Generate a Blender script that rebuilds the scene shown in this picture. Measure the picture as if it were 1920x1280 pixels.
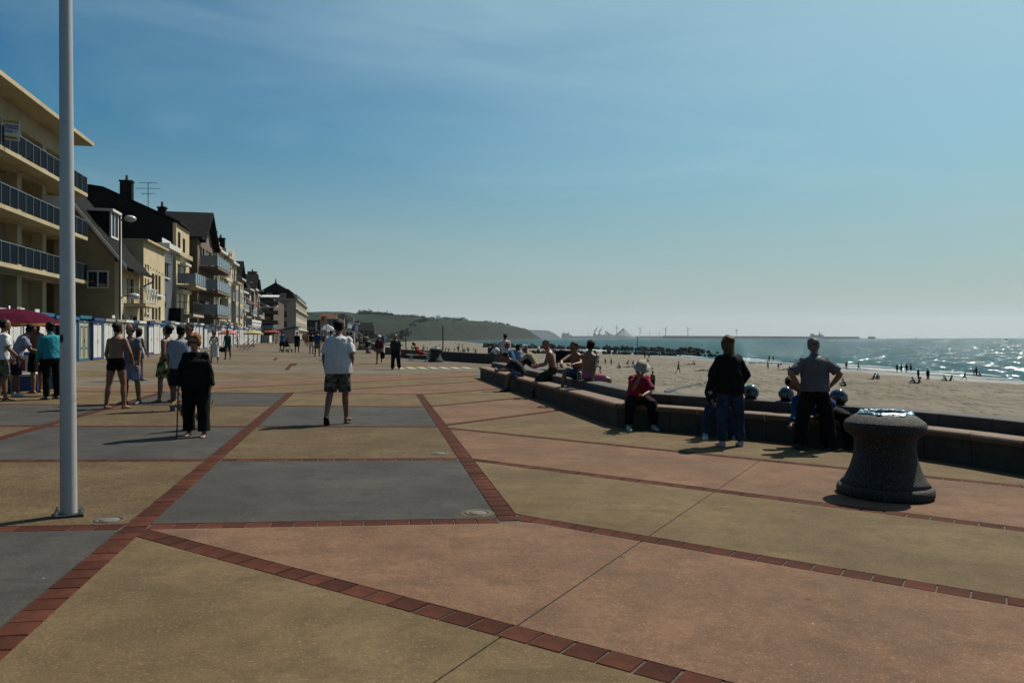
import bpy, bmesh, math, random
from mathutils import Vector, Matrix, Euler, noise
R = math.radians
V = Vector
random.seed(7)
for o in list(bpy.data.objects): bpy.data.objects.remove(o)
scene = bpy.context.scene
col = scene.collection

# ---------------------------------------------------------------- camera
CAMZ = 1.55
FPX = 1440.0          # focal length in pixels of a 1920 wide frame
HOR = 633.0           # horizon row
cam = bpy.data.cameras.new('camera')
cam.sensor_width = 36.0
cam.lens = 36.0 * FPX / 1920.0
cam.shift_y = -(640.0 - HOR) / 1920.0
cam.clip_start = 0.05
cam.clip_end = 60000
camo = bpy.data.objects.new('camera', cam); col.objects.link(camo)
camo.location = (0, 0, CAMZ); camo.rotation_euler = (R(90), 0, 0)
scene.camera = camo

# ---------------------------------------------------------------- sky and sun
SUN_EL, SUN_AZ = 51.0, 43.0       # degrees; azimuth clockwise from +Y
world = bpy.data.worlds.new('World'); scene.world = world; world.use_nodes = True
wn, wl = world.node_tree.nodes, world.node_tree.links
wn.clear()
w_out = wn.new('ShaderNodeOutputWorld'); w_bg = wn.new('ShaderNodeBackground')
w_sky = wn.new('ShaderNodeTexSky'); w_sky.sky_type = 'NISHITA'; w_sky.sun_disc = False
w_sky.sun_elevation = R(SUN_EL); w_sky.sun_rotation = R(SUN_AZ)
w_sky.altitude = 0; w_sky.air_density = 1.0; w_sky.dust_density = 1.2; w_sky.ozone_density = 1.5
w_tc = wn.new('ShaderNodeTexCoord'); w_map = wn.new('ShaderNodeMapping')
w_map.inputs['Scale'].default_value = (1.0, 1.6, 4.5)
w_map.inputs['Rotation'].default_value = (0.0, R(14), R(-20))
w_noi = wn.new('ShaderNodeTexNoise'); w_noi.inputs['Scale'].default_value = 1.9
w_noi.inputs['Detail'].default_value = 7; w_noi.inputs['Roughness'].default_value = 0.52
w_noi.inputs['Distortion'].default_value = 0.5
w_rmp = wn.new('ShaderNodeMapRange'); w_rmp.inputs[1].default_value = 0.50; w_rmp.inputs[2].default_value = 0.74
w_rmp.inputs[3].default_value = 0.0; w_rmp.inputs[4].default_value = 0.16
w_mix = wn.new('ShaderNodeMix'); w_mix.data_type = 'RGBA'
w_mix.inputs['B'].default_value = (6.8, 9.7, 10.6, 1)      # thin high cloud, in the sky texture's units
wl.new(w_tc.outputs['Generated'], w_map.inputs['Vector']); wl.new(w_map.outputs['Vector'], w_noi.inputs['Vector'])
wl.new(w_noi.outputs['Fac'], w_rmp.inputs[0])
# thin high veil, brighter towards the sun
w_dot = wn.new('ShaderNodeVectorMath'); w_dot.operation = 'DOT_PRODUCT'
w_dot.inputs[1].default_value = (math.sin(R(SUN_AZ)) * math.cos(R(SUN_EL)), math.cos(R(SUN_AZ)) * math.cos(R(SUN_EL)), math.sin(R(SUN_EL)))
wl.new(w_tc.outputs['Generated'], w_dot.inputs[0])
w_pow = wn.new('ShaderNodeMath'); w_pow.operation = 'POWER'; w_pow.use_clamp = True; w_pow.inputs[1].default_value = 3.1
w_max = wn.new('ShaderNodeMath'); w_max.operation = 'MAXIMUM'; w_max.inputs[1].default_value = 0.0
wl.new(w_dot.outputs['Value'], w_max.inputs[0]); wl.new(w_max.outputs[0], w_pow.inputs[0])
w_am = wn.new('ShaderNodeMath'); w_am.operation = 'MULTIPLY_ADD'; w_am.inputs[1].default_value = 0.98; w_am.use_clamp = True
wl.new(w_pow.outputs[0], w_am.inputs[0]); wl.new(w_rmp.outputs[0], w_am.inputs[2]); wl.new(w_am.outputs[0], w_mix.inputs['Factor'])
w_hsv = wn.new('ShaderNodeHueSaturation'); w_hsv.inputs['Saturation'].default_value = 1.6
w_tint = wn.new('ShaderNodeMix'); w_tint.data_type = 'RGBA'; w_tint.blend_type = 'MULTIPLY'; w_tint.inputs['Factor'].default_value = 1.0
w_tint.inputs['B'].default_value = (0.40, 1.0, 0.90, 1)
wl.new(w_sky.outputs['Color'], w_hsv.inputs['Color']); wl.new(w_hsv.outputs['Color'], w_tint.inputs['A']); wl.new(w_tint.outputs['Result'], w_mix.inputs['A'])
w_sep = wn.new('ShaderNodeSeparateXYZ'); wl.new(w_tc.outputs['Generated'], w_sep.inputs[0])
w_hz = wn.new('ShaderNodeMapRange'); w_hz.interpolation_type = 'SMOOTHSTEP'
for i_, v_ in ((1, -0.02), (2, 0.27), (3, 0.90), (4, 0.0)): w_hz.inputs[i_].default_value = v_
wl.new(w_sep.outputs['Z'], w_hz.inputs[0])
w_hm = wn.new('ShaderNodeMix'); w_hm.data_type = 'RGBA'; w_hm.inputs['B'].default_value = (5.0, 5.45, 5.6, 1)    # sea haze low in the sky
wl.new(w_hz.outputs[0], w_hm.inputs['Factor']); wl.new(w_mix.outputs['Result'], w_hm.inputs['A']); wl.new(w_hm.outputs['Result'], w_bg.inputs['Color'])
w_bg.inputs['Strength'].default_value = 0.0505
wl.new(w_bg.outputs['Background'], w_out.inputs['Surface'])

sun = bpy.data.lights.new('sun', 'SUN'); sun.energy = 5.0; sun.angle = R(0.53); sun.color = (1.0, 0.93, 0.81)
suno = bpy.data.objects.new('sun', sun); col.objects.link(suno)
sd = V((math.sin(R(SUN_AZ)) * math.cos(R(SUN_EL)), math.cos(R(SUN_AZ)) * math.cos(R(SUN_EL)), math.sin(R(SUN_EL))))
suno.rotation_euler = sd.to_track_quat('Z', 'Y').to_euler(); suno.location = sd * 60

scene.view_settings.view_transform = 'Standard'; scene.view_settings.look = 'None'
scene.view_settings.exposure = 0.45; scene.view_settings.gamma = 1.0
scene.view_settings.use_curve_mapping = False
scene.render.engine = 'CYCLES'
scene.cycles.max_bounces = 6; scene.cycles.diffuse_bounces = 2; scene.cycles.volume_bounces = 0
scene.cycles.use_denoising = True

# ---------------------------------------------------------------- place helpers
SLOPE = 0.02                       # the promenade falls gently towards the sea
def gz(x): return -SLOPE * x
def ground(px, py):                # promenade point seen at a photo position
    xr = (px - 960) / FPX
    t = CAMZ / ((py - HOR) / FPX - SLOPE * xr)
    return V((xr * t, t, -SLOPE * xr * t))
def level(px, py, z):              # point on a horizontal level
    t = (CAMZ - z) * FPX / (py - HOR)
    return V(((px - 960) / FPX * t, t, z))
def at(px, py, d):                 # point at a given distance
    return V(((px - 960) / FPX * d, d, CAMZ - (py - HOR) / FPX * d))

# ---------------------------------------------------------------- materials
MATS = {}
ALB = 0.54          # scales every surface colour down, so shade reads darker against the sky
def alb(c): return tuple(x * ALB for x in c)
def mat(name, c, rough=0.75, var=0.15, scale=8.0, bump=0.0, bscale=60.0, c2=None, metal=0.0, spec=0.5, detail=5, speck=None, coat=0.0, trans=0.0):
    if name in MATS: return MATS[name]
    c = alb(c); c2 = alb(c2) if c2 else None
    if speck: speck = [(a_, b_, d_, alb(e_), f_) for a_, b_, d_, e_, f_ in speck]
    m = bpy.data.materials.new(name); m.use_nodes = True
    n, l = m.node_tree.nodes, m.node_tree.links
    b = n['Principled BSDF']
    b.inputs['Roughness'].default_value = rough; b.inputs['Metallic'].default_value = metal
    b.inputs['Specular IOR Level'].default_value = spec
    b.inputs['Coat Weight'].default_value = coat
    tc = n.new('ShaderNodeTexCoord')
    nz = n.new('ShaderNodeTexNoise'); nz.inputs['Scale'].default_value = scale; nz.inputs['Detail'].default_value = detail
    nz.inputs['Roughness'].default_value = 0.6
    l.new(tc.outputs['Object'], nz.inputs['Vector'])
    cr = n.new('ShaderNodeValToRGB')
    ca = c2 if c2 else tuple(max(0, x * (1 - var)) for x in c)
    cb = c if c2 else tuple(x * (1 + var) for x in c)
    cr.color_ramp.elements[0].position = 0.32; cr.color_ramp.elements[1].position = 0.68
    cr.color_ramp.elements[0].color = (*ca, 1); cr.color_ramp.elements[1].color = (*cb, 1)
    l.new(nz.outputs['Fac'], cr.inputs['Fac'])
    src = cr.outputs['Color']
    if speck:
        for (sc, lo, hi, colr, amt) in speck:
            n2 = n.new('ShaderNodeTexNoise'); n2.inputs['Scale'].default_value = sc; n2.inputs['Detail'].default_value = 2
            l.new(tc.outputs['Object'], n2.inputs['Vector'])
            mr = n.new('ShaderNodeMapRange'); mr.inputs[1].default_value = lo; mr.inputs[2].default_value = hi
            mr.inputs[3].default_value = 0; mr.inputs[4].default_value = amt
            l.new(n2.outputs['Fac'], mr.inputs[0])
            mx = n.new('ShaderNodeMix'); mx.data_type = 'RGBA'
            mx.inputs['B'].default_value = (*colr, 1)
            l.new(mr.outputs[0], mx.inputs['Factor']); l.new(src, mx.inputs['A']); src = mx.outputs['Result']
    l.new(src, b.inputs['Base Color'])
    if trans: b.inputs['Transmission Weight'].default_value = trans
    if bump:
        nb = n.new('ShaderNodeTexNoise'); nb.inputs['Scale'].default_value = bscale; nb.inputs['Detail'].default_value = 4
        l.new(tc.outputs['Object'], nb.inputs['Vector'])
        bp = n.new('ShaderNodeBump'); bp.inputs['Strength'].default_value = bump; bp.inputs['Distance'].default_value = 0.02
        l.new(nb.outputs['Fac'], bp.inputs['Height']); l.new(bp.outputs['Normal'], b.inputs['Normal'])
    MATS[name] = m
    return m

# ---------------------------------------------------------------- mesh builder
class MB:
    def __init__(s): s.v = []; s.f = []
    def add(s, vs, fs):
        o = len(s.v); s.v += [tuple(x) for x in vs]; s.f += [tuple(i + o for i in f) for f in fs]
        return s
    def box(s, c, d, rz=0.0, taper=1.0, M=None):
        hx, hy, hz = d[0] / 2, d[1] / 2, d[2] / 2
        vs = []
        for z in (-hz, hz):
            k = taper if z > 0 else 1.0
            for x, y in ((-hx, -hy), (hx, -hy), (hx, hy), (-hx, hy)):
                p = V((x * k, y * k, z))
                if M is not None: p = M @ p
                elif rz: p = V((p.x * math.cos(rz) - p.y * math.sin(rz), p.x * math.sin(rz) + p.y * math.cos(rz), p.z))
                vs.append(p + V(c))
        return s.add(vs, [(3, 2, 1, 0), (4, 5, 6, 7), (0, 1, 5, 4), (1, 2, 6, 5), (2, 3, 7, 6), (3, 0, 4, 7)])
    def b2(s, x0, x1, y0, y1, z0, z1): return s.box(((x0 + x1) / 2, (y0 + y1) / 2, (z0 + z1) / 2), (abs(x1 - x0), abs(y1 - y0), abs(z1 - z0)))
    def prism(s, prof, a, bvec):     # prof: list of 3D points (planar), extruded by vector bvec, starting at offset a
        n = len(prof); a = V(a); bv = V(bvec)
        vs = [V(p) + a for p in prof] + [V(p) + a + bv for p in prof]
        fs = [tuple(range(n - 1, -1, -1)), tuple(range(n, 2 * n))] + [(i, (i + 1) % n, n + (i + 1) % n, n + i) for i in range(n)]
        return s.add(vs, fs)
    def tube(s, pts, rad, n=8, cap=True, flat=1.0, ref=None):
        pts = [V(p) for p in pts]; k = len(pts)
        if not hasattr(rad, '__len__'): rad = [rad] * k
        vs = []; fs = []
        tang = []
        for i in range(k):
            t = (pts[min(i + 1, k - 1)] - pts[max(i - 1, 0)])
            tang.append(t.normalized() if t.length > 1e-9 else V((0, 0, 1)))
        r0 = V(ref) if ref is not None else (V((1, 0, 0)) if abs(tang[0].x) < 0.8 else V((0, 1, 0)))
        for i in range(k):
            t = tang[i]; u = (r0 - t * r0.dot(t)).normalized(); w = t.cross(u); r0 = u
            ra = rad[i] if not hasattr(rad[i], '__len__') else rad[i][0]
            rb = ra * flat if not hasattr(rad[i], '__len__') else rad[i][1]
            for j in range(n):
                a = 2 * math.pi * j / n
                vs.append(pts[i] + u * (math.cos(a) * ra) + w * (math.sin(a) * rb))
        for i in range(k - 1):
            for j in range(n):
                fs.append((i * n + j, i * n + (j + 1) % n, (i + 1) * n + (j + 1) % n, (i + 1) * n + j))
        if cap:
            fs.append(tuple(range(n - 1, -1, -1))); fs.append(tuple((k - 1) * n + j for j in range(n)))
        return s.add(vs, fs)
    def rings(s, rs, n=16):          # rs: list of (center, u, w, ru, rw)
        vs = []; fs = []; k = len(rs)
        for c, u, w, ru, rw in rs:
            for j in range(n):
                a = 2 * math.pi * j / n
                vs.append(c + u * (math.cos(a) * ru) + w * (math.sin(a) * rw))
        for i in range(k - 1):
            for j in range(n):
                fs.append((i * n + j, i * n + (j + 1) % n, (i + 1) * n + (j + 1) % n, (i + 1) * n + j))
        fs.append(tuple(range(n - 1, -1, -1))); fs.append(tuple((k - 1) * n + j for j in range(n)))
        return s.add(vs, fs)
    def ball(s, c, r, n=10, m=7, M=None):
        c = V(c); r = V(r) if hasattr(r, '__len__') else V((r, r, r))
        vs = []; fs = []
        for i in range(m + 1):
            th = math.pi * i / m
            for j in range(n):
                a = 2 * math.pi * j / n
                p = V((math.sin(th) * math.cos(a) * r.x, math.sin(th) * math.sin(a) * r.y, -math.cos(th) * r.z))
                if M is not None: p = M @ p
                vs.append(c + p)
        for i in range(m):
            for j in range(n):
                fs.append((i * n + j, i * n + (j + 1) % n, (i + 1) * n + (j + 1) % n, (i + 1) * n + j))
        fs.append(tuple(range(n - 1, -1, -1))); fs.append(tuple(m * n + j for j in range(n)))
        return s.add(vs, fs)
    def lathe(s, prof, n=32, c=(0, 0, 0)):
        c = V(c); k = len(prof); vs = []; fs = []
        for r, z in prof:
            for j in range(n):
                a = 2 * math.pi * j / n
                vs.append(c + V((r * math.cos(a), r * math.sin(a), z)))
        for i in range(k - 1):
            for j in range(n):
                fs.append((i * n + j, i * n + (j + 1) % n, (i + 1) * n + (j + 1) % n, (i + 1) * n + j))
        fs.append(tuple(range(n - 1, -1, -1))); fs.append(tuple((k - 1) * n + j for j in range(n)))
        return s.add(vs, fs)
    def mesh(s, name, m=None, smooth=False):
        me = bpy.data.meshes.new(name); me.from_pydata(s.v, [], s.f)
        if m: me.materials.append(m)
        if smooth: me.polygons.foreach_set('use_smooth', [True] * len(me.polygons))
        me.update(); return me
    def build(s, name, m, parent=None, smooth=False, bevel=0.0, loc=None, rot=None):
        o = bpy.data.objects.new(name, s.mesh(name, m, smooth)); col.objects.link(o)
        if parent: o.parent = parent
        if loc is not None: o.location = loc
        if rot is not None: o.rotation_euler = rot
        if bevel: bevel_mesh(o.data, bevel)
        return o
def bevel_mesh(me, w, seg=2):
    bm = bmesh.new(); bm.from_mesh(me)
    es = [e for e in bm.edges if len(e.link_faces) == 2 and e.calc_face_angle(0) > 0.5]
    bmesh.ops.bevel(bm, geom=es, offset=w, segments=seg, affect='EDGES', profile=0.5)
    bm.to_mesh(me); bm.free()
def empty(name, loc, rz=0.0):
    o = bpy.data.objects.new(name, None); col.objects.link(o); o.empty_display_size = 0.2
    o.location = loc; o.rotation_euler = (0, 0, rz); return o
def tag(o, label=None, cat=None, group=None, kind=None):
    if label: o['label'] = label
    if cat: o['category'] = cat
    if group: o['group'] = group
    if kind: o['kind'] = kind
    return o
def inst(name, me, parent=None, loc=(0, 0, 0), rot=(0, 0, 0), sc=None):
    o = bpy.data.objects.new(name, me); col.objects.link(o)
    if parent: o.parent = parent
    o.location = loc; o.rotation_euler = rot
    if sc: o.scale = sc
    return o
def kids(o): return [c for c in bpy.data.objects if c.parent == o]
# ================================================================= promenade
def concrete(name, c, c2, speck_amt, rough=0.85, fine=85.0, bump=0.35):
    """paving concrete: broad stains, medium mottling, fine aggregate"""
    if name in MATS: return MATS[name]
    c, c2 = alb(c), alb(c2)
    m = bpy.data.materials.new(name); m.use_nodes = True
    n, l = m.node_tree.nodes, m.node_tree.links; b = n['Principled BSDF']
    b.inputs['Roughness'].default_value = rough; b.inputs['Specular IOR Level'].default_value = 0.08
    g = n.new('ShaderNodeNewGeometry')
    def nz(sc, det, vec=None, ro=0.6):
        t = n.new('ShaderNodeTexNoise'); t.inputs['Scale'].default_value = sc; t.inputs['Detail'].default_value = det
        t.inputs['Roughness'].default_value = ro
        l.new(vec if vec else g.outputs['Position'], t.inputs['Vector']); return t.outputs['Fac']
    def ramp(f, lo, hi, a, bb):
        mr = n.new('ShaderNodeMapRange'); mr.inputs[1].default_value = lo; mr.inputs[2].default_value = hi
        mr.inputs[3].default_value = a; mr.inputs[4].default_value = bb; l.new(f, mr.inputs[0]); return mr.outputs[0]
    def mixc(f, A, B, mode='MIX'):
        mx = n.new('ShaderNodeMix'); mx.data_type = 'RGBA'; mx.blend_type = mode
        for s_, k in ((f, 'Factor'), (A, 'A'), (B, 'B')):
            if isinstance(s_, (int, float)): mx.inputs[k].default_value = s_
            elif isinstance(s_, tuple): mx.inputs[k].default_value = (*s_, 1)
            else: l.new(s_, mx.inputs[k])
        return mx.outputs['Result']
    base = mixc(ramp(nz(0.9, 6), 0.36, 0.64, 0, 1), tuple(x * 1.06 for x in c), tuple(x * 0.88 for x in c2))
    base = mixc(ramp(nz(3.2, 6), 0.48, 0.66, 0, 0.6), base, tuple(x * 0.66 for x in c2))
    base = mixc(ramp(nz(0.55, 7, ro=0.7), 0.52, 0.64, 0, 0.62), base, tuple(x * 0.6 + 0.006 for x in c2))
    base = mixc(ramp(nz(fine * 0.22, 3), 0.3, 0.75, 0, speck_amt), base, tuple(x * 0.55 for x in c2))
    base = mixc(ramp(nz(fine, 2), 0.58, 0.72, 0, speck_amt * 1.1), base, tuple(min(1, x * 1.9 + 0.03) for x in c))
    base = mixc(ramp(nz(fine * 0.7, 2), 0.60, 0.74, 0, speck_amt * 1.1), base, tuple(x * 0.35 for x in c))
    # tyre and drag marks: stretched streaks
    mp = n.new('ShaderNodeMapping'); mp.inputs['Scale'].default_value = (0.55, 5.0, 1); mp.inputs['Rotation'].default_value = (0, 0, R(27))
    l.new(g.outputs['Position'], mp.inputs['Vector'])
    base = mixc(ramp(nz(1.1, 4, mp.outputs['Vector']), 0.56, 0.70, 0, 0.32), base, tuple(x * 0.6 for x in c2))
    # small dark blots
    vo = n.new('ShaderNodeTexVoronoi'); vo.inputs['Scale'].default_value = 1.7; l.new(g.outputs['Position'], vo.inputs['Vector'])
    base = mixc(ramp(vo.outputs['Distance'], 0.03, 0.045, 0.75, 0), base, (0.03, 0.027, 0.024))
    vo2 = n.new('ShaderNodeTexVoronoi'); vo2.inputs['Scale'].default_value = 3.1; l.new(g.outputs['Position'], vo2.inputs['Vector'])
    base = mixc(ramp(vo2.outputs['Distance'], 0.012, 0.022, 0.5, 0), base, (0.5, 0.48, 0.44))
    l.new(base, b.inputs['Base Color'])
    bp = n.new('ShaderNodeBump'); bp.inputs['Strength'].default_value = bump; bp.inputs['Distance'].default_value = 0.004
    l.new(nz(fine * 0.6, 3), bp.inputs['Height']); l.new(bp.outputs['Normal'], b.inputs['Normal'])
    MATS[name] = m; return m

M_GREY = concrete('paving_grey', (0.102, 0.092, 0.083), (0.076, 0.073, 0.068), 0.35)
M_TANR = concrete('paving_tan_aggregate', (0.198, 0.139, 0.074), (0.140, 0.097, 0.052), 0.85, bump=0.6)
M_TAN = concrete('paving_tan_smooth', (0.222, 0.154, 0.082), (0.176, 0.122, 0.065), 0.45)
M_PINK = concrete('paving_pink', (0.262, 0.150, 0.092), (0.212, 0.123, 0.078), 0.5)
M_BEIGE = concrete('paving_beige', (0.225, 0.185, 0.138), (0.185, 0.152, 0.114), 0.3)
M_BRICK = mat('paver_brick', (0.092, 0.030, 0.018), 0.9, 0.28, 5.0, bump=0.3, bscale=150, spec=0.08, speck=[(190, 0.55, 0.75, (0.05, 0.02, 0.015), 0.6), (240, 0.6, 0.75, (0.2, 0.1, 0.07), 0.5)])
_n, _l = M_BRICK.node_tree.nodes, M_BRICK.node_tree.links      # every paver fired a little differently
_b = _n['Principled BSDF']; _src = _b.inputs['Base Color'].links[0].from_socket
_oi = _n.new('ShaderNodeObjectInfo'); _mr = _n.new('ShaderNodeMapRange'); _mr.inputs[3].default_value = 0.72; _mr.inputs[4].default_value = 1.3
_hs = _n.new('ShaderNodeHueSaturation'); _l.new(_oi.outputs['Random'], _mr.inputs[0]); _l.new(_mr.outputs[0], _hs.inputs['Value']); _l.new(_src, _hs.inputs['Color']); _l.new(_hs.outputs['Color'], _b.inputs['Base Color'])
M_JOINT = mat('paving_joint', (0.085, 0.065, 0.050), 0.95, 0.5, 30)

# seat front line of the bench wall, from its far end to beyond the frame
WALL = [(-1.2, 29.0), (0.3, 21.3), (0.95, 18.2), (1.87, 13.65), (3.1, 12.78), (4.0, 12.12), (4.9, 11.38), (5.66, 10.55), (5.98, 10.0), (6.25, 9.35), (6.95, 7.6), (7.6, 6.0), (8.6, 3.6)]
FARW = [(-0.4, 45.2), (-1.9, 47.0), (-7.9, 55.0)]
def mitre(pts):
    out = []
    for i, p in enumerate(pts):
        p = V((p[0], p[1], 0)); ds = []
        if i > 0: ds.append((p - V((*pts[i - 1], 0))).normalized())
        if i < len(pts) - 1: ds.append((V((*pts[i + 1], 0)) - p).normalized())
        ns = [V((-d.y, d.x, 0)) for d in ds]
        n = sum(ns, V((0, 0, 0))).normalized(); n = n / max(0.5, n.dot(ns[0]))
        out.append((p, n))
    return out
WM = mitre(WALL)      # seaward normal: left of travel towards the camera
edge = [(-70, 420), (-105, 420)]
outline = [(-105, -6), (10.5, -6)] + [tuple((p + n * 0.78)[:2]) for p, n in reversed(WM)] + [(0.7, 34.0), (0.9, 44.9), (0.1, 46.0), (-1.3, 47.7), (-7.4, 55.8), (-8.6, 60), (-40, 203), (-88, 420), (-105, 420)]
prom = MB(); k = len(outline)
prom.add([(x, y, 0) for x, y in outline] + [(x, y, -3.4) for x, y in outline], [tuple(range(k))] + [(i, i + k, (i + 1) % k + k, (i + 1) % k) for i in range(k)])
promenade = prom.build('promenade', M_JOINT)
promenade.rotation_euler = (0, math.atan(SLOPE), 0)
tag(promenade, 'wide seaside promenade paved in pink, tan and grey concrete panels', kind='structure')

def clip(poly, f):     # keep the points where f >= 0
    out = []
    for i in range(len(poly)):
        a, b = poly[i], poly[(i + 1) % len(poly)]; fa, fb = f(*a), f(*b)
        if fa >= 0: out.append(a)
        if (fa >= 0) != (fb >= 0):
            t = fa / (fa - fb); out.append((a[0] + (b[0] - a[0]) * t, a[1] + (b[1] - a[1]) * t))
    return out
HB = 0.092
def Ln(i, side, off=HB):       # lines along the promenade: x = a + b*y ; side +1 keeps the right
    a, b = {-2: (-11.8, -.19), -1: (-8.45, -.19), 0: (-5.1, -.19), 1: (-1.755, -.2), 2: (1.13, -.1767)}[i]
    k = math.hypot(1, b)
    return lambda x, y: side * (x - a - b * y) / k - off
def Tn(a, sl, side, off=HB):   # lines across: y = a + sl*x ; side +1 keeps the far side
    k = math.hypot(1, sl)
    return lambda x, y: side * (y - a - sl * x) / k - off
T = [None, 6.5, 9.8, 13.28, 17.07, 20.7]; TS = 0.155
N = [None, 4.03, 6.66, 9.35, 12.25]; NS = -0.648
Mb = [None, 15.06, 19.45, 23.7, 28.35, 32.5, 36.6]; MS = 1.45
def seg_line(p, q, side, off=0.0):
    d = V((q[0] - p[0], q[1] - p[1])).normalized()
    return lambda x, y: side * (d.x * (y - p[1]) - d.y * (x - p[0])) - off
# joint that runs across the pink and tan fan
JP, JQ = (-0.345, 3.43), (3.24, 10.04)
wallA = seg_line(WALL[3], WALL[0], 1, -0.3)          # left of the stretch that runs away from the camera
wallB = [seg_line(WALL[6], WALL[3], 1, -0.3), seg_line(WALL[9], WALL[6], 1, -0.3), seg_line(WALL[12], WALL[9], 1, -0.3)]
BIG = [(-104, -5), (12, -5), (12, 415), (-104, 415)]
panels = []
def panel(m, fs, split=False, base=BIG):
    p = list(base)
    for f in fs: p = clip(p, f)
    if len(p) < 3: return
    if split:
        for sd_ in (1, -1):
            q = clip(p, seg_line(JP, JQ, sd_, 0.006))
            if len(q) >= 3: panels.append((m, q))
    else: panels.append((m, p))
cells = {(1, 1): M_GREY, (1, 2): M_TANR, (1, 3): M_GREY, (1, 4): M_TAN, (0, 1): M_TANR, (0, 2): M_GREY, (0, 3): M_TANR, (0, 4): M_GREY,
         (-1, 1): M_GREY, (-1, 2): M_TANR, (-1, 3): M_GREY, (-1, 4): M_TAN, (-2, 1): M_TANR, (-2, 2): M_GREY, (-2, 3): M_TAN, (-2, 4): M_BEIGE}
for (ci, ti), m in cells.items():
    panel(m, [Ln(ci, 1), Ln(ci + 1, -1), Tn(T[ti], TS, 1), Tn(T[ti + 1], TS, -1)])
panel(M_BEIGE, [Ln(-2, -1), Tn(T[5], TS, -1)])
panel(M_GREY, [Tn(T[1], TS, -1), Ln(1, -1), Ln(-2, 1)])
panel(M_PINK, [Tn(T[1], TS, -1), Tn(N[2], NS, -1), Tn(N[1], NS, 1)] + wallB, True)
panel(M_TAN, [Tn(N[1], NS, -1), Ln(1, 1)], True)
panel(M_TAN, [Tn(N[2], NS, 1), Tn(N[3], NS, -1), Ln(2, 1)] + wallB, True)
panel(M_PINK, [Tn(N[3], NS, 1), Tn(N[4], NS, -1), Ln(2, 1)] + wallB, True)
panel(M_TAN, [Tn(N[4], NS, 1), Tn(12.9, 0.38, -1, 0), Ln(2, 1)] + wallB, False)
panel(M_TAN, [Tn(12.9, 0.38, 1, 0), Tn(Mb[1], MS, -1), Ln(2, 1), wallA])
panel(M_PINK, [Tn(Mb[1], MS, 1), Tn(Mb[2], MS, -1), Ln(2, 1), wallA])
panel(M_TAN, [Tn(Mb[2], MS, 1), Tn(Mb[3], MS, -1), Ln(2, 1), wallA])
panel(M_PINK, [Tn(Mb[3], MS, 1), Tn(Mb[4], MS, -1), Tn(T[5], TS, 1), wallA])
panel(M_TAN, [Tn(Mb[4], MS, 1), Tn(Mb[5], MS, -1, 0.07), Tn(T[5], TS, 1), wallA])
panel(M_PINK, [Tn(Mb[5], MS, 1, 0.07), Tn(Mb[6], MS, -1, 0.03), Tn(T[5], TS, 1), wallA])
far_edge = [seg_line((-8.6, 60), (-88, 420), 1, 0.5)]
sea_edge = [lambda x, y: -0.9 - x]
a0 = 15.0
for i in range(26):
    st = 4.0 if i < 14 else 26.0
    a1 = a0 + st
    fs = [Tn(a0, TS, 1, 0.02), Tn(a1, TS, -1, 0.02), Tn(Mb[6], MS, 1, 0.03), Tn(T[5], TS, 1)] + sea_edge + (far_edge if a1 > 46 else [])
    panel(M_BEIGE if i % 3 else M_TAN, fs); a0 = a1
for m, p in panels:
    mb = MB(); k = len(p)
    mb.add([(x, y, 0.007) for x, y in p] + [(x, y, -0.004) for x, y in p], [tuple(range(k))] + [(i, i + k, (i + 1) % k + k, (i + 1) % k) for i in range(k)])
    mb.build('concrete_panel', m, promenade)

# ---- brick pavers laid in bands
brick_me = MB().box((0, 0, 0.002), (0.176, 0.172, 0.012)).mesh('brick', M_BRICK)
bm_ = bmesh.new(); bm_.from_mesh(brick_me)
bmesh.ops.bevel(bm_, geom=[e for e in bm_.edges if all(v.co.z > 0 for v in e.verts)], offset=0.004, segments=1, affect='EDGES'); bm_.to_mesh(brick_me); bm_.free()
pav = []
def band(p, q, skip=None):
    p, q = V((*p, 0)), V((*q, 0)); L = (q - p).length; d = (q - p) / L; n = int(L / 0.185)
    for i in range(n):
        c = p + d * ((i + 0.5) * L / n)
        if c.y < 2.6: continue
        pav.append((c.y + abs(c.x) * 0.4, c.x, c.y, math.atan2(d.y, d.x)))
def LX(i, y): a, b = {-1: (-8.45, -.19), 0: (-5.1, -.19), 1: (-1.755, -.2), 2: (1.13, -.1767)}[i]; return (a + b * y, y)
def TY(a, sl, x): return (x, a + sl * x)
def LT(i, a, sl): # crossing
    A, B = {-1: (-8.45, -.19), 0: (-5.1, -.19), 1: (-1.755, -.2), 2: (1.13, -.1767)}[i]
    x = (A + B * a) / (1 - B * sl); return (x, a + sl * x)
def step(p, q, r=0.1):
    d = V((q[0] - p[0], q[1] - p[1])).normalized() * r; return (p[0] + d.x, p[1] + d.y)
band(LX(1, 2.4), LX(1, 20.0)); band(LT(2, T[1], TS), LT(2, T[5], TS)); band(LX(0, 7.2), LX(0, 19.4)); band(LX(-1, 12), LX(-1, 18.8))
for i in range(1, 6):
    for cc in (-1, 0, 1):
        a, b_ = LT(cc, T[i], TS), LT(cc + 1, T[i], TS); band(step(a, b_), step(b_, a))
for i in (2, 3, 4):
    a = LT(2, N[i], NS); e = (8.0 if i < 4 else 7.1); q = TY(N[i], NS, e - 0.2 * i); band(step(a, q), q)
a = TY(N[1], NS, -2.92); q = TY(N[1], NS, 2.2); band(a, q)
for i, (x0, x1) in {1: (None, 1.3), 2: (None, 0.75), 3: (None, 0.1), 4: (-5.55, -0.75), 5: (-8.5, -1.1)}.items():
    a = LT(2, Mb[i], MS) if x0 is None else TY(Mb[i], MS, x0)
    q = TY(Mb[i], MS, x1); band(step(a, q), q)
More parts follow.
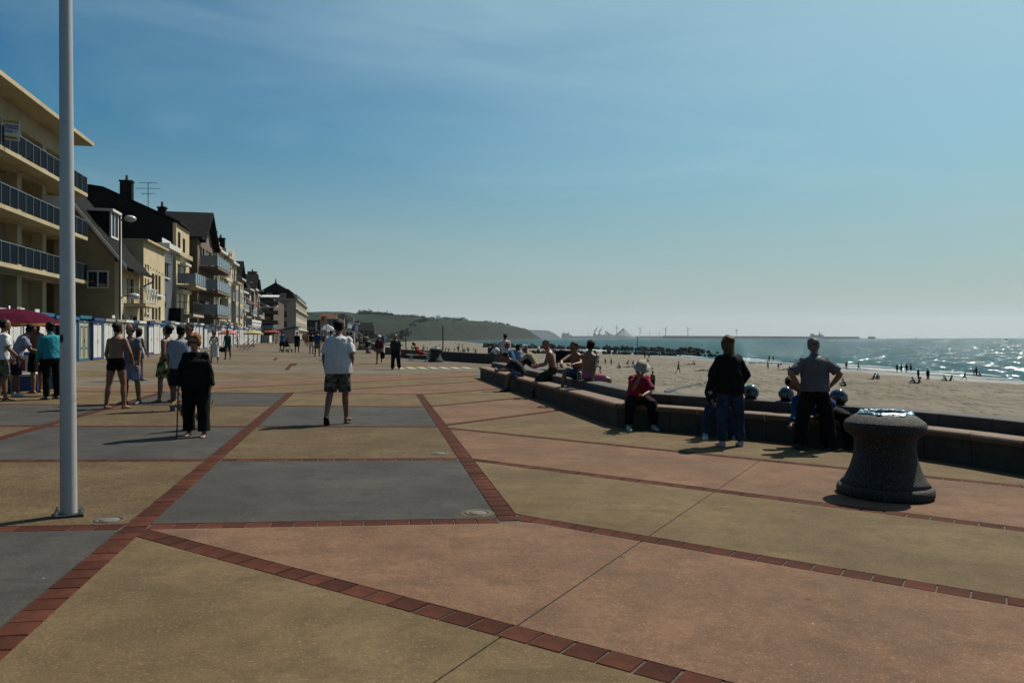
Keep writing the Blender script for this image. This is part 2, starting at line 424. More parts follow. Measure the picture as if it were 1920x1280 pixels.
for (px, py, px2, py2) in ((537, 694, 547, 681.5), (550, 686, 555, 681), (514, 676, 518, 671), (603, 677, 599, 675)):
    a, q = ground(px, py), ground(px2, py2); band(a[:2], q[:2])
pav.sort()
for i, (dist, x, y, a) in enumerate(pav[:300]):
    o = inst('brick', brick_me, promenade, (x, y, random.uniform(-0.0015, 0.0025)), (random.uniform(-.006, .006), random.uniform(-.006, .006), a + random.uniform(-.012, .012)))
mb = MB()
for dist, x, y, a in pav[300:]: mb.box((x, y, 0.002), (0.176, 0.172, 0.012), rz=a)
tag(mb.build('far_bricks', M_BRICK, promenade), kind='stuff')
M_STRIPE = mat('stripe_pale', (0.42, 0.37, 0.28), 0.8, 0.3, 3)  # thin pale strips lying on the paving
for i in range(7):
    a = ground(752 + i * 21, 690.0); mb = MB()
    mb.add([(a.x, a.y - 0.9, 0.0115), (a.x + 0.36, a.y - 1.1, 0.0115), (a.x - 0.14, a.y + 1.0, 0.0115), (a.x - 0.5, a.y + 1.2, 0.0115)], [(0, 1, 2, 3)])
    mb.build('pale_stripe', M_STRIPE, promenade)

# ================================================================= bench walls along the sea edge
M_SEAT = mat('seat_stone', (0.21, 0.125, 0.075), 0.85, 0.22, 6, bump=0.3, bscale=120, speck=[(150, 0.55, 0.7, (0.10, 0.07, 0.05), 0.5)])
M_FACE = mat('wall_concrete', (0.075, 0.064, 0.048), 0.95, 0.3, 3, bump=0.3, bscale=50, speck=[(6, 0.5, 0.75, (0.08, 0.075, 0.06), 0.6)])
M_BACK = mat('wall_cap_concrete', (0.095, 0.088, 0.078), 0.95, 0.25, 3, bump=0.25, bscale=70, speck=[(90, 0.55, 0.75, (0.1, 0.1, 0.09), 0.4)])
def resample(pts, L):
    out = [V((*pts[0], 0))]
    for a, b in zip(pts[:-1], pts[1:]):
        a, b = V((*a, 0)), V((*b, 0)); k = max(1, round((b - a).length / L))
        for i in range(1, k + 1): out.append(a + (b - a) * (i / k))
    return [(p.x, p.y) for p in out]
def seg_piece(prof, A, B, gap):
    (p0, n0), (p1, n1) = A, B
    d = (p1 - p0).normalized() * gap
    vs = []
    for p, n in ((p0 + d, n0), (p1 - d, n1)):
        for o_, z in prof: q = p + n * o_; vs.append((q.x, q.y, gz(p.x) + z))
    k = len(prof)
    return MB().add(vs, [tuple(range(k)), tuple(range(2 * k - 1, k - 1, -1))] + [(i, i + k, (i + 1) % k + k, (i + 1) % k) for i in range(k)])
P_SEAT = [(-0.035, 0.335), (-0.05, 0.36), (-0.048, 0.395), (-0.03, 0.418), (0.0, 0.43), (0.43, 0.425), (0.43, 0.335)]
P_FACE = [(0.0, -0.05), (0.0, 0.332), (0.42, 0.332), (0.42, -0.05)]
P_BACK = [(0.434, -0.1), (0.434, 0.575), (0.445, 0.59), (0.475, 0.60), (0.82, 0.60), (0.835, 0.588), (0.835, -3.1), (0.80, -3.1), (0.80, -0.1)]
def bench_wall(label, pts, L_seat, L_face, name='bench_wall'):
    e = empty(name, (0, 0, 0)); tag(e, label, 'bench wall', kind='thing')
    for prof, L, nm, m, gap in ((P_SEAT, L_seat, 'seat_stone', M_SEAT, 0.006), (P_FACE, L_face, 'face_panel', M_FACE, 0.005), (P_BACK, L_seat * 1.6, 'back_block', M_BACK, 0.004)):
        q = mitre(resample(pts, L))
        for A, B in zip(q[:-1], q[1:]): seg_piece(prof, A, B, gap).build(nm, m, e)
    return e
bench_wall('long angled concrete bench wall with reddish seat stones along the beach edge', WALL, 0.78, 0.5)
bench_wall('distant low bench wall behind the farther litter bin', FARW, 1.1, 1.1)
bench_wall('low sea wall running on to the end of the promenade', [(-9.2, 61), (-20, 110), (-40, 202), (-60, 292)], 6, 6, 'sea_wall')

blk = [(-0.20, 30.0), (1.6, 30.0), (2.0, 25.5), (0.62, 25.5)]
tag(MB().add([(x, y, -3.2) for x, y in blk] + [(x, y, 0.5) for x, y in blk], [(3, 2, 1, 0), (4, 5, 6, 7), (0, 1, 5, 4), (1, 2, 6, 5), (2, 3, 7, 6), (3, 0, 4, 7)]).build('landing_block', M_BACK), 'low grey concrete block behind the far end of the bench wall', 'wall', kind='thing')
# ================================================================= beach
SEA_Z = -5.0
def lerp_tab(tab, y):
    if y <= tab[0][0]: return tab[0][1]
    for (a, b), (c, d) in zip(tab[:-1], tab[1:]):
        if y <= c: return b + (d - b) * (y - a) / (c - a)
    return tab[-1][1]
SHORE = [(-40, 112), (60, 92), (114, 77), (160, 72), (240, 63), (330, 50), (520, 17), (936, -42), (1200, -75), (1500, -95)]
WEDGE = [(-40, 10), (6, 7.5), (13.6, 2.0), (29, -1.0), (46, -2), (60, -9), (203, -41), (420, -86), (700, -106), (1000, -106), (1300, -86), (1500, -80)]
def beach_z(x, y):
    xw, xs = lerp_tab(WEDGE, y), lerp_tab(SHORE, y)
    s = (x - xw) / max(4, xs - xw)
    return -2.3 - 2.7 * s if s < 1 else -5.0 - (x - xs) * 0.03
def sand_mat():
    m = bpy.data.materials.new('sand'); m.use_nodes = True
    n, l = m.node_tree.nodes, m.node_tree.links; b = n['Principled BSDF']
    g = n.new('ShaderNodeNewGeometry')
    def nz(sc, det, vec=None):
        t = n.new('ShaderNodeTexNoise'); t.inputs['Scale'].default_value = sc; t.inputs['Detail'].default_value = det; t.inputs['Roughness'].default_value = 0.62
        l.new(vec or g.outputs['Position'], t.inputs['Vector']); return t.outputs['Fac']
    def ramp(f, lo, hi, a, bb):
        mr = n.new('ShaderNodeMapRange'); mr.inputs[1].default_value = lo; mr.inputs[2].default_value = hi; mr.inputs[3].default_value = a; mr.inputs[4].default_value = bb
        l.new(f, mr.inputs[0]); return mr.outputs[0]
    def mixc(f, A, B):
        mx = n.new('ShaderNodeMix'); mx.data_type = 'RGBA'; l.new(f, mx.inputs['Factor'])
        for s_, k in ((A, 'A'), (B, 'B')):
            if isinstance(s_, tuple): mx.inputs[k].default_value = (*s_, 1)
            else: l.new(s_, mx.inputs[k])
        return mx.outputs['Result']
    c = mixc(ramp(nz(0.05, 4), 0.35, 0.65, 0, 1), (0.122, 0.101, 0.072), (0.098, 0.081, 0.057))
    # damp, trampled patches; stretched dark flecks paint in the shade of footprints
    c = mixc(ramp(nz(0.035, 3), 0.52, 0.62, 0, 0.75), c, (0.074, 0.060, 0.037))
    mp = n.new('ShaderNodeMapping'); mp.inputs['Scale'].default_value = (1.0, 0.16, 1.0); l.new(g.outputs['Position'], mp.inputs['Vector'])
    c = mixc(ramp(nz(1.6, 5, mp.outputs['Vector']), 0.50, 0.60, 0, 0.85), c, (0.038, 0.031, 0.020))
    c = mixc(ramp(nz(0.13, 5, mp.outputs['Vector']), 0.60, 0.72, 0, 0.45), c, (0.036, 0.03, 0.02))
    sx = n.new('ShaderNodeSeparateXYZ'); l.new(g.outputs['Position'], sx.inputs[0])
    wet = ramp(sx.outputs['Z'], -4.86, -4.55, 1, 0)
    c = mixc(wet, c, (0.056, 0.053, 0.045))
    l.new(c, b.inputs['Base Color']); l.new(ramp(wet, 0, 1, 0.95, 0.35), b.inputs['Roughness'])
    b.inputs['Specular IOR Level'].default_value = 0.3
    bp = n.new('ShaderNodeBump'); bp.inputs['Strength'].default_value = 0.9; bp.inputs['Distance'].default_value = 0.09
    l.new(nz(1.6, 5, mp.outputs['Vector']), bp.inputs['Height']); l.new(bp.outputs['Normal'], b.inputs['Normal'])
    return m
ys = [-40 + 6 * i for i in range(9)] + [12 + 0.42 * i for i in range(262)] + [122 + 2.2 * i for i in range(60)] + [254 + 12 * i for i in range(7)] + [338 + 45 * i for i in range(27)]
mb = MB(); NX = 200
for y in ys:
    xw, xs = lerp_tab(WEDGE, y) - 3, lerp_tab(SHORE, y) + 60
    for i in range(NX):
        x = xw + (xs - xw) * i / (NX - 1); z = beach_z(x, y)
        z += 0.10 * noise.noise(V((x * 0.25, y * 0.2, 0))) * (1 if y < 300 else 0.4)
        if y < 260:          # scuffed hollows and heaps left by feet, thickest in patches
            k_ = max(0.12, min(1, 0.5 + 1.5 * noise.noise(V((x * 0.045, y * 0.03, 7)))))
            z += k_ * 0.26 * noise.noise(V((x * 1.15, y * 0.8, 2))) + k_ * 0.17 * noise.noise(V((x * 2.6, y * 1.5, 5)))
        mb.v.append((x, y, z))
for j in range(len(ys) - 1):
    for i in range(NX - 1): mb.f.append((j * NX + i, j * NX + i + 1, (j + 1) * NX + i + 1, (j + 1) * NX + i))
beach = tag(mb.build('beach', sand_mat(), None, True), 'broad beach of trampled beige sand below the promenade', kind='structure')

# ================================================================= sea
def sea_mat():
    m = bpy.data.materials.new('sea_water'); m.use_nodes = True
    n, l = m.node_tree.nodes, m.node_tree.links; b = n['Principled BSDF']
    g = n.new('ShaderNodeNewGeometry')
    def nz(sc, det, sx=1, sy=1, rz=0.0, ro=0.55):
        mp = n.new('ShaderNodeMapping'); mp.inputs['Scale'].default_value = (sx, sy, 1); mp.inputs['Rotation'].default_value = (0, 0, rz); l.new(g.outputs['Position'], mp.inputs['Vector'])
        t = n.new('ShaderNodeTexNoise'); t.inputs['Scale'].default_value = sc; t.inputs['Detail'].default_value = det; t.inputs['Roughness'].default_value = ro
        l.new(mp.outputs['Vector'], t.inputs['Vector']); return t.outputs['Fac']
    cr = n.new('ShaderNodeValToRGB'); l.new(nz(0.006, 4, 1, 0.6), cr.inputs['Fac'])
    cr.color_ramp.elements[0].position = 0.35; cr.color_ramp.elements[1].position = 0.65
    cr.color_ramp.elements[0].color = (0.003, 0.034, 0.041, 1); cr.color_ramp.elements[1].color = (0.007, 0.052, 0.056, 1)
    # sandy, milkier water close to the shore line
    sp = n.new('ShaderNodeSeparateXYZ'); l.new(g.outputs['Position'], sp.inputs[0])
    # body colour seen through the facets plus a constant share of mirror reflection: steep waves hide the grazing mirror
    out_ = n['Material Output']; n.remove(b)
    df = n.new('ShaderNodeBsdfDiffuse'); gl = n.new('ShaderNodeBsdfGlossy'); mxs = n.new('ShaderNodeMixShader')
    gl.inputs['Roughness'].default_value = 0.085; gl.inputs['Color'].default_value = (0.9, 0.95, 1.0, 1); mxs.inputs[0].default_value = 0.17
    l.new(cr.outputs['Color'], df.inputs['Color']); l.new(df.outputs[0], mxs.inputs[1]); l.new(gl.outputs[0], mxs.inputs[2]); l.new(mxs.outputs[0], out_.inputs['Surface'])
    # wave facets: slopes taken straight from noise so that they stay sharp at any distance
    def slope(sc, det, amp, rz=0.0, sx=1, sy=1):
        mp = n.new('ShaderNodeMapping'); mp.inputs['Scale'].default_value = (sx, sy, 1); mp.inputs['Rotation'].default_value = (0, 0, rz); l.new(g.outputs['Position'], mp.inputs['Vector'])
        t = n.new('ShaderNodeTexNoise'); t.inputs['Scale'].default_value = sc; t.inputs['Detail'].default_value = det; t.inputs['Roughness'].default_value = 0.6
        l.new(mp.outputs['Vector'], t.inputs['Vector'])
        s1 = n.new('ShaderNodeVectorMath'); s1.operation = 'SUBTRACT'; s1.inputs[1].default_value = (0.5, 0.5, 0.5); l.new(t.outputs['Color'], s1.inputs[0])
        s2 = n.new('ShaderNodeVectorMath'); s2.operation = 'MULTIPLY'; s2.inputs[1].default_value = (amp, amp, 0); l.new(s1.outputs[0], s2.inputs[0]); return s2.outputs[0]
    def add(a_, b_):
        s3 = n.new('ShaderNodeVectorMath'); s3.operation = 'ADD'; l.new(a_, s3.inputs[0])
        if isinstance(b_, tuple): s3.inputs[1].default_value = b_
        else: l.new(b_, s3.inputs[1])
        return s3.outputs[0]
    v_ = add(add(slope(1.0, 2, 2.5, R(8), 0.62, 0.11), slope(1.0, 2, 1.3, R(-12), 2.0, 0.34)), (0, 0, 1))
    nn = n.new('ShaderNodeVectorMath'); nn.operation = 'NORMALIZE'; l.new(v_, nn.inputs[0]); l.new(nn.outputs[0], gl.inputs['Normal']); l.new(nn.outputs[0], df.inputs['Normal'])
    return m
sea = MB().add([(-1500, -200, SEA_Z), (9500, -200, SEA_Z), (9500, 11800, SEA_Z), (-1500, 11800, SEA_Z)], [(0, 1, 2, 3)]).build('sea', sea_mat())
tag(sea, 'turquoise sea glittering in the sun', kind='structure')
# surf: broken foam crests that follow the shore line, each its own wave
M_FOAM = mat('foam', (0.62, 0.66, 0.66), 0.9, 0.2, 0.5, bump=0.6, bscale=3)
def wave(y0, y1, off, w, seed):
    mb = MB(); rs = random.Random(seed); n = max(6, int((y1 - y0) / 3.0)); k = 0
    for i in range(n + 1):
        t = i / n; y = y0 + (y1 - y0) * t
        x = lerp_tab(SHORE, y) + off + 2.2 * noise.noise(V((y * 0.05, seed, 0))) + 1.0 * noise.noise(V((y * 0.3, seed, 3)))
        ww = w * math.sin(math.pi * min(max(t, 0.02), 0.98)) ** 0.5 * (0.55 + 0.9 * abs(noise.noise(V((y * 0.22, seed, 9)))))
        h = 0.10 + 0.22 * math.sin(math.pi * t)
        for (dx, z) in ((-ww, 0.02), (-ww * 0.35, h), (ww * 0.2, h * 0.75), (ww * 0.8, 0.015)): mb.v.append((x + dx, y, SEA_Z + z))
        if i:
            o = 4 * (i - 1); mb.f += [(o + j, o + j + 1, o + 5 + j, o + 4 + j) for j in range(3)]
    return mb
wv = [(70, 100, 1.5, 0.8, 1), (84, 118, 7, 0.9, 2), (92, 108, 14, 0.6, 3), (118, 160, 1.2, 0.9, 4), (130, 150, 8, 0.8, 5), (142, 185, 4, 0.8, 6), (165, 200, 10, 0.9, 7), (190, 235, 2, 1.0, 8), (215, 250, 9, 1.1, 9),
      (250, 330, 3, 1.4, 10), (340, 430, 3, 1.8, 11), (380, 470, 9, 1.8, 12), (440, 560, 3, 2.2, 13), (580, 760, 4, 3, 14), (620, 820, 14, 3, 15)]
surf = MB()
for a in wv: w_ = wave(*a); surf.add(w_.v, w_.f)
tag(surf.build('surf_foam', M_FOAM, None, True), 'broken white surf along the edge of the water', kind='stuff')

# ================================================================= green headland
COAST = [(380, -78), (520, -94), (700, -102), (900, -102), (1200, -80), (1700, -22), (2150, 52), (2420, 104), (2470, 96)]
def hill_h(x, y):
    d = lerp_tab(COAST, y) - x
    if y > 2470: d -= (y - 2470) * 2.0
    if d <= 0: return SEA_Z - 1.0 + d * 0.01
    top = lerp_tab([(380, 8), (600, 17), (900, 32), (1300, 44), (1700, 55), (2100, 56), (2300, 46), (2420, 24), (2470, 8)], y)
    cliff = min(1, d / lerp_tab([(380, 22), (600, 24), (900, 50), (2000, 55), (2420, 40)], y)); sm = cliff * cliff * (3 - 2 * cliff)
    inland = min(1, d / 300.0)
    wg = lerp_tab([(380, .85), (900, .72), (1300, .55)], y)
    h = -4.0 + (top + 4.0) * (wg * sm + (1 - wg) * inland ** 0.8)
    h += (noise.noise(V((x * 0.012, y * 0.008, 1))) * 6 + noise.noise(V((x * 0.05, y * 0.04, 4))) * 2.2 * sm) * min(1, d / 60)
    return h
def hill_mat():
    m = bpy.data.materials.new('headland'); m.use_nodes = True
    n, l = m.node_tree.nodes, m.node_tree.links; b = n['Principled BSDF']; b.inputs['Roughness'].default_value = 1.0; b.inputs['Specular IOR Level'].default_value = 0.1
    g = n.new('ShaderNodeNewGeometry')
    def nz(sc, det, sx=1, sy=1, sz=1):
        mp = n.new('ShaderNodeMapping'); mp.inputs['Scale'].default_value = (sx, sy, sz); l.new(g.outputs['Position'], mp.inputs['Vector'])
        t = n.new('ShaderNodeTexNoise'); t.inputs['Scale'].default_value = sc; t.inputs['Detail'].default_value = det; t.inputs['Roughness'].default_value = 0.65
        l.new(mp.outputs['Vector'], t.inputs['Vector']); return t.outputs['Fac']
    def ramp(f, lo, hi, a, bb):
        mr = n.new('ShaderNodeMapRange'); mr.inputs[1].default_value = lo; mr.inputs[2].default_value = hi; mr.inputs[3].default_value = a; mr.inputs[4].default_value = bb
        l.new(f, mr.inputs[0]); return mr.outputs[0]
    def mixc(f, A, B):
        mx = n.new('ShaderNodeMix'); mx.data_type = 'RGBA'; l.new(f, mx.inputs['Factor'])
        for s_, k in ((A, 'A'), (B, 'B')):
            if isinstance(s_, tuple): mx.inputs[k].default_value = (*s_, 1)
            else: l.new(s_, mx.inputs[k])
        return mx.outputs['Result']
    c = mixc(ramp(nz(0.004, 3, 1, 0.4), 0.42, 0.58, 0, 1), (0.003, 0.014, 0.006), (0.008, 0.020, 0.006))
    c = mixc(ramp(nz(0.02, 6), 0.52, 0.60, 0, 0.85), c, (0.003, 0.006, 0.004))
    # bare earth and scree on the steep face
    sx = n.new('ShaderNodeSeparateXYZ'); l.new(g.outputs['Normal'], sx.inputs[0])
    st = ramp(sx.outputs['Z'], 0.70, 0.95, 1, 0)
    scr = mixc(ramp(nz(0.03, 6, 1, 1, 3), 0.45, 0.62, 0, 1), (0.004, 0.007, 0.005), (0.016, 0.014, 0.010))
    c = mixc(st, c, scr)
    ps = n.new('ShaderNodeSeparateXYZ'); l.new(g.outputs['Position'], ps.inputs[0])
    c = mixc(ramp(ps.outputs['Z'], -4.2, -2.5, 1, 0), c, (0.04, 0.036, 0.03))
    l.new(c, b.inputs['Base Color'])
    return m
mb = MB(); hy = [380 + 26 * i for i in range(82)]; NXh = 64
for y in hy:
    xc = lerp_tab(COAST, y) - (max(0, y - 2470) * 2.0) + 6
    for i in range(NXh):
        t = i / (NXh - 1); x = xc - 900 * (t ** 2.2)
        mb.v.append((x, y, hill_h(x, y)))
for j in range(len(hy) - 1):
    for i in range(NXh - 1): mb.f.append((j * NXh + i, (j + 1) * NXh + i, (j + 1) * NXh + i + 1, j * NXh + i + 1))
M_HILL = hill_mat()
hill = tag(mb.build('headland_hill', M_HILL, None, True), 'long green headland falling to the sea behind the beach', kind='structure')
# inland ground behind the houses, so that nothing stands over a void
inl = MB().add([(-104, -40, 0.9), (-104, 421, 0.9), (-90, 421, -0.2), (-60, 440, -1.0), (-92, 520, 0.0), (-1000, 520, 6), (-1000, -40, 3)], [(0, 1, 2, 3, 4, 5, 6)])
tag(inl.build('inland_ground', M_HILL), 'grass and town ground inland of the promenade', kind='structure')
# ================================================================= houses along the promenade
AX = math.atan(0.22)
UY = V((-math.sin(AX), math.cos(AX), 0)); UX = V((math.cos(AX), math.sin(AX), 0))
M_GLASS = mat('window_glass', (0.018, 0.022, 0.028), 0.06, 0.2, 1.0, spec=0.8)
M_WHITE = mat('white_paint', (0.78, 0.77, 0.74), 0.55, 0.1, 2.0, bump=0.05, bscale=20)
M_DARKW = mat('dark_frame', (0.03, 0.03, 0.032), 0.5, 0.2, 3)
M_SLATE = mat('slate_roof', (0.014, 0.014, 0.015), 0.95, 0.4, 2.0, bump=0.5, bscale=9, spec=0.1)
M_IRON = mat('black_iron', (0.018, 0.018, 0.02), 0.5, 0.2, 5)
def plaster(name, c, dirt=0.5):
    return mat(name, c, 0.9, 0.14, 0.6, bump=0.15, bscale=25, speck=[(1.3, 0.5, 0.8, tuple(x * 0.5 for x in c), dirt), (14, 0.55, 0.8, tuple(x * 0.6 for x in c), 0.25)])
M_CREAM = plaster('cream_render', (0.54, 0.45, 0.265)); M_YELL_SHADE = plaster('yellow_render_shade', (0.36, 0.262, 0.125), 0.25)  # ochre tone: the yellow render darkened for the shaded side wall
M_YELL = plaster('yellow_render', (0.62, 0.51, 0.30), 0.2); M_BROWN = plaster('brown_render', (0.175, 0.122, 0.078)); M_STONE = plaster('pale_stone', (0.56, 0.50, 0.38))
M_DARKWALL = mat('dark_and_shaded_wall', (0.010, 0.010, 0.011), 0.95, 0.4, 0.7, bump=0.3, bscale=8, spec=0.1)  # near-black: deep shade painted on the party wall; also dark chimneys and buildings
M_BLUEP = mat('blue_grey_panel', (0.09, 0.115, 0.16), 0.6, 0.1, 1); M_BRICKW = mat('brick_wall_red', (0.085, 0.042, 0.022), 0.9, 0.3, 3, bump=0.3, bscale=30)
M_GLB = mat('blue_glass_panel', (0.002, 0.010, 0.020), 0.7, 0.25, 1.2, spec=0.05); M_GLP = mat('pale_glass_panel', (0.22, 0.27, 0.32), 0.2, 0.15, 1, spec=0.6)
M_ALU = mat('aluminium', (0.55, 0.56, 0.57), 0.35, 0.08, 6, metal=0.9)
M_TERR = mat('terracotta', (0.25, 0.09, 0.045), 0.85, 0.3, 4)

def house(name, label, K, d0, d1):
    """Empty at the near corner of the facade; local y runs along the street, x points to the sea"""
    p = V((-K - 0.22 * d0, d0, 0)); p.z = gz(p.x)
    e = empty(name, p, AX); tag(e, label, 'house', 'houses along the promenade', 'thing')
    return e, (d1 - d0) / math.cos(AX), p.z
def DK(px, K): return K / ((960 - px) / FPX - 0.22)
def zat(y, d, base): return CAMZ + (HOR - y) / FPX * d - base
def facade(e, W, H, depth, m, ops, thick=0.25, z0=0.0, y0=0.0, x0=0.0, back=True, m_back=None):
    """wall with real openings; ops: (y0,y1,z0,z1,style)"""
    ysx = sorted({y0, y0 + W} | {q for o in ops for q in o[:2]}); zsx = sorted({z0, z0 + H} | {q for o in ops for q in o[2:4]})
    mb = MB()
    for a, b in zip(ysx[:-1], ysx[1:]):
        run = None
        for c, d in zip(zsx[:-1], zsx[1:]):
            hole = any(o[0] <= (a + b) / 2 <= o[1] and o[2] <= (c + d) / 2 <= o[3] for o in ops)
            if not hole:
                run = (run[0], d) if run else (c, d)
            if hole and run: mb.b2(x0 - thick, x0, a, b, *run); run = None
        if run: mb.b2(x0 - thick, x0, a, b, *run)
    w = mb.build('wall', m, e)
    if back: MB().b2(x0 - depth, x0 - thick - 0.002, y0, y0 + W, z0, z0 + H).build('side_wall', m_back or m, e)
    for o in ops: window(e, x0, *o)
    return w
def window(e, x, y0, y1, z0, z1, style='w'):
    fm = M_WHITE if style[0] in 'wsd' else M_DARKW; t = 0.07; xx = x - 0.14
    g = MB().b2(xx - 0.03, xx, y0, y1, z0, z1).build('window', M_GLASS, e)
    f = MB().b2(xx, xx + 0.05, y0, y0 + t, z0, z1).b2(xx, xx + 0.05, y1 - t, y1, z0, z1).b2(xx, xx + 0.05, y0 + t, y1 - t, z0, z0 + t).b2(xx, xx + 0.05, y0 + t, y1 - t, z1 - t, z1)
    if y1 - y0 > 0.8: f.b2(xx, xx + 0.045, (y0 + y1) / 2 - t / 2, (y0 + y1) / 2 + t / 2, z0 + t, z1 - t)
    f.build('frame', fm, g)
    if style[0] == 's' or 'h' in style:     # shutter or blind half down
        MB().b2(xx + 0.052, xx + 0.075, y0 + t, y1 - t, z0 + (0.05 if 'S' in style else (z1 - z0) * 0.45), z1 - t).build('blind', M_WHITE, g)
    if style[-1] == '_': MB().b2(x - 0.02, x + 0.13, y0 - 0.1, y1 + 0.1, z0 - 0.11, z0 - 0.005).build('sill', M_WHITE, g)
def balcony(e, y0, y1, z, dep, m_slab, style='glass', h=1.0, n=None, x0=0.0):
    s = MB().b2(x0 + 0.002, x0 + dep, y0, y1, z - 0.2, z).build('balcony', m_slab, e)
    L = y1 - y0; n = n or max(2, round(L / 0.9))
    if style in ('glass', 'blue'):
        pm = M_GLB if style == 'blue' else M_GLP
        for i in range(n): MB().b2(x0 + dep - 0.07, x0 + dep - 0.05, y0 + L * i / n + 0.02, y0 + L * (i + 1) / n - 0.02, z + 0.08, z + h - 0.04).build('glass_panel', pm, s)
        for q in (y0 + 0.03, y1 - 0.03):
            MB().b2(x0 + 0.05, x0 + dep - 0.09, q - 0.012, q + 0.012, z + 0.08, z + h - 0.04).build('glass_panel', pm, s)
        r = MB().b2(x0 + dep - 0.085, x0 + dep - 0.03, y0, y1, z + h - 0.04, z + h)
        for i in range(n + 1): yy = y0 + 0.02 + (L - 0.04) * i / n; r.b2(x0 + dep - 0.048, x0 + dep - 0.02, yy - 0.016, yy + 0.016, z + 0.002, z + h - 0.042)
        r.build('railing', M_ALU, s)
    else:
        c = M_WHITE if style in ('cross', 'bars_white') else M_IRON; r = MB()
        for (xa, xb, ya, yb) in ((x0 + dep - 0.05, x0 + dep - 0.01, y0, y1), (x0 + 0.02, x0 + dep - 0.055, y0, y0 + 0.04), (x0 + 0.02, x0 + dep - 0.055, y1 - 0.04, y1)):
            r.b2(xa, xb, ya, yb, z + h - 0.05, z + h); r.b2(xa, xb, ya, yb, z + 0.1, z + 0.14)
        if style == 'cross':
            k = 5
            for i in range(k):
                a, b = y0 + L * i / k, y0 + L * (i + 1) / k; xx = x0 + dep - 0.03
                r.tube([(xx, a, z + 0.14), (xx, b, z + h - 0.05)], 0.022, 5); r.tube([(xx, b, z + 0.14), (xx, a, z + h - 0.05)], 0.022, 5)
                r.tube([(xx, a + .02, z), (xx, a + .02, z + h)], 0.022, 5)
        else:
            k = max(4, int(L / 0.16))
            for i in range(k + 1): r.tube([(x0 + dep - 0.03, y0 + .02 + (L - .04) * i / k, z), (x0 + dep - 0.03, y0 + .02 + (L - .04) * i / k, z + h - 0.05)], 0.014, 4)
            for i in range(1, 5): r.tube([(x0 + dep * i / 5, y0 + .02, z), (x0 + dep * i / 5, y0 + .02, z + h - 0.05)], 0.014, 4)
        r.build('railing', c, s)
    return s
def chimney(e, x, y, z, w, d, h, m=None, pots=2):
    c = MB().b2(x - w / 2, x + w / 2, y - d / 2, y + d / 2, z, z + h).b2(x - w / 2 - .06, x + w / 2 + .06, y - d / 2 - .06, y + d / 2 + .06, z + h + 0.002, z + h + 0.12).build('chimney', m or M_DARKWALL, e)
    p = MB()
    for i in range(pots): p.lathe([(0.11, 0), (0.13, 0.1), (0.09, 0.4), (0.12, 0.45)], 10, (x, y + (i - (pots - 1) / 2) * 0.34, z + h + 0.122))
    p.build('chimney_pot', M_TERR, c)
def aerial(e, x, y, z, h=2.2):
    m = MB().tube([(x, y, z), (x, y, z + h)], 0.03, 5)
    for k, zz in ((0.7, h), (0.9, h * .8), (0.5, h * .62)):
        m.tube([(x - k, y, z + zz), (x + k, y, z + zz + .05)], 0.02, 4)
        for i in range(5): m.tube([(x - k + 2 * k * i / 4, y - 0.28, z + zz), (x - k + 2 * k * i / 4, y + 0.28, z + zz)], 0.013, 4)
    m.build('tv_aerial', M_IRON, e)
def gable_roof(e, x0, x1, y0, y1, z, rise, m, along='y', over=0.3, eave_t=0.15, name='roof'):
    if along == 'y':
        xm = (x0 + x1) / 2; prof = [(x0 - over, 0, z - over * .6), (xm, 0, z + rise), (x1 + over, 0, z - over * .6), (x1 + over, 0, z - over * .6 + eave_t), (xm, 0, z + rise + eave_t * 1.4), (x0 - over, 0, z - over * .6 + eave_t)]
        return MB().prism(prof, (0, y0 - over, 0.004), (0, y1 - y0 + 2 * over, 0)).build(name, m, e)
    ym = (y0 + y1) / 2; prof = [(0, y0 - over, z - over * .6), (0, ym, z + rise), (0, y1 + over, z - over * .6), (0, y1 + over, z - over * .6 + eave_t), (0, ym, z + rise + eave_t * 1.4), (0, y0 - over, z - over * .6 + eave_t)]
    return MB().prism(prof, (x0 - over, 0, 0.004), (x1 - x0 + 2 * over, 0, 0)).build(name, m, e)

# ---- yellow apartment block with blue glass balconies
KA = 16.5
apt, WA, bA = house('apartment_block', 'cream apartment block with long blue glass balconies behind the pale mast', KA, 29.0, 46.0)
apt['category'] = 'apartment block'
fl = [zat(q, 46, bA) for q in (526, 444, 362)]; top = zat(270, 46, bA)
REC = 1.7
floors = [0.0] + fl
for i, z in enumerate(floors):
    zt = (floors + [top])[i + 1]
    ops = []
    for k in range(5):
        yb = 0.6 + k * 3.35
        ops += [(yb + 0.3, yb + 1.15, z + 0.12, z + 2.05, 'w'), (yb + 1.75, yb + 2.5, z + 0.12 if k % 2 else z + 0.9, z + 2.0, 'wh' if (k + i) % 3 == 0 else 'd')]
    facade(apt, WA, zt - z, 9.0, M_CREAM, ops, 0.2, z, 0.0, -REC)
    col_ = MB()
    for k in range(6):
        yb = k * (WA - 0.55) / 5; MB().b2(-0.55, 0.0, yb, yb + 0.55, z + 0.001, zt - 0.30).build('pillar', M_CREAM, apt)
    MB().b2(-0.5, -0.03, 0, WA, zt - 0.30, zt - 0.02).build('beam', M_CREAM, apt)
    for k in (1, 3): MB().b2(-REC + 0.002, -0.56, k * (WA - 0.55) / 5 + .2, k * (WA - 0.55) / 5 + .32, z, zt - 0.31).build('partition', M_WHITE, apt)
    if i:
        MB().b2(-REC, 0.0, 0, WA, z - 0.22, z - 0.002).build('floor_slab', M_CREAM, apt)
        balcony(apt, 0.0, WA, z, 1.1, M_CREAM, 'blue', 0.98, 19)
MB().b2(-0.55, 0.02, 0, WA, top - 1.0, top).build('parapet_band', M_CREAM, apt)
MB().b2(-9.5, 1.35, -0.3, WA + 0.35, top + 0.002, top + 0.22).build('roof', M_CREAM, apt)
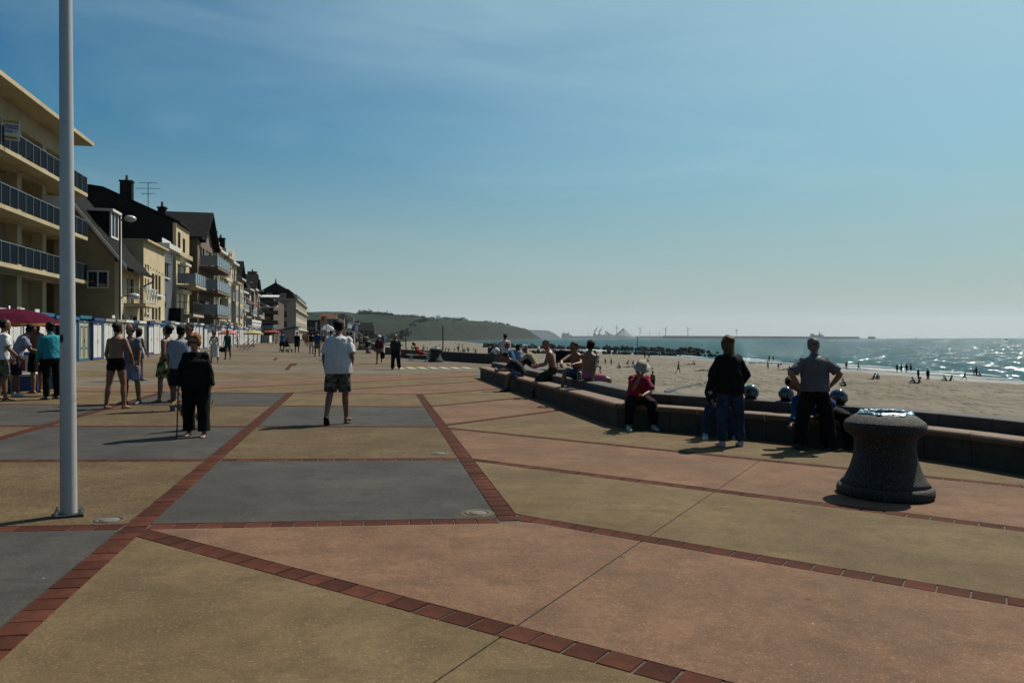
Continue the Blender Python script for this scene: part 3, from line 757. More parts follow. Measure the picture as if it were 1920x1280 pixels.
MB().prism([(1.12, 0, 0), (1.6, 0, 0), (1.6, 0, 0.75), (1.36, 0, 1.05), (1.12, 0, 1.12)], (-1.6, WA - 4.9, fl[2] + 0.05), (0, 0.08, 0)).build('arched_screen', M_BROWN, apt)
MB().b2(0.02, 1.0, WA - 4.1, WA - 4.06, fl[1] + 0.05, fl[1] + 1.75).build('screen', M_WHITE, apt)
# "to let" board tied to the top balcony
sg = empty('sign_board', at(19.5, 263, 35.1)); sg.rotation_euler = (0, R(2), R(32)); tag(sg, 'yellow and white to-let board tied to the top blue balcony', 'sign')
sw, sh = 0.72, 0.94
MB().b2(-sw / 2, sw / 2, -0.012, 0.012, 0, sh).build('board', M_WHITE, sg)
M_SIGNY = mat('sign_yellow', (0.62, 0.50, 0.05), 0.5, 0.1, 3); M_SIGNB = mat('sign_blue', (0.03, 0.06, 0.30), 0.5, 0.1, 3); M_BLK = mat('sign_black', (0.012, 0.012, 0.012), 0.6, 0.1, 3); M_LIL = mat('sign_lilac', (0.32, 0.30, 0.45), 0.5, 0.1, 3)
for (za, zb, m, nm) in ((0.76, 0.93, M_SIGNY, 'yellow_field'), (0.04, 0.19, M_SIGNY, 'yellow_field'), (0.50, 0.72, M_LIL, 'name_field')):
    MB().b2(-sw / 2 + .04, sw / 2 - .06, -0.0155, -0.0125, za, zb).build(nm, m, sg)
def lettering(txt, size, x, z, m, parent, y=-0.019, sx=1.0):
    cu = bpy.data.curves.new('lettering', 'FONT'); cu.body = txt; cu.size = size; cu.align_x = 'CENTER'; cu.align_y = 'CENTER'; cu.extrude = 0.0015
    cu.materials.append(m); o = bpy.data.objects.new('lettering', cu); col.objects.link(o); o.parent = parent
    dg = bpy.context.evaluated_depsgraph_get(); me = bpy.data.meshes.new_from_object(o.evaluated_get(dg)); bpy.data.objects.remove(o)
    o = bpy.data.objects.new('lettering', me); col.objects.link(o); o.parent = parent
    o.location = (x, y, z); o.rotation_euler = (R(90), 0, 0); o.scale = (sx, 1, 1); return o
lettering('A LOUER', 0.15, 0, 0.845, M_BLK, sg, sx=1.05); lettering('NO-LES-IM', 0.115, 0, 0.64, M_SIGNB, sg)
MB().b2(-.3, .10, -0.0155, -0.0125, 0.42, 0.46).b2(-.3, .12, -0.0155, -0.0125, 0.345, 0.39).b2(-.1, .25, -0.019, -0.0165, 0.53, 0.56).build('blue_text_line', M_SIGNB, sg)
MB().prism([(0.14, 0, .40), (0.24, 0, .47), (0.24, 0, .44), (0.19, 0, .40), (0.24, 0, .36), (0.24, 0, .33)], (0, -0.0155, 0), (0, 0.003, 0)).build('arrow', M_BLK, sg)
MB().b2(-.28, .24, -0.019, -0.0165, 0.085, 0.145).build('number_line', M_TERR, sg)

# ---- yellow house with the steep dark roof; side wall darkened for its shade
K0 = 13.76
h2, W2, b2_ = house('gabled_house', 'yellow house with side wall darkened for shade, steep dark slate roof, dormer and small white balcony', K0, 47.2, 52.0)
zr = lambda x: zat(486, 47.2, b2_) - 1.28 * x
MB().prism([(-9.5, 0, 0), (-0.25, 0, 0), (-0.25, 0, zr(-.25) - .12), (-6.2, 0, zr(-6.2) - .12), (-9.5, 0, zr(-2.9) - .12)], (0, 0, 0), (0, W2, 0)).build('side_wall', M_YELL_SHADE, h2)
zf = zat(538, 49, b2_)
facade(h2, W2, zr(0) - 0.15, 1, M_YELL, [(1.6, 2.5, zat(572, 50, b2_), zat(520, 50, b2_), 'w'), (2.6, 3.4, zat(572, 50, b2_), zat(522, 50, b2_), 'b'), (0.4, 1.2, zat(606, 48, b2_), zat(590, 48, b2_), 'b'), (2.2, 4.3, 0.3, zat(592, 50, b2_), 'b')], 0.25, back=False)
xs_ = zr(0)
MB().prism([(-6.2, 0, zr(-6.2)), (0.55, 0, zr(0.55)), (0.9, 0, zr(0.55) - .12), (0.9, 0, zr(0.55) + .06), (0.62, 0, zr(0.62) + .25), (-6.2, 0, zr(-6.2) + .24), (-10.0, 0, zr(-2.4) + .1), (-10.0, 0, zr(-2.4) - .1)], (0, -0.25, 0.0), (0, W2 + 0.4, 0)).build('roof', M_SLATE, h2)
MB().prism([(-6.2, 0, zr(-6.2) - .08), (0.5, 0, zr(0.5) - .08), (0.5, 0, zr(0.5) + .2), (-6.2, 0, zr(-6.2) + .2)], (0, -0.30, 0.02), (0, 0.045, 0)).build('verge_board', M_WHITE, h2)
dz0 = zr(-1.5)
dm = MB().b2(-3.0, -1.0, 1.7, 3.3, dz0 - .35, dz0 + 1.25).build('dormer', M_SLATE, h2)
MB().b2(-3.2, -0.75, 1.5, 3.5, dz0 + 1.26, dz0 + 1.42).b2(-0.998, -0.9, 1.68, 1.82, dz0 - .4, dz0 + 1.25).b2(-0.998, -0.9, 3.2, 3.34, dz0 - .4, dz0 + 1.25).b2(-0.998, -0.9, 1.82, 3.2, dz0 - .4, dz0 - .26).build('frame', M_WHITE, dm)
MB().b2(-0.99, -0.965, 1.82, 3.2, dz0 - .26, dz0 + 1.25).build('pane', M_GLASS, dm); MB().b2(-0.96, -0.92, 2.47, 2.55, dz0 - .26, dz0 + 1.25).build('mullion', M_WHITE, dm)
# side window facing the camera
sw0 = MB().b2(-1.75, -0.62, -0.03, -0.004, zat(541, 47.2, b2_), zat(508, 47.2, b2_)).build('side_window', M_GLASS, h2)
za, zb = zat(541, 47.2, b2_), zat(508, 47.2, b2_)
MB().b2(-1.8, -1.72, -0.06, -0.031, za, zb).b2(-0.65, -0.57, -0.06, -0.031, za, zb).b2(-1.72, -0.65, -0.06, -0.031, za, za + .08).b2(-1.72, -0.65, -0.06, -0.031, zb - .08, zb).b2(-1.22, -1.15, -0.06, -0.031, za + .08, zb - .08).build('frame', M_WHITE, sw0)
MB().b2(-1.88, -0.5, -0.16, -0.002, za - .12, za - .005).build('sill', M_YELL_SHADE, sw0)
balcony(h2, 1.1, W2 - 0.3, zat(570, 50, b2_), 1.25, M_CREAM, 'cross', 1.0)
chimney(h2, -5.6, 1.2, zr(-5.6), 1.0, 0.7, 2.4); aerial(h2, -7.2, 0.6, zr(-5.2), 2.6)
MB().tube([(0.85, W2 - .1, zr(.5) - .1), (0.85, W2 - .1, zr(.5) - .4), (0.1, W2 - .1, zr(.5) - .8), (0.1, W2 - .1, 0)], 0.06, 8).build('downpipe', M_IRON, h2)

# ---- flat yellow house
h3, W3, b3 = house('flat_roofed_house', 'flat roofed yellow house with rows of narrow windows', K0 - 0.15, 52.4, 58.6)
H3 = zat(452, 52.5, b3)
ops = []
for (y0, y1) in ((515, 551), (574, 600)):
    for k in range(3): ops.append((2.35 + k * 0.98, 3.05 + k * 0.98, zat(y1, 56, b3), zat(y0, 56, b3), 'b'))
for (y0, y1) in ((495, 508), (522, 535), (572, 586)):
    for k in range(2): ops.append((0.35 + k * 0.75, 0.72 + k * 0.75, zat(y1, 53, b3), zat(y0, 53, b3), 'b_'))
facade(h3, W3, H3, 9, M_YELL, ops)
MB().b2(0.002, 0.16, 2.2, 5.2, zat(551, 56, b3) - .16, zat(551, 56, b3) - .02).build('sill', M_WHITE, h3)
MB().b2(-9.1, 0.3, -0.08, W3 + 0.05, H3 + 0.002, H3 + 0.14).build('roof', M_CREAM, h3)
for k in range(6): MB().tube([(0.0, 0.9 + k * .9, H3 - 1.6 - .05 * k), (0.06, 0.9 + k * .9, H3 - 1.6 - .05 * k)], 0.05, 6).build('anchor_plate', M_DARKW, h3)

# ---- narrow white and blue house
h4, W4, b4 = house('narrow_house', 'narrow house with white cladding above blue panels', K0 + 0.2, 58.8, 62.9)
H4 = zat(466, 59, b4)
facade(h4, W4, H4, 9, M_BLUEP, [(0.7, 2.6, zat(521, 61, b4), zat(492, 61, b4), 'w_'), (0.7, 1.9, zat(578, 61, b4), zat(552, 61, b4), 's'), (2.1, 3.2, 0.2, 2.4, 'b')])
for k in range(7): MB().b2(0.004, 0.06, 0.3, 3.3, zat(494, 61, b4) + k * .26 + .02, zat(494, 61, b4) + k * .26 + .26).build('cladding_board', M_WHITE, h4)
MB().b2(-4, 0.7, -0.3, W4 - 0.2, H4 + .01, H4 + .4).build('roof', M_WHITE, h4)
MB().b2(0.003, 0.9, W4 - 1.4, W4 - 0.2, 1.7, 3.4).build('dark_bay', M_DARKWALL, h4)

# ---- tall house whose party wall, blackened for deep shade, rises over its neighbours
h5, W5, b5 = house('tall_house', 'tall cream house with huge side wall coloured black for deep shade, rising over its lower neighbours', K0, 63.3, 68.7)
zf5 = zat(415, 63.3, b5); zr5 = zat(355, 63.3, b5)
MB().prism([(-9.5, 0, 0), (-0.26, 0, 0), (-0.26, 0, zf5), (-5.6, 0, zr5 - .15), (-6.6, 0, zr5), (-9.5, 0, zr5 - .1)], (0, 0, 0), (0, W5, 0)).build('side_wall', M_DARKWALL, h5)
MB().prism([(-9.6, 0, zr5 - .08), (-6.6, 0, zr5 + .01), (-5.6, 0, zr5 - .14), (0.25, 0, zf5 - .1), (0.25, 0, zf5 + .05), (-5.6, 0, zr5 + .05), (-6.6, 0, zr5 + .18), (-9.6, 0, zr5 + .1)], (0, 0.25, 0.01), (0, W5 - .2, 0)).build('roof', M_SLATE, h5)
zz = lambda y: zat(y, 66, b5)
facade(h5, W5, zf5 - .12, 1, M_YELL, [(0.7, 1.75, zz(470), zz(440), 'b_'), (2.7, 3.75, zz(474), zz(446), 'b_'), (0.5, 1.7, zz(532), zz(498), 'w'), (2.0, 3.6, zz(532), zz(500), 's'), (0.5, 1.7, zz(580), zz(552), 'sS'), (2.0, 3.6, zz(580), zz(553), 'sS'), (1.0, 4.2, 0.2, 2.3, 'b')], back=False)
MB().b2(0.002, 0.3, 0, W5, zz(484), zz(476)).build('cornice', M_CREAM, h5); MB().b2(0.002, 0.45, 1.6, 4.1, zz(498), zz(494)).build('awning_box', M_WHITE, h5)
MB().b2(0.002, 0.45, 0.4, 4.1, zz(551), zz(545)).build('awning_box', M_WHITE, h5)
balcony(h5, 0.2, W5 - .4, zz(537), 1.5, M_CREAM, 'glass', 1.0); balcony(h5, 0.2, W5 - .4, zz(590), 1.3, M_CREAM, 'bars', 1.0)
chimney(h5, -4.0, 1.0, zr5 - .9, 0.9, 0.7, 1.5, pots=1); aerial(h5, -2.6, 2.0, zr5 - 1.6, 2.4); chimney(h5, -1.6, 2.5, zf5 + .5, 0.6, 0.6, 0.9, pots=1)

# ---- brown house with balconies and a big dark cross gable
h6, W6, b6 = house('balcony_house', 'brown house with a big dark gable and three glass fronted balconies', K0 - 0.5, 70.0, 79.5)
H6 = zat(455, 73, b6); HR = zat(398, 73, b6)
z6 = lambda y: zat(y, 75, b6); ops = []
for (a, b) in ((505, 470), (548, 520), (592, 565)): ops += [(1.3, 2.2, z6(a), z6(b), 'b'), (2.6, 3.5, z6(a), z6(b), 'b'), (4.2, 7.6, z6(a), z6(b), 's' if a == 548 else 'd')]
facade(h6, W6, H6, 10, M_BROWN, ops)
for a in (506, 549, 593): balcony(h6, 1.0, W6 - .5, z6(a), 1.6, M_BROWN, 'glass', 1.05, 6)
MB().prism([(0, 1.5, 0), (0, 9.2, 0), (0, 5.35, HR - H6)], (-9, 0, H6 + .02), (8.9, 0, 0)).build('gable_wall', M_BROWN, h6)
gable_roof(h6, -10, 0.1, 1.5, 9.2, H6 + .02, HR - H6, M_SLATE, 'x', 0.45, 0.22)
MB().b2(-10, 0.4, -.1, 1.1, H6 + .01, H6 + .18).build('flat_roof', M_SLATE, h6)
chimney(h6, -6.5, 0.6, H6, 0.8, 0.6, 2.6, M_BROWN)

# ---- terrace of ornate narrow houses
terr = [('narrow seaside terrace house in pale stone with a stepped terracotta parapet, by the balcony house', M_STONE, 12.2, 'parapet'),
        ('pale seaside terrace house with white window trims and a dark double chimney', M_STONE, 12.0, 'chim'),
        ('cream seaside terrace house with a second dark chimney stack and round dormer', M_CREAM, 11.9, 'chim'),
        ('yellow seaside terrace house with a tall bay window and curved gable', M_YELL, 11.7, 'curve'),
        ('cream seaside terrace house under a steep dark pavilion roof', M_CREAM, 10.6, 'pav'),
        ('white seaside terrace house with red awning struts and low dark roof', M_STONE, 8.6, 'barrel'),
        ('pale blue seaside terrace house under a black barrel roof', M_BLUEP, 9.4, 'barrel'),
        ('buff seaside terrace house with one tall square chimney tower', M_BROWN, 9.6, 'tower'),
        ('last yellow terrace house before the red umbrellas, with white awning', M_YELL, 8.8, 'pav')]
d = 79.8
for i, (lab, m, H, kind) in enumerate(terr):
    w = (5.0, 4.6, 4.6, 5.2, 5.4, 5.6, 5.4, 5.6, 6.2)[i]
    e, W, b = house('terrace_house', lab, K0 + (0.0, .1, -.1, .05, -.15, .2, 0, -.25, .1)[i], d, d + w); d += w + 0.05
    e.scale = (1, 1, (.87, .87, .86, .86, .80, .82, .82, .83, .85)[i])
    st = H / 4.0; ops = []
    for f_ in range(4):
        for k in range(2):
            y0 = 0.5 + k * (W - 0.6) / 2; ops.append((y0, y0 + (W - 2.0) / 2, f_ * st + 0.75, f_ * st + st - 0.5, ('w_', 'b_', 'sS', 'w_')[(f_ + k + i) % 4]))
    facade(e, W, H, 9, m, ops)
    for f_ in range(1, 4): MB().b2(0.002, 0.14, 0.02, W - .02, f_ * st - .07, f_ * st + .1).build('string_course', M_WHITE if i < 4 else m, e)
    MB().b2(-0.3, 0.4, 0, W, H + 0.002, H + 0.28).build('cornice', M_WHITE if i % 2 else M_STONE, e)
    for f_ in ((1, 2, 3) if i in (0, 1, 3) else (2,)):
        balcony(e, 0.35, W - .35, f_ * st + .3, 0.8, M_STONE, 'bars' if i % 2 else 'bars_white', 0.95)
    if kind in ('curve', 'chim'):
        MB().b2(0.15, 0.95, W * .28, W * .72, st * 1.05, st * 2.75).build('bay_window', M_STONE, e)
        MB().b2(0.955, 0.97, W * .34, W * .66, st * 1.3, st * 1.85).b2(0.955, 0.97, W * .34, W * .66, st * 2.05, st * 2.6).build('bay_pane', M_GLASS, e)
    if kind == 'parapet':
        for k in range(3): MB().b2(-0.35, 0.05, 0.4 + k * 1.5, 1.5 + k * 1.5, H + .282, H + .9 + (0.7 if k == 1 else 0)).build('parapet', M_TERR if k == 0 else M_STONE, e)
        MB().prism([(-8, 0, H), (-0.4, 0, H + .3), (-3.0, 0, H + 2.0), (-8, 0, H + 2.0)], (0, 0.05, .3), (0, W - .1, 0)).build('roof', M_SLATE, e)
    elif kind == 'chim':
        MB().prism([(-8, 0, H), (-0.4, 0, H + .3), (-2.6, 0, H + 1.4), (-8, 0, H + 1.4)], (0, 0.05, .3), (0, W - .1, 0)).build('roof', M_SLATE, e)
        chimney(e, -0.9, W * .5, H + .4, 0.9, 0.8, 2.4, M_DARKWALL, 2); MB().b2(-0.7, 0.0, 0.3, 1.4, H + .285, H + 1.3).build('parapet', M_STONE, e)
    elif kind == 'curve':
        prof = [(0, W / 2 + 1.9 * math.cos(t * math.pi / 10), 1.9 * math.sin(t * math.pi / 10)) for t in range(11)]
        MB().prism(prof, (-0.4, 0, H + .283), (0.45, 0, 0)).build('curved_gable', M_STONE, e)
        MB().prism([(-8, 0, H), (-0.5, 0, H + .3), (-2.6, 0, H + 1.2), (-8, 0, H + 1.2)], (0, 0.05, .3), (0, W - .1, 0)).build('roof', M_SLATE, e)
    elif kind == 'barrel':
        prof = [(-4 + 4.0 * math.cos(t * math.pi / 12), 0, H + .285 + 2.6 * math.sin(t * math.pi / 12)) for t in range(13)]
        MB().prism(prof, (0, 0.03, 0), (0, W - .06, 0)).build('barrel_roof', M_SLATE, e)
        if i == 5:
            for k in range(3): MB().tube([(0.1, 0.8 + k * 1.8, H - .6), (1.8, 0.8 + k * 1.8, H - 2.2)], 0.07, 5).build('awning_strut', M_TERR, e)
    else:
        gable_roof(e, -8, 0.2, 0.3, W - .3, H + .3, 2.6, M_SLATE, 'x', 0.2, 0.2)
        if kind == 'tower': chimney(e, -0.6, W * .7, H, 1.3, 1.3, 3.6, M_BROWN, 1)
        if i == 8: MB().prism([(0, 0, 0), (1.6, 0, -.7), (1.6, 0, -.6), (0, 0, .15)], (0.002, .3, H - 1.2), (0, W - .6, 0)).build('awning', M_WHITE, e)

# ---- brick house with stacked awning balconies, turned towards the viewer
h11, W11, b11 = house('brick_house', 'dark brick house with pointed gables and white awnings stacked over balconies', 12.3, 136, 160)
h11.scale = (1, 1, .60); MB().b2(-16, 0, 0, W11, 0, 12.6).build('wall', M_BRICKW, h11)
for k in range(2):
    xa = -13.5 + k * 7.0
    MB().prism([(xa - 3.4, 0, 0), (xa + 3.4, 0, 0), (xa, 0, 5.0)], (0, -0.5, 12.61), (0, W11, 0)).build('gable', M_BRICKW if k == 0 else M_BROWN, h11)
    MB().prism([(xa - 3.8, 0, -.5), (xa, 0, 5.2), (xa + 3.8, 0, -.5), (xa + 3.8, 0, -.1), (xa, 0, 5.7), (xa - 3.8, 0, -.1)], (0, -0.9, 12.62), (0, W11, 0)).build('roof', M_SLATE, h11)
    g = MB().b2(xa - .7, xa + .7, -0.56, -0.505, 13.2, 14.6).build('window', M_GLASS, h11); MB().b2(xa - .04, xa + .04, -0.6, -0.561, 13.2, 14.6).b2(xa - .78, xa - .7, -0.6, -0.505, 13.1, 14.7).b2(xa + .7, xa + .78, -0.6, -0.505, 13.1, 14.7).build('frame', M_WHITE, g)
for f_ in range(4):
    for k in range(2):
        xa = -13.4 + k * 2.6; g = MB().b2(xa, xa + 1.1, -0.05, -0.004, 1.2 + f_ * 3, 2.9 + f_ * 3).build('window', M_GLASS, h11); MB().b2(xa + .5, xa + .6, -0.09, -0.051, 1.2 + f_ * 3, 2.9 + f_ * 3).b2(xa - .1, xa + 1.2, -0.09, -0.051, 2.9 + f_ * 3, 3.05 + f_ * 3).build('frame', M_WHITE, g)
    z = 2.4 + f_ * 2.9
    s_ = MB().b2(-5.5, 0.9, -1.6, -0.003, z - .2, z).build('balcony', M_SLATE, h11); MB().b2(-5.5, 0.9, -1.6, -1.5, z + .002, z + .9).build('railing', M_DARKW, s_)
    MB().b2(-4.5, -0.5, -0.05, -0.004, z + .1, z + 2.1).build('window', M_GLASS, h11)
    if f_ > 1: MB().prism([(0, -0.01, 2.4), (0, -2.0, 1.7), (0, -2.0, 1.95), (0, -0.01, 2.65)], (-4.2 + f_ * .2, 0, z), (4.6, 0, 0)).build('awning', M_WHITE, h11)

# ---- long building with the dark roof behind, and the big pale hotel
h12, W12, b12 = house('hotel', 'big pale stone hotel with slate mansard roof closing the row of houses', 12.1, 198, 256)
h12.scale = (1, 1, .70); h12['category'] = 'hotel'; HH = 14.6; st = HH / 4
ops = [(2.0 + k * 4.55, 3.9 + k * 4.55, f_ * st + .8, f_ * st + 2.9, 'w') for k in range(12) for f_ in range(4)]
facade(h12, W12, HH, 10, M_STONE, ops, m_back=M_STONE)
for f_ in (1, 3): MB().b2(0.002, 0.5, -.3, W12, f_ * st - .2, f_ * st + .2).build('string_course', M_STONE, h12)
MB().b2(-10.3, 0.5, -.5, W12 + .3, HH + .002, HH + .45).build('cornice', M_STONE, h12)
for f_ in range(4):
    for k in range(2):
        xa = -7.6 + k * 3.7; z = f_ * st + .8
        g = MB().b2(xa, xa + 1.6, -0.05, -0.004, z, z + 2.3).build('window', M_GLASS, h12); MB().b2(xa - .15, xa, -0.12, -0.004, z - .1, z + 2.45).b2(xa + 1.6, xa + 1.75, -0.12, -0.004, z - .1, z + 2.45).b2(xa, xa + 1.6, -0.12, -0.051, z + 2.3, z + 2.5).b2(xa + .76, xa + .84, -0.08, -0.051, z, z + 2.3).build('frame', M_STONE, g)
MB().prism([(-10.0, 0, 0), (-0.2, 0, 0), (-1.2, 0, 2.2), (-9.0, 0, 2.2)], (0, 0.1, HH + .46), (0, W12 - .4, 0)).build('mansard_roof', M_SLATE, h12)
MB().prism([(-9.4, 0, 0), (-0.8, 0, 0), (-5.1, 0, 3.6)], (0, 0.2, HH + 2.67), (0, 9, 0)).build('hipped_roof', M_SLATE, h12)
MB().prism([(-9.4, 0, 0), (-0.8, 0, 0), (-2.6, 0, 2.1), (-7.4, 0, 2.1)], (0, 9.4, HH + 2.67), (0, W12 - 10.4, 0)).build('upper_roof', M_SLATE, h12)
MB().tube([(-5.1, 1.0, HH + 6.2), (-5.1, 1.0, HH + 8.0)], [0.25, 0.03], 6).build('finial', M_SLATE, h12)
for k in range(2):
    xa = -7.4 + k * 3.4; q = MB().b2(xa, xa + 1.5, -0.15, 1.2, HH + .47, HH + 2.3).build('dormer', M_STONE, h12); MB().b2(xa + .3, xa + 1.2, -0.2, -0.152, HH + .7, HH + 2.0).build('pane', M_GLASS, q)
for k in range(10):
    q = MB().b2(-1.3, 0.1, 3 + k * 5.3, 4.6 + k * 5.3, HH + .47, HH + 2.2).build('dormer', M_STONE, h12); MB().b2(0.102, 0.13, 3.3 + k * 5.3, 4.3 + k * 5.3, HH + .7, HH + 1.9).build('pane', M_GLASS, q)
h13, W13, b13 = house('long_roofed_house', 'long house with a black slate roof seen above the brick house', K0 + 7, 166, 197)
h13.scale = (1, 1, .72); MB().b2(-9, 0, 0, W13, 0, 11).build('wall', M_BROWN, h13); gable_roof(h13, -9, 0, 0, W13, 11, 6.0, M_SLATE, 'y', 0.4, 0.3); chimney(h13, -4.5, 2, 16.2, 1.2, 1.0, 2.0)
# ================================================================= street furniture
M_MAST = mat('painted_mast', (0.62, 0.62, 0.62), 0.3, 0.06, 3, spec=0.6, metal=0.15, speck=[(9, 0.62, 0.8, (0.3, 0.3, 0.3), 0.4)])
g0 = ground(129, 967)
mast = empty('flagpole', g0); tag(mast, 'tall tapered grey metal flagpole on a bolted base plate', 'flagpole')
mm = MB(); n = 28
prof = []
for i in range(24):
    z = 0.03 + 9.5 * i / 23; prof.append((0.064 - 0.0037 * z, z))
vs = []; fs = []
for r, z in prof:
    for j in range(n):
        a = 2 * math.pi * j / n; rr = r * (0.88 if j == 18 else 1.0)      # sail groove on the side towards the viewer
        vs.append((rr * math.cos(a) - 0.006 * z, rr * math.sin(a), z))
for i in range(23):
    for j in range(n): fs.append((i * n + j, i * n + (j + 1) % n, (i + 1) * n + (j + 1) % n, (i + 1) * n + j))
fs.append(tuple(23 * n + j for j in range(n)))
mm.add(vs, fs); mm.build('pole', M_MAST, mast, True)
MB().box((0, 0, 0.015), (0.22, 0.22, 0.028), rz=R(28)).build('base_plate', M_DARKW, mast, bevel=0.004)
for a in (28 + 45, 28 + 135, 28 + 225, 28 + 315):
    x, y = 0.125 * math.cos(R(a)), 0.125 * math.sin(R(a))
    b_ = MB().lathe([(0.017, 0.029), (0.017, 0.05), (0.009, 0.051), (0.009, 0.068)], 6, (x, y, 0)).build('bolt', M_ALU, mast)
hz = 1.47
MB().prism([(0.013 * math.cos(t * math.pi / 8), 0, 0.022 * (1 if t < 8 else -1) * 0 + 0.034 * math.sin(t * math.pi / 8)) for t in range(16)], (-0.026, -0.063, hz), (0, 0.012, 0)).build('cable_hole', M_BLK, mast)

M_IRONL = mat('lamp_iron', (0.022, 0.022, 0.024), 0.5, 0.2, 4)
M_LAMPG = mat('lamp_globe', (0.55, 0.56, 0.56), 0.2, 0.1, 3)
def street_lamp(label, px, K, ztop, style):
    d = DK(px, K); x = -K - 0.22 * d; e = empty('street_lamp', (x, d, gz(x)), AX); tag(e, label, 'street lamp', 'street lamps along the promenade')
    h = ztop - gz(x)
    MB().tube([(0, 0, 0), (0, 0, 0.9), (0, 0, 0.92), (0, 0, h)], [0.13, 0.13, 0.09, 0.065], 12).build('post', M_IRONL, e, True)
    for zz, w in (((h - 0.1, 0.45), (h * .43, 0.65)) if style == 0 else ((h, 0.9),)):
        a = MB().tube([(0, 0, zz - .1), (0.2, -0.05, zz), (w, -0.1, zz)], 0.035, 6).build('arm', M_IRONL, e, True)
        if style == 0:
            MB().ball((w + 0.12, -0.12, zz - .02), (0.34, 0.30, 0.2), 14, 9).build('lamp_head', M_LAMPG, a, True)
        else:
            MB().ball((w + 0.05, -0.1, zz + .02), (0.42, 0.22, 0.14), 12, 7).build('lamp_head', M_IRONL, a, True)
street_lamp('black street lamp with two pale heads in front of the steep slate roofed house', 226, 13.25, 8.75, 0)
street_lamp('black street lamp with one arm before the ornate terrace houses', 410, 13.2, 8.9, 1)
street_lamp('slim dark street lamp beyond the terrace lamp, before the black barrel roofs', 453, 13.1, 8.6, 1)
street_lamp('farthest slim dark street lamp, near the brick house', 477, 13.1, 8.4, 1)

# ---- exposed aggregate litter bins
M_AGG = mat('black_aggregate', (0.032, 0.030, 0.028), 0.7, 0.5, 60, bump=0.9, bscale=90, speck=[(62, 0.55, 0.64, (0.20, 0.19, 0.17), 0.6), (80, 0.58, 0.68, (0.01, 0.01, 0.01), 0.9)], spec=0.3)
M_BAG = mat('blue_bin_liner', (0.04, 0.24, 0.34), 0.38, 0.25, 9, bump=0.7, bscale=30, spec=0.7)
bin_prof = [(0.47, 0), (0.50, .02), (0.505, .05), (0.50, .095), (0.475, .112), (.465, .118), (.425, .165), (.372, .26), (.332, .38), (.316, .5), (.324, .57), (.358, .605), (.41, .63), (.425, .67), (.425, .715), (.41, .742), (.33, .795), (.262, .83), (.25, .825), (.245, .7), (.24, .3)]
def litter_bin(label, p, hollow=True):
    e = empty('litter_bin', p, random.uniform(0, 1)); e.scale = (0.92, 0.92, 1.03); tag(e, label, 'litter bin', 'dark stone litter bins')
    MB().lathe(bin_prof[:6], 48).build('foot', M_AGG, e, True); MB().lathe(bin_prof[5:13], 48).build('body', M_AGG, e, True); MB().lathe(bin_prof[12:], 48).build('rim', M_AGG, e, True)
    mb = MB(); n = 40; vs = []
    for (r, z) in ((0.285, 0.822), (0.262, 0.846), (0.238, 0.842), (0.225, 0.80), (0.22, 0.55)):
        for j in range(n):
            a = 2 * math.pi * j / n; w = 1 + 0.035 * math.sin(7 * a + r * 40) + random.uniform(-.02, .02)
            vs.append((r * w * math.cos(a), r * w * math.sin(a), z + random.uniform(-.008, .008)))
    fs = [(i * n + j, i * n + (j + 1) % n, (i + 1) * n + (j + 1) % n, (i + 1) * n + j) for i in range(4) for j in range(n)] + [tuple(4 * n + j for j in range(n))]
    mb.add(vs, fs).build('bin_liner', M_BAG, e, True)
litter_bin('large waisted dark stone litter bin with blue liner in the foreground', ground(1659, 928))
litter_bin('dark stone litter bin beside the sun lounger, before the distant bench wall', ground(817, 678.5))
litter_bin('small far dark stone litter bin behind the walking woman in a hat', ground(690, 654))

# ---- drain covers
M_RUST = mat('cast_iron', (0.055, 0.042, 0.033), 0.7, 0.4, 20, bump=0.5, bscale=60)
for px, py, lab in ((896, 963, 'round iron drain cover set in the grey panel'), (205, 976.5, 'round iron drain cover beside the flagpole'), (824, 850.5, 'round iron drain cover in the tan panel')):
    p = ground(px, py); e = empty('drain_cover', p); e.rotation_euler = (0, math.atan(SLOPE), 0); tag(e, lab, 'drain cover', 'drain covers in the paving')
    MB().lathe([(0.118, 0.0), (0.118, 0.013), (0.09, 0.013), (0.088, 0.006)], 28).build('ring', M_RUST, e, True)
    MB().lathe([(0.075, 0.0), (0.075, 0.0125), (0.04, 0.0135), (0.0, 0.014)], 24).build('lid', mat('worn_concrete', (0.15, 0.13, 0.11), 0.9, 0.4, 20), e, True)
    MB().lathe([(0.15, 0.0), (0.15, 0.009), (0.119, 0.0095)], 26).build('surround', M_TAN, e)

# ---- beach huts
M_HWHITE = mat('hut_white', (0.80, 0.79, 0.75), 0.6, 0.10, 1.5, bump=0.1, bscale=12, speck=[(2.5, 0.55, 0.8, (0.35, 0.34, 0.3), 0.35)])
M_HBLUE = mat('hut_blue', (0.018, 0.125, 0.30), 0.5, 0.18, 2); M_HNAVY = mat('hut_navy', (0.015, 0.055, 0.235), 0.5, 0.18, 2); M_HTEAL = mat('hut_teal', (0.012, 0.16, 0.25), 0.5, 0.15, 2)
M_HGREY = mat('hut_grey', (0.34, 0.33, 0.30), 0.7, 0.15, 2); M_HCREAM = mat('hut_cream', (0.52, 0.46, 0.32), 0.6, 0.1, 2); M_PLATE = mat('number_plate', (0.30, 0.33, 0.34), 0.5, 0.2, 30)
KH = 12.58
hutmesh = {}
def hm(key, fn, m):
    if (key, m.name) not in hutmesh: hutmesh[(key, m.name)] = fn().mesh(key, m)
    return hutmesh[(key, m.name)]
def doors():
    mb = MB()
    for i in range(10):
        if i == 5: pass
        y0 = -0.62 + i * 0.124 + (0.012 if i >= 5 else -0.012); mb.b2(0.012, 0.034, y0 + .003, y0 + .121, 0.14, 1.84)
    return mb
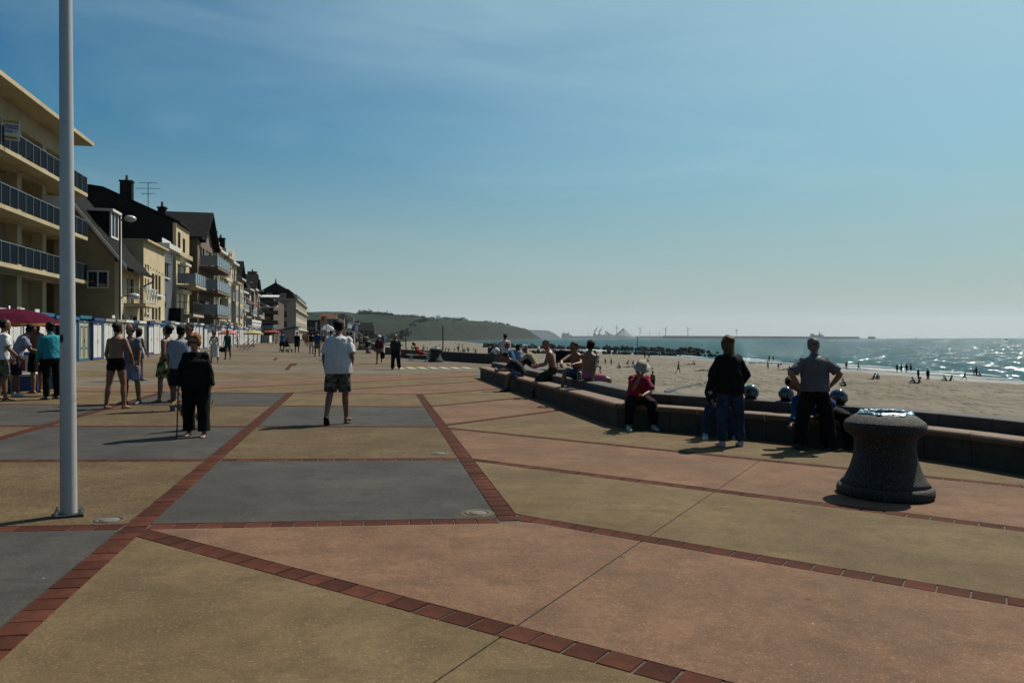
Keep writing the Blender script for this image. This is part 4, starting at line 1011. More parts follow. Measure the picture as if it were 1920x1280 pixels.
styles = [('white beach hut with blue roof', M_HWHITE, M_HBLUE, M_HBLUE, M_HWHITE), ('all white beach hut with a grey roof', M_HWHITE, M_HGREY, M_HWHITE, M_HWHITE),
          ('teal beach hut with cream arched door panels', M_HTEAL, M_HTEAL, M_HTEAL, M_HCREAM), ('white beach hut with navy frame and base', M_HWHITE, M_HNAVY, M_HNAVY, M_HWHITE), ('white beach hut with white roof board', M_HWHITE, M_HWHITE, M_HGREY, M_HWHITE)]
order = [1, 4, 1, 0, 0, 0, 0, 2, 3, 1, 1, 4, 0, 4, 3, 1, 0, 3, 1, 4, 0, 1, 0, 1, 3, 4, 0, 1, 3, 1, 4, 0, 1, 1, 3, 0, 4, 1, 0, 3, 1, 4, 1, 0, 1, 4, 1, 1, 1, 1, 1]
d = 25.6; hut_no = 0
ordw = ['', 'second', 'third', 'fourth', 'fifth', 'sixth', 'seventh', 'eighth', 'ninth', 'tenth', 'eleventh', 'twelfth', 'thirteenth', 'fourteenth', 'fifteenth', 'sixteenth', 'seventeenth', 'eighteenth', 'nineteenth', 'twentieth']
rh = random.Random(5)
while d < 120:
    st = order[hut_no % len(order)]; lab, mbdy, mroof, mtrim, mdoor = styles[st]
    x = -KH - 0.22 * d + rh.uniform(-.12, .12); hgt = rh.choice((2.12, 2.2, 2.26)); w = 1.62 if d > 30 else 1.8
    e = empty('beach_hut', (x, d, gz(x)), AX + rh.uniform(-.02, .02)); sc = w / 1.62
    px_ = 960 + FPX * x / d
    tens = ['', '', 'twenty', 'thirty', 'forty', 'fifty', 'sixty']; ones = ['first'] + ordw[1:]
    k_ = hut_no + 1; o_ = ones[k_ - 1] if k_ <= 20 else (tens[k_ // 10] + '-' + ones[k_ % 10 - 1] if k_ % 10 else tens[k_ // 10][:-1] + 'ieth')
    lb = lab + ', ' + o_ + ' hut from the near end'
    tag(e, lb, 'beach hut', 'row of beach huts')
    def pc(nm, key, fn, m, par=e, z=1.0):
        o = inst(nm, hm(key, fn, m), par); return o
    bd = pc('body', 'hut_body', lambda: MB().b2(-1.75, 0, -0.78, 0.78, 0.06, 2.02), mbdy); bd.scale = (1, sc, hgt / 2.2)
    rf = pc('roof', 'hut_roof', lambda: MB().prism([(-1.95, 0, 1.99), (0.14, 0, 2.05), (0.14, 0, 2.2), (-1.95, 0, 2.10)], (0, -0.82, 0), (0, 1.64, 0)), mroof); rf.scale = (1, sc, hgt / 2.2); rf.location.z = 0.003
    tr = pc('frame', 'hut_frame', lambda: MB().b2(-.06, 0.05, -0.785, -0.70, 0.02, 1.98).b2(-.06, 0.05, 0.70, 0.785, 0.02, 1.98).b2(0.002, 0.052, -0.70, 0.70, 0.02, 0.13).b2(0.002, 0.052, -.70, .70, 1.86, 1.98), mtrim); tr.scale = (1, sc, hgt / 2.2)
    dl = pc('door', 'hut_door', doors, mdoor); dl.scale = (1, sc, hgt / 2.2)
    inst('door_gap', hm('hut_gap', lambda: MB().b2(0.036, 0.042, -0.012, 0.012, 0.14, 1.84).b2(0.036, 0.05, 0.05, 0.075, 0.9, 1.06), M_HNAVY), dl)
    if st == 2: inst('arch_trim', hm('hut_arch', lambda: MB().b2(0.036, 0.046, -0.56, -0.50, .2, 1.7).b2(0.036, 0.046, -0.16, -0.1, .2, 1.7).b2(0.036, 0.046, .1, .16, .2, 1.7).b2(0.036, 0.046, .5, .56, .2, 1.7).b2(0.036, 0.046, -.5, -.16, 1.64, 1.7).b2(0.036, 0.046, .16, .5, 1.64, 1.7).b2(0.036, 0.046, -.5, -.16, .6, .66).b2(0.036, 0.046, .16, .5, .6, .66), M_HTEAL), dl)
    plt = inst('number_plate', hm('hut_plate', lambda: MB().b2(0.054, 0.066, -0.15, 0.15, 1.885, 1.96), M_PLATE if st != 0 else M_HNAVY), e); plt.scale = (1, 1, hgt / 2.2)
    if hut_no in (1, 3, 4, 10): inst('roof_sign', hm('hut_sign', lambda: MB().b2(-0.3, -0.26, -0.25, 0.25, 2.2, 2.36), M_HWHITE), e)
    d += (w + 0.03 + (0.55 if hut_no in (8, 13, 21) else 0)) * math.cos(AX); hut_no += 1
# lattice screen on the last huts
e = empty('lattice_screen', (-KH - .22 * 112, 112, gz(-37)), AX); tag(e, 'white lattice screen standing above the last beach huts', 'screen')
mb = MB().b2(-.05, 0, -6, 6, 2.3, 2.4).b2(-.05, 0, -6, 6, 3.25, 3.35)
for k in range(12): mb.tube([(-.02, -6 + k, 2.35), (-.02, -5 + k, 3.3)], .06, 4).tube([(-.02, -5 + k, 2.35), (-.02, -6 + k, 3.3)], .06, 4)
mb.b2(-.06, .04, -6.1, -5.95, 0, 3.4).b2(-.06, .04, 5.95, 6.1, 0, 3.4); mb.build('lattice', M_HWHITE, e)

# ---- umbrellas
def umbrella(label, p, r, ztop, drop, m, m2=None, pole_h=None, fringe=0.08, cat='umbrella'):
    e = empty('parasol', p, 0.3); tag(e, label, cat, 'parasols on the promenade')
    n = 10; mb = MB(); vs = [(0, 0, ztop)]; fs = []
    for i, (k, z) in enumerate(((0.35, 0.10), (0.7, 0.42), (1.0, 1.0))):
        for j in range(n * 2):
            a = math.pi * j / n; rr = r * k * (1.0 if j % 2 == 0 else 0.965); vs.append((rr * math.cos(a), rr * math.sin(a), ztop - drop * z + (0 if j % 2 == 0 else 0.03 * k)))
    for j in range(n * 2):
        fs.append((0, 1 + j, 1 + (j + 1) % (2 * n)))
        for i in range(2): fs.append((1 + i * 2 * n + j, 1 + (i + 1) * 2 * n + j, 1 + (i + 1) * 2 * n + (j + 1) % (2 * n), 1 + i * 2 * n + (j + 1) % (2 * n)))
    c = mb.add(vs, fs).build('canopy', m, e)
    mb = MB(); vs = []; fs = []
    for j in range(n * 4):
        a = math.pi * j / n / 2
        vs += [(r * 1.002 * math.cos(a), r * 1.002 * math.sin(a), ztop - drop + .005), (r * 1.006 * math.cos(a), r * 1.006 * math.sin(a), ztop - drop - fringe * (1 if j % 2 else .7))]
    fs = [(2 * j, 2 * j + 1, (2 * j + 3) % (8 * n), (2 * j + 2) % (8 * n)) for j in range(4 * n)]
    mb.add(vs, fs).build('valance', m2 or m, c)
    MB().tube([(0, 0, 0), (0, 0, ztop + 0.06)], 0.022, 8).build('pole', M_ALU, e, True)
    rb = MB()
    for j in range(n): a = 2 * math.pi * j / n; rb.tube([(0, 0, ztop - .05), (r * .5 * math.cos(a), r * .5 * math.sin(a), ztop - drop * .25), (r * .98 * math.cos(a), r * .98 * math.sin(a), ztop - drop - .01)], 0.008, 4)
    rb.build('rib', M_ALU, e)
    MB().lathe([(0.22, 0), (0.22, 0.06), (0.06, 0.10), (0.04, 0.3)], 16).build('stand', M_DARKW, e)
    return e, c
M_MAR = mat('maroon_cloth', (0.085, 0.006, 0.024), 0.95, 0.25, 2, spec=0.05); M_PNK = mat('pink_cloth', (0.55, 0.12, 0.13), 0.8, 0.2, 2); M_YEL = mat('yellow_cloth', (0.48, 0.40, 0.13), 0.8, 0.2, 2); M_RED = mat('red_cloth', (0.42, 0.018, 0.022), 0.8, 0.2, 2); M_ORG = mat('orange_print', (0.60, 0.20, 0.02), 0.6, 0.1, 5)
pm = V((-0.655 * 18.0, 18.0, 0)); pm.z = gz(pm.x)
ue, uc = umbrella('maroon ice cream parasol over the group on the left edge', pm, 1.12, 2.0, 0.36, M_MAR, M_ORG, fringe=0.06)
for a in (-70, -30, 10): 
    t = R(a - 17); MB().box((0.86 * math.cos(t), 0.86 * math.sin(t), 2.0 - .36 * .63), (0.16, 0.30, 0.012), M=Matrix.Rotation(t, 3, 'Z') @ Matrix.Rotation(R(27), 3, 'Y')).build('logo_patch', M_ORG if a != 10 else M_HWHITE, uc)
def gp(px, d): x = (px - 960) / FPX * d; return V((x, d, gz(x)))
umbrella('pink beach parasol behind the woman in the teal dress', gp(428, 62), 0.78, 1.72, 0.3, M_PNK)
umbrella('pale yellow parasol over the deck chairs by the huts', gp(475, 84), 1.05, 1.75, 0.3, M_YEL, fringe=0.15)
umbrella('first red parasol at the far kiosk', gp(503, 118), 1.1, 1.95, 0.28, M_RED); umbrella('second red parasol at the far kiosk, beside the grey kiosk', gp(517, 118), 1.1, 1.95, 0.28, M_RED)

# ---- ice cream cart under the maroon parasol
pc_ = gp(40, 19.8); e = empty('ice_cream_cart', pc_, R(20)); tag(e, 'white ice cream cart with red and yellow prints under the maroon parasol', 'cart')
MB().b2(-.35, .35, -.3, .3, 0.12, 0.85).build('body', M_HWHITE, e); MB().b2(-.38, .38, -.33, .33, 0.852, 0.93).build('lid', M_HBLUE, e)
for k, (a, b, c, d_, m) in enumerate(((-.3, -.05, .15, .45, M_YEL), (-.1, .15, .4, .75, M_RED), (.05, .3, .15, .4, M_ORG), (-.3, -.12, .5, .8, M_HBLUE))): MB().b2(a, b, -.306, -.302, c, d_).build('print_patch', m, e)
for sx in (-.25, .25): MB().tube([(sx, -.28, .12), (sx, .28, .12)], .11, 12).build('wheel', M_BLK, e)
for i, (px, dd, m) in enumerate(((56, 19.0, M_HNAVY), (84, 19.6, M_HBLUE))):
    e = empty('cool_box', gp(px, dd), R(15 + 20 * i)); tag(e, ('navy' if i == 0 else 'lighter blue') + ' plastic cool box on the ground by the ice cream cart', 'cool box')
    MB().b2(-.22, .22, -.16, .16, 0, .36).build('body', m, e, bevel=.02); MB().b2(-.235, .235, -.175, .175, .363, .43).build('lid', M_HWHITE, e, bevel=.015)
    MB().tube([(-.24, 0, .3), (-.24, 0, .47), (.24, 0, .47), (.24, 0, .3)], .012, 6).build('handle', M_HWHITE, e)

# ---- deck chairs, lounger, kiosk, signs
def deck_chair(label, p, rz, m):
    e = empty('deck_chair', p, rz); tag(e, label, 'deck chair', 'deck chairs by the huts')
    f = MB()
    for s_ in (-.28, .28): f.tube([(s_, -.45, 0), (s_, .5, 1.0)], .02, 5).tube([(s_, .45, 0), (s_, -.35, .45)], .02, 5)
    f.tube([(-.28, .5, 1.0), (.28, .5, 1.0)], .02, 5).tube([(-.28, -.35, .45), (.28, -.35, .45)], .02, 5); f.build('frame', M_BROWN, e)
    pts = [(-.35, .45), (-.2, .30), (0.05, .28), (.25, .5), (.5, 1.0)]
    s = MB(); vs = [(x, y, z) for (y, z) in pts for x in (-.26, .26)] + [(x, y, z - .015) for (y, z) in pts for x in (-.26, .26)]
    s.add(vs, [(2 * i, 2 * i + 1, 2 * i + 3, 2 * i + 2) for i in range(4)] + [(10 + 2 * i, 12 + 2 * i, 13 + 2 * i, 11 + 2 * i) for i in range(4)]); s.build('sling', m, e)
M_NAVYC = mat('navy_canvas', (0.012, 0.016, 0.035), 0.85, 0.2, 3)
for i, (px, d_) in enumerate(((457, 66), (465, 68), (473, 70))): deck_chair(('first', 'middle', 'last')[i] + ' dark deck chair under the yellow parasol', gp(px, d_), R(-70), M_NAVYC)
ek = empty('kiosk', gp(540, 118), AX * 0.3); tag(ek, 'small pale grey kiosk with sloping roof beside the red parasols', 'kiosk')
MB().prism([(-1.1, 0, 0), (1.1, 0, 0), (1.1, 0, 2.35), (-1.1, 0, 1.95)], (0, 0, 0), (0, 2.6, 0)).build('wall', M_HGREY, ek); MB().prism([(-1.9, 0, 1.86), (1.35, 0, 2.45), (1.35, 0, 2.6), (-1.9, 0, 2.0)], (0, -.25, 0.02), (0, 3.2, 0)).build('roof', M_HNAVY, ek); MB().b2(-1.75, -1.6, -.1, .05, 0, 1.9).build('post', M_HWHITE, ek)
er = empty('snack_stall', gp(508, 121), AX); tag(er, 'low white snack stall counter behind the red parasols', 'stall')
MB().b2(-1.2, 0.0, -3.0, 3.0, 0, 1.15).build('counter', M_HWHITE, er); MB().b2(-1.6, .6, -3.3, 3.3, 2.35, 2.7).build('canopy', M_HTEAL, er)
for s_ in (-3.1, 3.1): MB().b2(.4, .5, s_ - .05, s_ + .05, 0, 2.35).build('post', M_HWHITE, er)
el = empty('sun_lounger', gp(790, 47.5), R(-90)); tag(el, 'folding sun lounger with white frame beside the distant bench wall', 'lounger')
f = MB()
for s_ in (-.3, .3): f.tube([(s_, -.9, .38), (s_, .35, .36), (s_, .95, .95)], .02, 6).tube([(s_, -.7, .38), (s_, -.5, 0)], .02, 5).tube([(s_, -.5, .38), (s_, -.75, 0)], .02, 5).tube([(s_, .3, .36), (s_, .6, 0)], .02, 5).tube([(s_, .6, .6), (s_, .25, 0)], .02, 5)
f.build('frame', M_WHITE, el); MB().prism([(0, -.9, .385), (0, .35, .365), (0, .95, .955), (0, .95, .98), (0, .35, .39), (0, -.9, .41)], (-.28, 0, 0), (.56, 0, 0)).build('sling', M_HCREAM, el)

def sign_mast(label, p, h, arms):
    e = empty('sign_post', p); tag(e, label, 'sign post'); MB().tube([(0, 0, 0), (0, 0, h)], 0.14, 8).build('post', M_WHITE, e); MB().tube([(0, 0, h + .005), (0, 0, h + .5)], [0.22, .12], 8).build('cap', M_HNAVY, e)
    if arms: MB().tube([(-.55, 0, h + .75), (.55, 0, h + .65)], .09, 6).tube([(0, 0, h + .5), (0, 0, h + 1.3)], .05, 6).build('arms', M_WHITE, e)
sign_mast('white lifeguard post with crossed white arms behind the man in the white shirt', gp(663, 72), 1.9, True)
sign_mast('short white post beside the woman in the hat', gp(718, 56), 0.95, False)
er = empty('banner_sign', at(607, 622, 300)); er.location.z = 3.0; tag(er, 'orange picture banner on posts at the end of the promenade', 'banner')
MB().b2(-1.1, 1.1, -.05, .05, 3.5, 7.0).build('panel', M_ORG, er); MB().b2(-.9, .2, -.09, -.055, 5.2, 6.8).build('picture', M_RED, er)
for s_ in (-1.15, 1.15): MB().tube([(s_, 0, -3), (s_, 0, 7.1)], .08, 6).build('post', M_ALU, er)
et = empty('marquee_tent', at(618, 622, 310)); et.location.z = 3.2; tag(et, 'white pointed marquee at the end of the promenade', 'tent')
MB().add([(-3, -2, 1.6), (3, -2, 1.2), (3, 2, 1.2), (-3, 2, 1.6), (-1.6, 0, 4.2)], [(0, 1, 4), (1, 2, 4), (2, 3, 4), (3, 0, 4), (3, 2, 1, 0)]).build('canopy', M_WHITE, et)
for x, y in ((-2.9, -1.9), (2.9, -1.9), (2.9, 1.9), (-2.9, 1.9)): MB().tube([(x, y, -3), (x, y, 1.35)], .06, 5).build('pole', M_ALU, et)
eb = empty('low_building', at(588, 622, 330)); eb.location.z = 1.0; tag(eb, 'dark flat building beyond the hotel', 'building')
MB().b2(-3.2, 3.2, 0, 10, 0, 8.2).build('wall', M_DARKWALL, eb); MB().b2(.9, 1.5, -.2, -.01, 0, 7.2).build('white_stripe', M_WHITE, eb)
for k in range(3): MB().b2(-2.6 + k * 1.1, -1.9 + k * 1.1, -.06, -.005, 4, 5.2).build('window', M_GLASS, eb)
# ================================================================= shore, harbour, hills
def beach_pt(px, py):
    lo, hi = 12.0, 1400.0
    f = lambda t: (CAMZ - (py - HOR) / FPX * t) - max(beach_z((px - 960) / FPX * t, t), SEA_Z)
    for _ in range(50):
        m_ = (lo + hi) / 2
        if f(m_) > 0: lo = m_
        else: hi = m_
    x = (px - 960) / FPX * lo; return V((x, lo, max(beach_z(x, lo), SEA_Z)))
M_ROCK = mat('groyne_rock', (0.030, 0.028, 0.025), 0.95, 0.5, 1.2, bump=0.6, bscale=4, spec=0.15)
rock_me = []
for k in range(6):
    bm = bmesh.new(); bmesh.ops.create_icosphere(bm, subdivisions=2, radius=1.0)
    for v in bm.verts: v.co *= 0.75 + 0.5 * noise.noise(v.co * 1.3 + V((k * 7, 0, 0))); v.co.z *= 0.75
    me = bpy.data.meshes.new('rock'); bm.to_mesh(me); bm.free(); me.materials.append(M_ROCK); rock_me.append(me)
def groyne(label, pts, nrock, width, smin, smax, seed):
    e = empty('rock_groyne', beach_pt(*pts[0])); tag(e, label, 'groyne'); rr = random.Random(seed)
    P = [beach_pt(*q) for q in pts]
    for i in range(nrock):
        t = rr.random() * (len(P) - 1); k = int(t); q = P[k].lerp(P[min(k + 1, len(P) - 1)], t - k)
        dirv = (P[min(k + 1, len(P) - 1)] - P[k]).normalized(); nr = V((-dirv.y, dirv.x, 0)); w = rr.gauss(0, 0.45)
        w = max(-1, min(1, w)); s_ = rr.uniform(smin, smax) * (1.1 - .4 * abs(w)); s_ *= (q.y / 300.0) ** 0.35
        pos = q + nr * (w * width); pos.z = max(SEA_Z - .2, beach_z(pos.x, pos.y)) + s_ * .25 + (1 - abs(w)) * s_ * .45
        inst('rock', rock_me[i % 6], e, pos - e.location, (rr.random() * 6, rr.random() * 6, rr.random() * 6), (s_, s_ * rr.uniform(.8, 1.2), s_ * .9))
groyne('far row of dark boulders running into the sea', [(905, 651), (1000, 653), (1120, 655), (1230, 658), (1330, 662.5)], 230, 6, 1.0, 1.75, 3)
groyne('near row of dark boulders across the wet sand', [(930, 661), (1040, 663), (1150, 664), (1250, 666), (1345, 668)], 230, 4, 0.6, 1.15, 4)
M_WEED = mat('seaweed', (0.05, 0.05, 0.018), 0.9, 0.4, 3)
mb = MB(); rr = random.Random(9)
for i in range(260):
    c_ = beach_pt(1405 + rr.random() * 110, 679 + rr.gauss(0, 1.4) + rr.random() * 2); a = rr.random() * 6; s_ = rr.uniform(.25, .8)
    mb.add([c_ + V((s_ * math.cos(a + k * 2.1), s_ * math.sin(a + k * 2.1), .05 + .08 * (k == 1))) for k in range(3)] , [(0, 1, 2)])
tag(mb.build('seaweed', M_WEED), 'line of olive seaweed on the wet sand', kind='stuff')
M_ROPE = mat('hose_dark', (0.02, 0.025, 0.03), 0.6, 0.2, 4)
for i, (a, b, c_) in enumerate((((1246, 735), (1290, 724), (1345, 713)), ((1250, 736), (1300, 724), (1345, 720)))):
    tag(MB().tube([beach_pt(*q) + V((0, 0, .06)) for q in (a, b, c_)], .07, 6).build('hose', M_ROPE), ('upper' if i == 0 else 'lower') + ' dark hose lying on the sand behind the pink hatted woman', 'hose')
M_POST = mat('rusty_post', (0.10, 0.045, 0.025), 0.8, 0.3, 3)
def post(label, base, h, r=.07, m=None, top=None):
    e = empty('beach_post', base); tag(e, label, 'post'); MB().tube([(0, 0, -.5), (0, 0, h)], r, 6).build('pole', m or M_POST, e)
    if top: MB().b2(-.5, .5, -.06, .06, h, h + .5).build('topmark', m or M_POST, e)
p_ = gp(830.5, 62); p_.z = -2.6; post('thin rusty mast on the beach behind the farther litter bin', p_, 5.1, .05)
p_ = gp(761, 70); p_.z = -2.6; post('thin brown mast on the beach beside the man in dark clothes', p_, 4.2, .05)
p_ = beach_pt(1195, 660); post('slim dark tide post rising from the far boulders', p_, 7.0, .18, M_ROCK); p_ = beach_pt(1459, 655); 

# ---- breakwater, harbour
def haze_mat(name, c): return mat(name, c, 0.95, 0.15, 0.02, spec=0.05)  # far colours with distance haze tinted into them
M_BRK = haze_mat('breakwater_stone', (0.030, 0.040, 0.048)); M_HARB = haze_mat('harbour_haze_blue', (0.06, 0.085, 0.11)); M_SAND2 = haze_mat('stockpile', (0.30, 0.31, 0.30)); M_SHIP = haze_mat('ship_white', (0.35, 0.38, 0.40))
def far(px, d): return V(((px - 960) / FPX * d, d, SEA_Z))
def zf_(y, d): return CAMZ + (HOR - y) / FPX * d - SEA_Z      # height above the sea
D1 = 4600
x0, x1 = far(1242, D1).x, far(1611, D1).x
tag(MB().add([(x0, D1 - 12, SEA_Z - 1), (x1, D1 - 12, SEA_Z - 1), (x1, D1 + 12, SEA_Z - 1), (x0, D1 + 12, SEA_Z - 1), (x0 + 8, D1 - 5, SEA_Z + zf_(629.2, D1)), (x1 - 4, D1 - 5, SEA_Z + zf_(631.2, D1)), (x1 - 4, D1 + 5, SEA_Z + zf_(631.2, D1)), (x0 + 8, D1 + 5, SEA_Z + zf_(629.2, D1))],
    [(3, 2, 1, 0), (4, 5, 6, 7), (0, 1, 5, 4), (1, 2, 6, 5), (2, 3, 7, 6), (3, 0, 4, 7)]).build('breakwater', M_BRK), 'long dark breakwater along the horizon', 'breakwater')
x0, x1 = far(1214, 4700).x, far(1243, 4700).x
tag(MB().add([(x0, 4690, SEA_Z), (x1, 4690, SEA_Z), (x1, 4720, SEA_Z), (x0, 4720, SEA_Z), (x0 + 30, 4700, SEA_Z + 7), (x1 - 10, 4700, SEA_Z + 7)], [(0, 1, 5, 4), (1, 2, 5), (2, 3, 4, 5), (3, 0, 4)]).build('rock_islet', M_BRK), 'low dark rock islet at the left tip of the breakwater', 'islet')
D2 = 4550
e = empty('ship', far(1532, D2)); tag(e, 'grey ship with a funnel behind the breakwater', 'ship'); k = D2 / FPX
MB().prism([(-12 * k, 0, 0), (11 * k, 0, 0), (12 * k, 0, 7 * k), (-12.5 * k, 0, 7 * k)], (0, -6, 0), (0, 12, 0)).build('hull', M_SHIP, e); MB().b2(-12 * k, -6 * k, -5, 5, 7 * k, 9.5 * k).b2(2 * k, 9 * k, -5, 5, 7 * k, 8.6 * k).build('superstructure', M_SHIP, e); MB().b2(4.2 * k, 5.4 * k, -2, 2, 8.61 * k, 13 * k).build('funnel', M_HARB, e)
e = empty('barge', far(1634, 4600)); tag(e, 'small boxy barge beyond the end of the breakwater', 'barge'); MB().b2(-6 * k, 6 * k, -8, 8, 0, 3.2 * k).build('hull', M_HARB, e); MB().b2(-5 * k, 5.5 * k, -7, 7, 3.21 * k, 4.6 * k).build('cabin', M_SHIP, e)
e = empty('beacon', far(1381, 4560)); tag(e, 'beacon with crossed topmark standing on the breakwater', 'beacon'); MB().tube([(0, 0, 0), (0, 0, 15 * k)], 1.2, 6).build('mast', M_BRK, e); MB().tube([(-2.2 * k, 0, 14 * k), (2.2 * k, 0, 18 * k)], 1.2, 5).tube([(2.2 * k, 0, 14 * k), (-2.2 * k, 0, 18 * k)], 1.2, 5).build('topmark', M_BRK, e)
for px, lab in ((1717, 'tiny sailing boat on the horizon'), ):
    e = empty('sailing_boat', far(px, 4000)); tag(e, lab, 'boat'); kk = 4000 / FPX; MB().prism([(-1.5 * kk, 0, 2), (1.6 * kk, 0, 2), (1.1 * kk, 0, 0), (-1.2 * kk, 0, 0)], (0, -2, 0), (0, 4, 0)).build('hull', M_BRK, e); MB().add([(0, 0, 3), (1.3 * kk, 0, 3.5), (0, 0, 6.5 * kk), (0, .6, 3), (1.3 * kk, .6, 3.5), (0, .6, 6.5 * kk)], [(0, 1, 2), (5, 4, 3), (0, 3, 4, 1), (1, 4, 5, 2), (2, 5, 3, 0)]).build('sail', M_SHIP, e)
e = empty('buoy', far(1887, 1900)); tag(e, 'small dark buoy near the right edge of the sea', 'buoy'); MB().ball((0, 0, 1.0), (3.2, 3, 1.8), 8, 6).build('float', M_BRK, e); MB().tube([(0, 0, 2.6), (0, 0, 5)], .4, 5).build('topmark', M_BRK, e)
D3 = 7000; k3 = D3 / FPX
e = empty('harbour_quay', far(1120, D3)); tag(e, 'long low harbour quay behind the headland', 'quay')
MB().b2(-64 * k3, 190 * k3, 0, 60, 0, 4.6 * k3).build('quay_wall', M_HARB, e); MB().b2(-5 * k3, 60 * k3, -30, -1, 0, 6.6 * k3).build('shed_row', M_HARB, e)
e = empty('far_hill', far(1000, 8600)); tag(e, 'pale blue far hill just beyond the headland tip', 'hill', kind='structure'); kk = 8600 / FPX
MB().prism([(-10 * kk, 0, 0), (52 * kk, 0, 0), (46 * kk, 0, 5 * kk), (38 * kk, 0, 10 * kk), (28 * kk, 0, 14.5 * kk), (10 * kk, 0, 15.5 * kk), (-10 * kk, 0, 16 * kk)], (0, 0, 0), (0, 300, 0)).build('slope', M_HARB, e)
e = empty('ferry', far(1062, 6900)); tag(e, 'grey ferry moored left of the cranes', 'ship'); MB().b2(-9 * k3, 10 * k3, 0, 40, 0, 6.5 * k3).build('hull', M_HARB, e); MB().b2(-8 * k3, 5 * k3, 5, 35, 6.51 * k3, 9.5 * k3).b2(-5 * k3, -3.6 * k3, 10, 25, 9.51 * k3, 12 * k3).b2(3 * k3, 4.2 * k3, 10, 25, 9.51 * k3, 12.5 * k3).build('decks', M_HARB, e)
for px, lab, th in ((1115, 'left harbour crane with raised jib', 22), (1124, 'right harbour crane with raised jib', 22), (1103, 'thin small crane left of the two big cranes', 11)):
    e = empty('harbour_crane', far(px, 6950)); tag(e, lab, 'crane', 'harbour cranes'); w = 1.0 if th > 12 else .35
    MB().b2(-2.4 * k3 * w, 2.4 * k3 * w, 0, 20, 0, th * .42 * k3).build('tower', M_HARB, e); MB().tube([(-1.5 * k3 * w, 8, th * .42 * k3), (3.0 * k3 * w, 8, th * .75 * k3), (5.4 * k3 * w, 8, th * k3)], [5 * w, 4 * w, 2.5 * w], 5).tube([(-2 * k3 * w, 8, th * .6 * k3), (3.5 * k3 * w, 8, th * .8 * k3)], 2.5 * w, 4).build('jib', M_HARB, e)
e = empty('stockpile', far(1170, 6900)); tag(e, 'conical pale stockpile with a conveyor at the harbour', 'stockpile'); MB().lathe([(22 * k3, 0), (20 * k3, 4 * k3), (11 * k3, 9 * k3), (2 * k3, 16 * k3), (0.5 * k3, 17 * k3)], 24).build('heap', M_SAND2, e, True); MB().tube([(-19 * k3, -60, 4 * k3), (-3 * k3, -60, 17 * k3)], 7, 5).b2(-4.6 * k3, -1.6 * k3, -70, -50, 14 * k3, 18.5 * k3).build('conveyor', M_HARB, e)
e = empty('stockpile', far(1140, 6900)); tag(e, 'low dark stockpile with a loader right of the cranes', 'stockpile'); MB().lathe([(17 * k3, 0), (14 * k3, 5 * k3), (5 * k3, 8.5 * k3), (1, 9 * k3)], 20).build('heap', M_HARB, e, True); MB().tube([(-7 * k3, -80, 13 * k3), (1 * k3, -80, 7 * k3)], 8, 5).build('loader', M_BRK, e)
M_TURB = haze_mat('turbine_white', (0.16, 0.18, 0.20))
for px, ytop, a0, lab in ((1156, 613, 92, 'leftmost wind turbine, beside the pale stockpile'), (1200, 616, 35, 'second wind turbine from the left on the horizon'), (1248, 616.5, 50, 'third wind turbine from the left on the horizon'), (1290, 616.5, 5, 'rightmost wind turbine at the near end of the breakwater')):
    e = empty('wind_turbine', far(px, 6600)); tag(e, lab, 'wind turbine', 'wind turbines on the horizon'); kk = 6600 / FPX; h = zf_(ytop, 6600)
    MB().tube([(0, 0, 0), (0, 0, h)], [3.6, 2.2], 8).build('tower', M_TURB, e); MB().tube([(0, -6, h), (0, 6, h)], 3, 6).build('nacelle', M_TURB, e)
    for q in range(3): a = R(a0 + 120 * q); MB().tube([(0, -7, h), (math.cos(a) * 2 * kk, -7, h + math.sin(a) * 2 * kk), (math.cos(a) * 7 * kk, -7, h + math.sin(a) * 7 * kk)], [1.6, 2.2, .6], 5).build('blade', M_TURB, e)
for px, kx in ((1218, .5), (1236, .5)):
    e = empty('harbour_mast', far(px, 6800)); tag(e, ('left' if px == 1218 else 'right') + ' thin mast between the wind turbines', 'mast'); MB().tube([(0, 0, 0), (0, 0, 12 * k3)], 1.6, 5).build('pole', M_TURB, e)

# ---- houses, cars and hedges on the green hill
def hill_pt(px, d): x = (px - 960) / FPX * d; return V((x, d, hill_h(x, d)))
M_GRW = plaster('grey_white_render', (0.36, 0.38, 0.38), 0.2)
def cottage(label, px, d, L, W, H, rise, m, mr, rz, gable_white=False):
    e = empty('cottage', hill_pt(px, d) - V((0, 0, 1.0)), rz); tag(e, label, 'house', 'houses on the hill')
    MB().b2(-L / 2, L / 2, -W / 2, W / 2, 0, H + 1).build('wall', m, e)
    MB().prism([(0, -W / 2, 0), (0, W / 2, 0), (0, 0, rise)], (-L / 2, 0, H + 1.004), (L, 0, 0)).build('gable', M_GRW if gable_white else m, e)
    MB().prism([(0, -W / 2 - .4, -.3), (0, 0, rise), (0, W / 2 + .4, -.3), (0, W / 2 + .4, 0), (0, 0, rise + .35), (0, -W / 2 - .4, 0)], (-L / 2 - .3, 0, H + 1.01), (L + .6, 0, 0)).build('roof', mr, e)
    for k in range(3): MB().b2(-L / 2 + 1 + k * L / 3.4, -L / 2 + 2 + k * L / 3.4, -W / 2 - .05, -W / 2 - .004, 1.9, 3.1).build('window', M_GLASS, e)
    MB().b2(L / 2 - 1.2, L / 2 - .4, -.4, .4, H + rise, H + rise + 1.6).build('chimney', m, e)
cottage('pale grey gabled house on the hill above the white lifeguard post', 646, 520, 9, 8, 4.0, 4.5, M_GRW, M_SLATE, R(80)); cottage('white cottage with dark roof beside the grey gabled house', 660, 535, 7, 6, 3.2, 2.6, M_WHITE, M_SLATE, R(10))
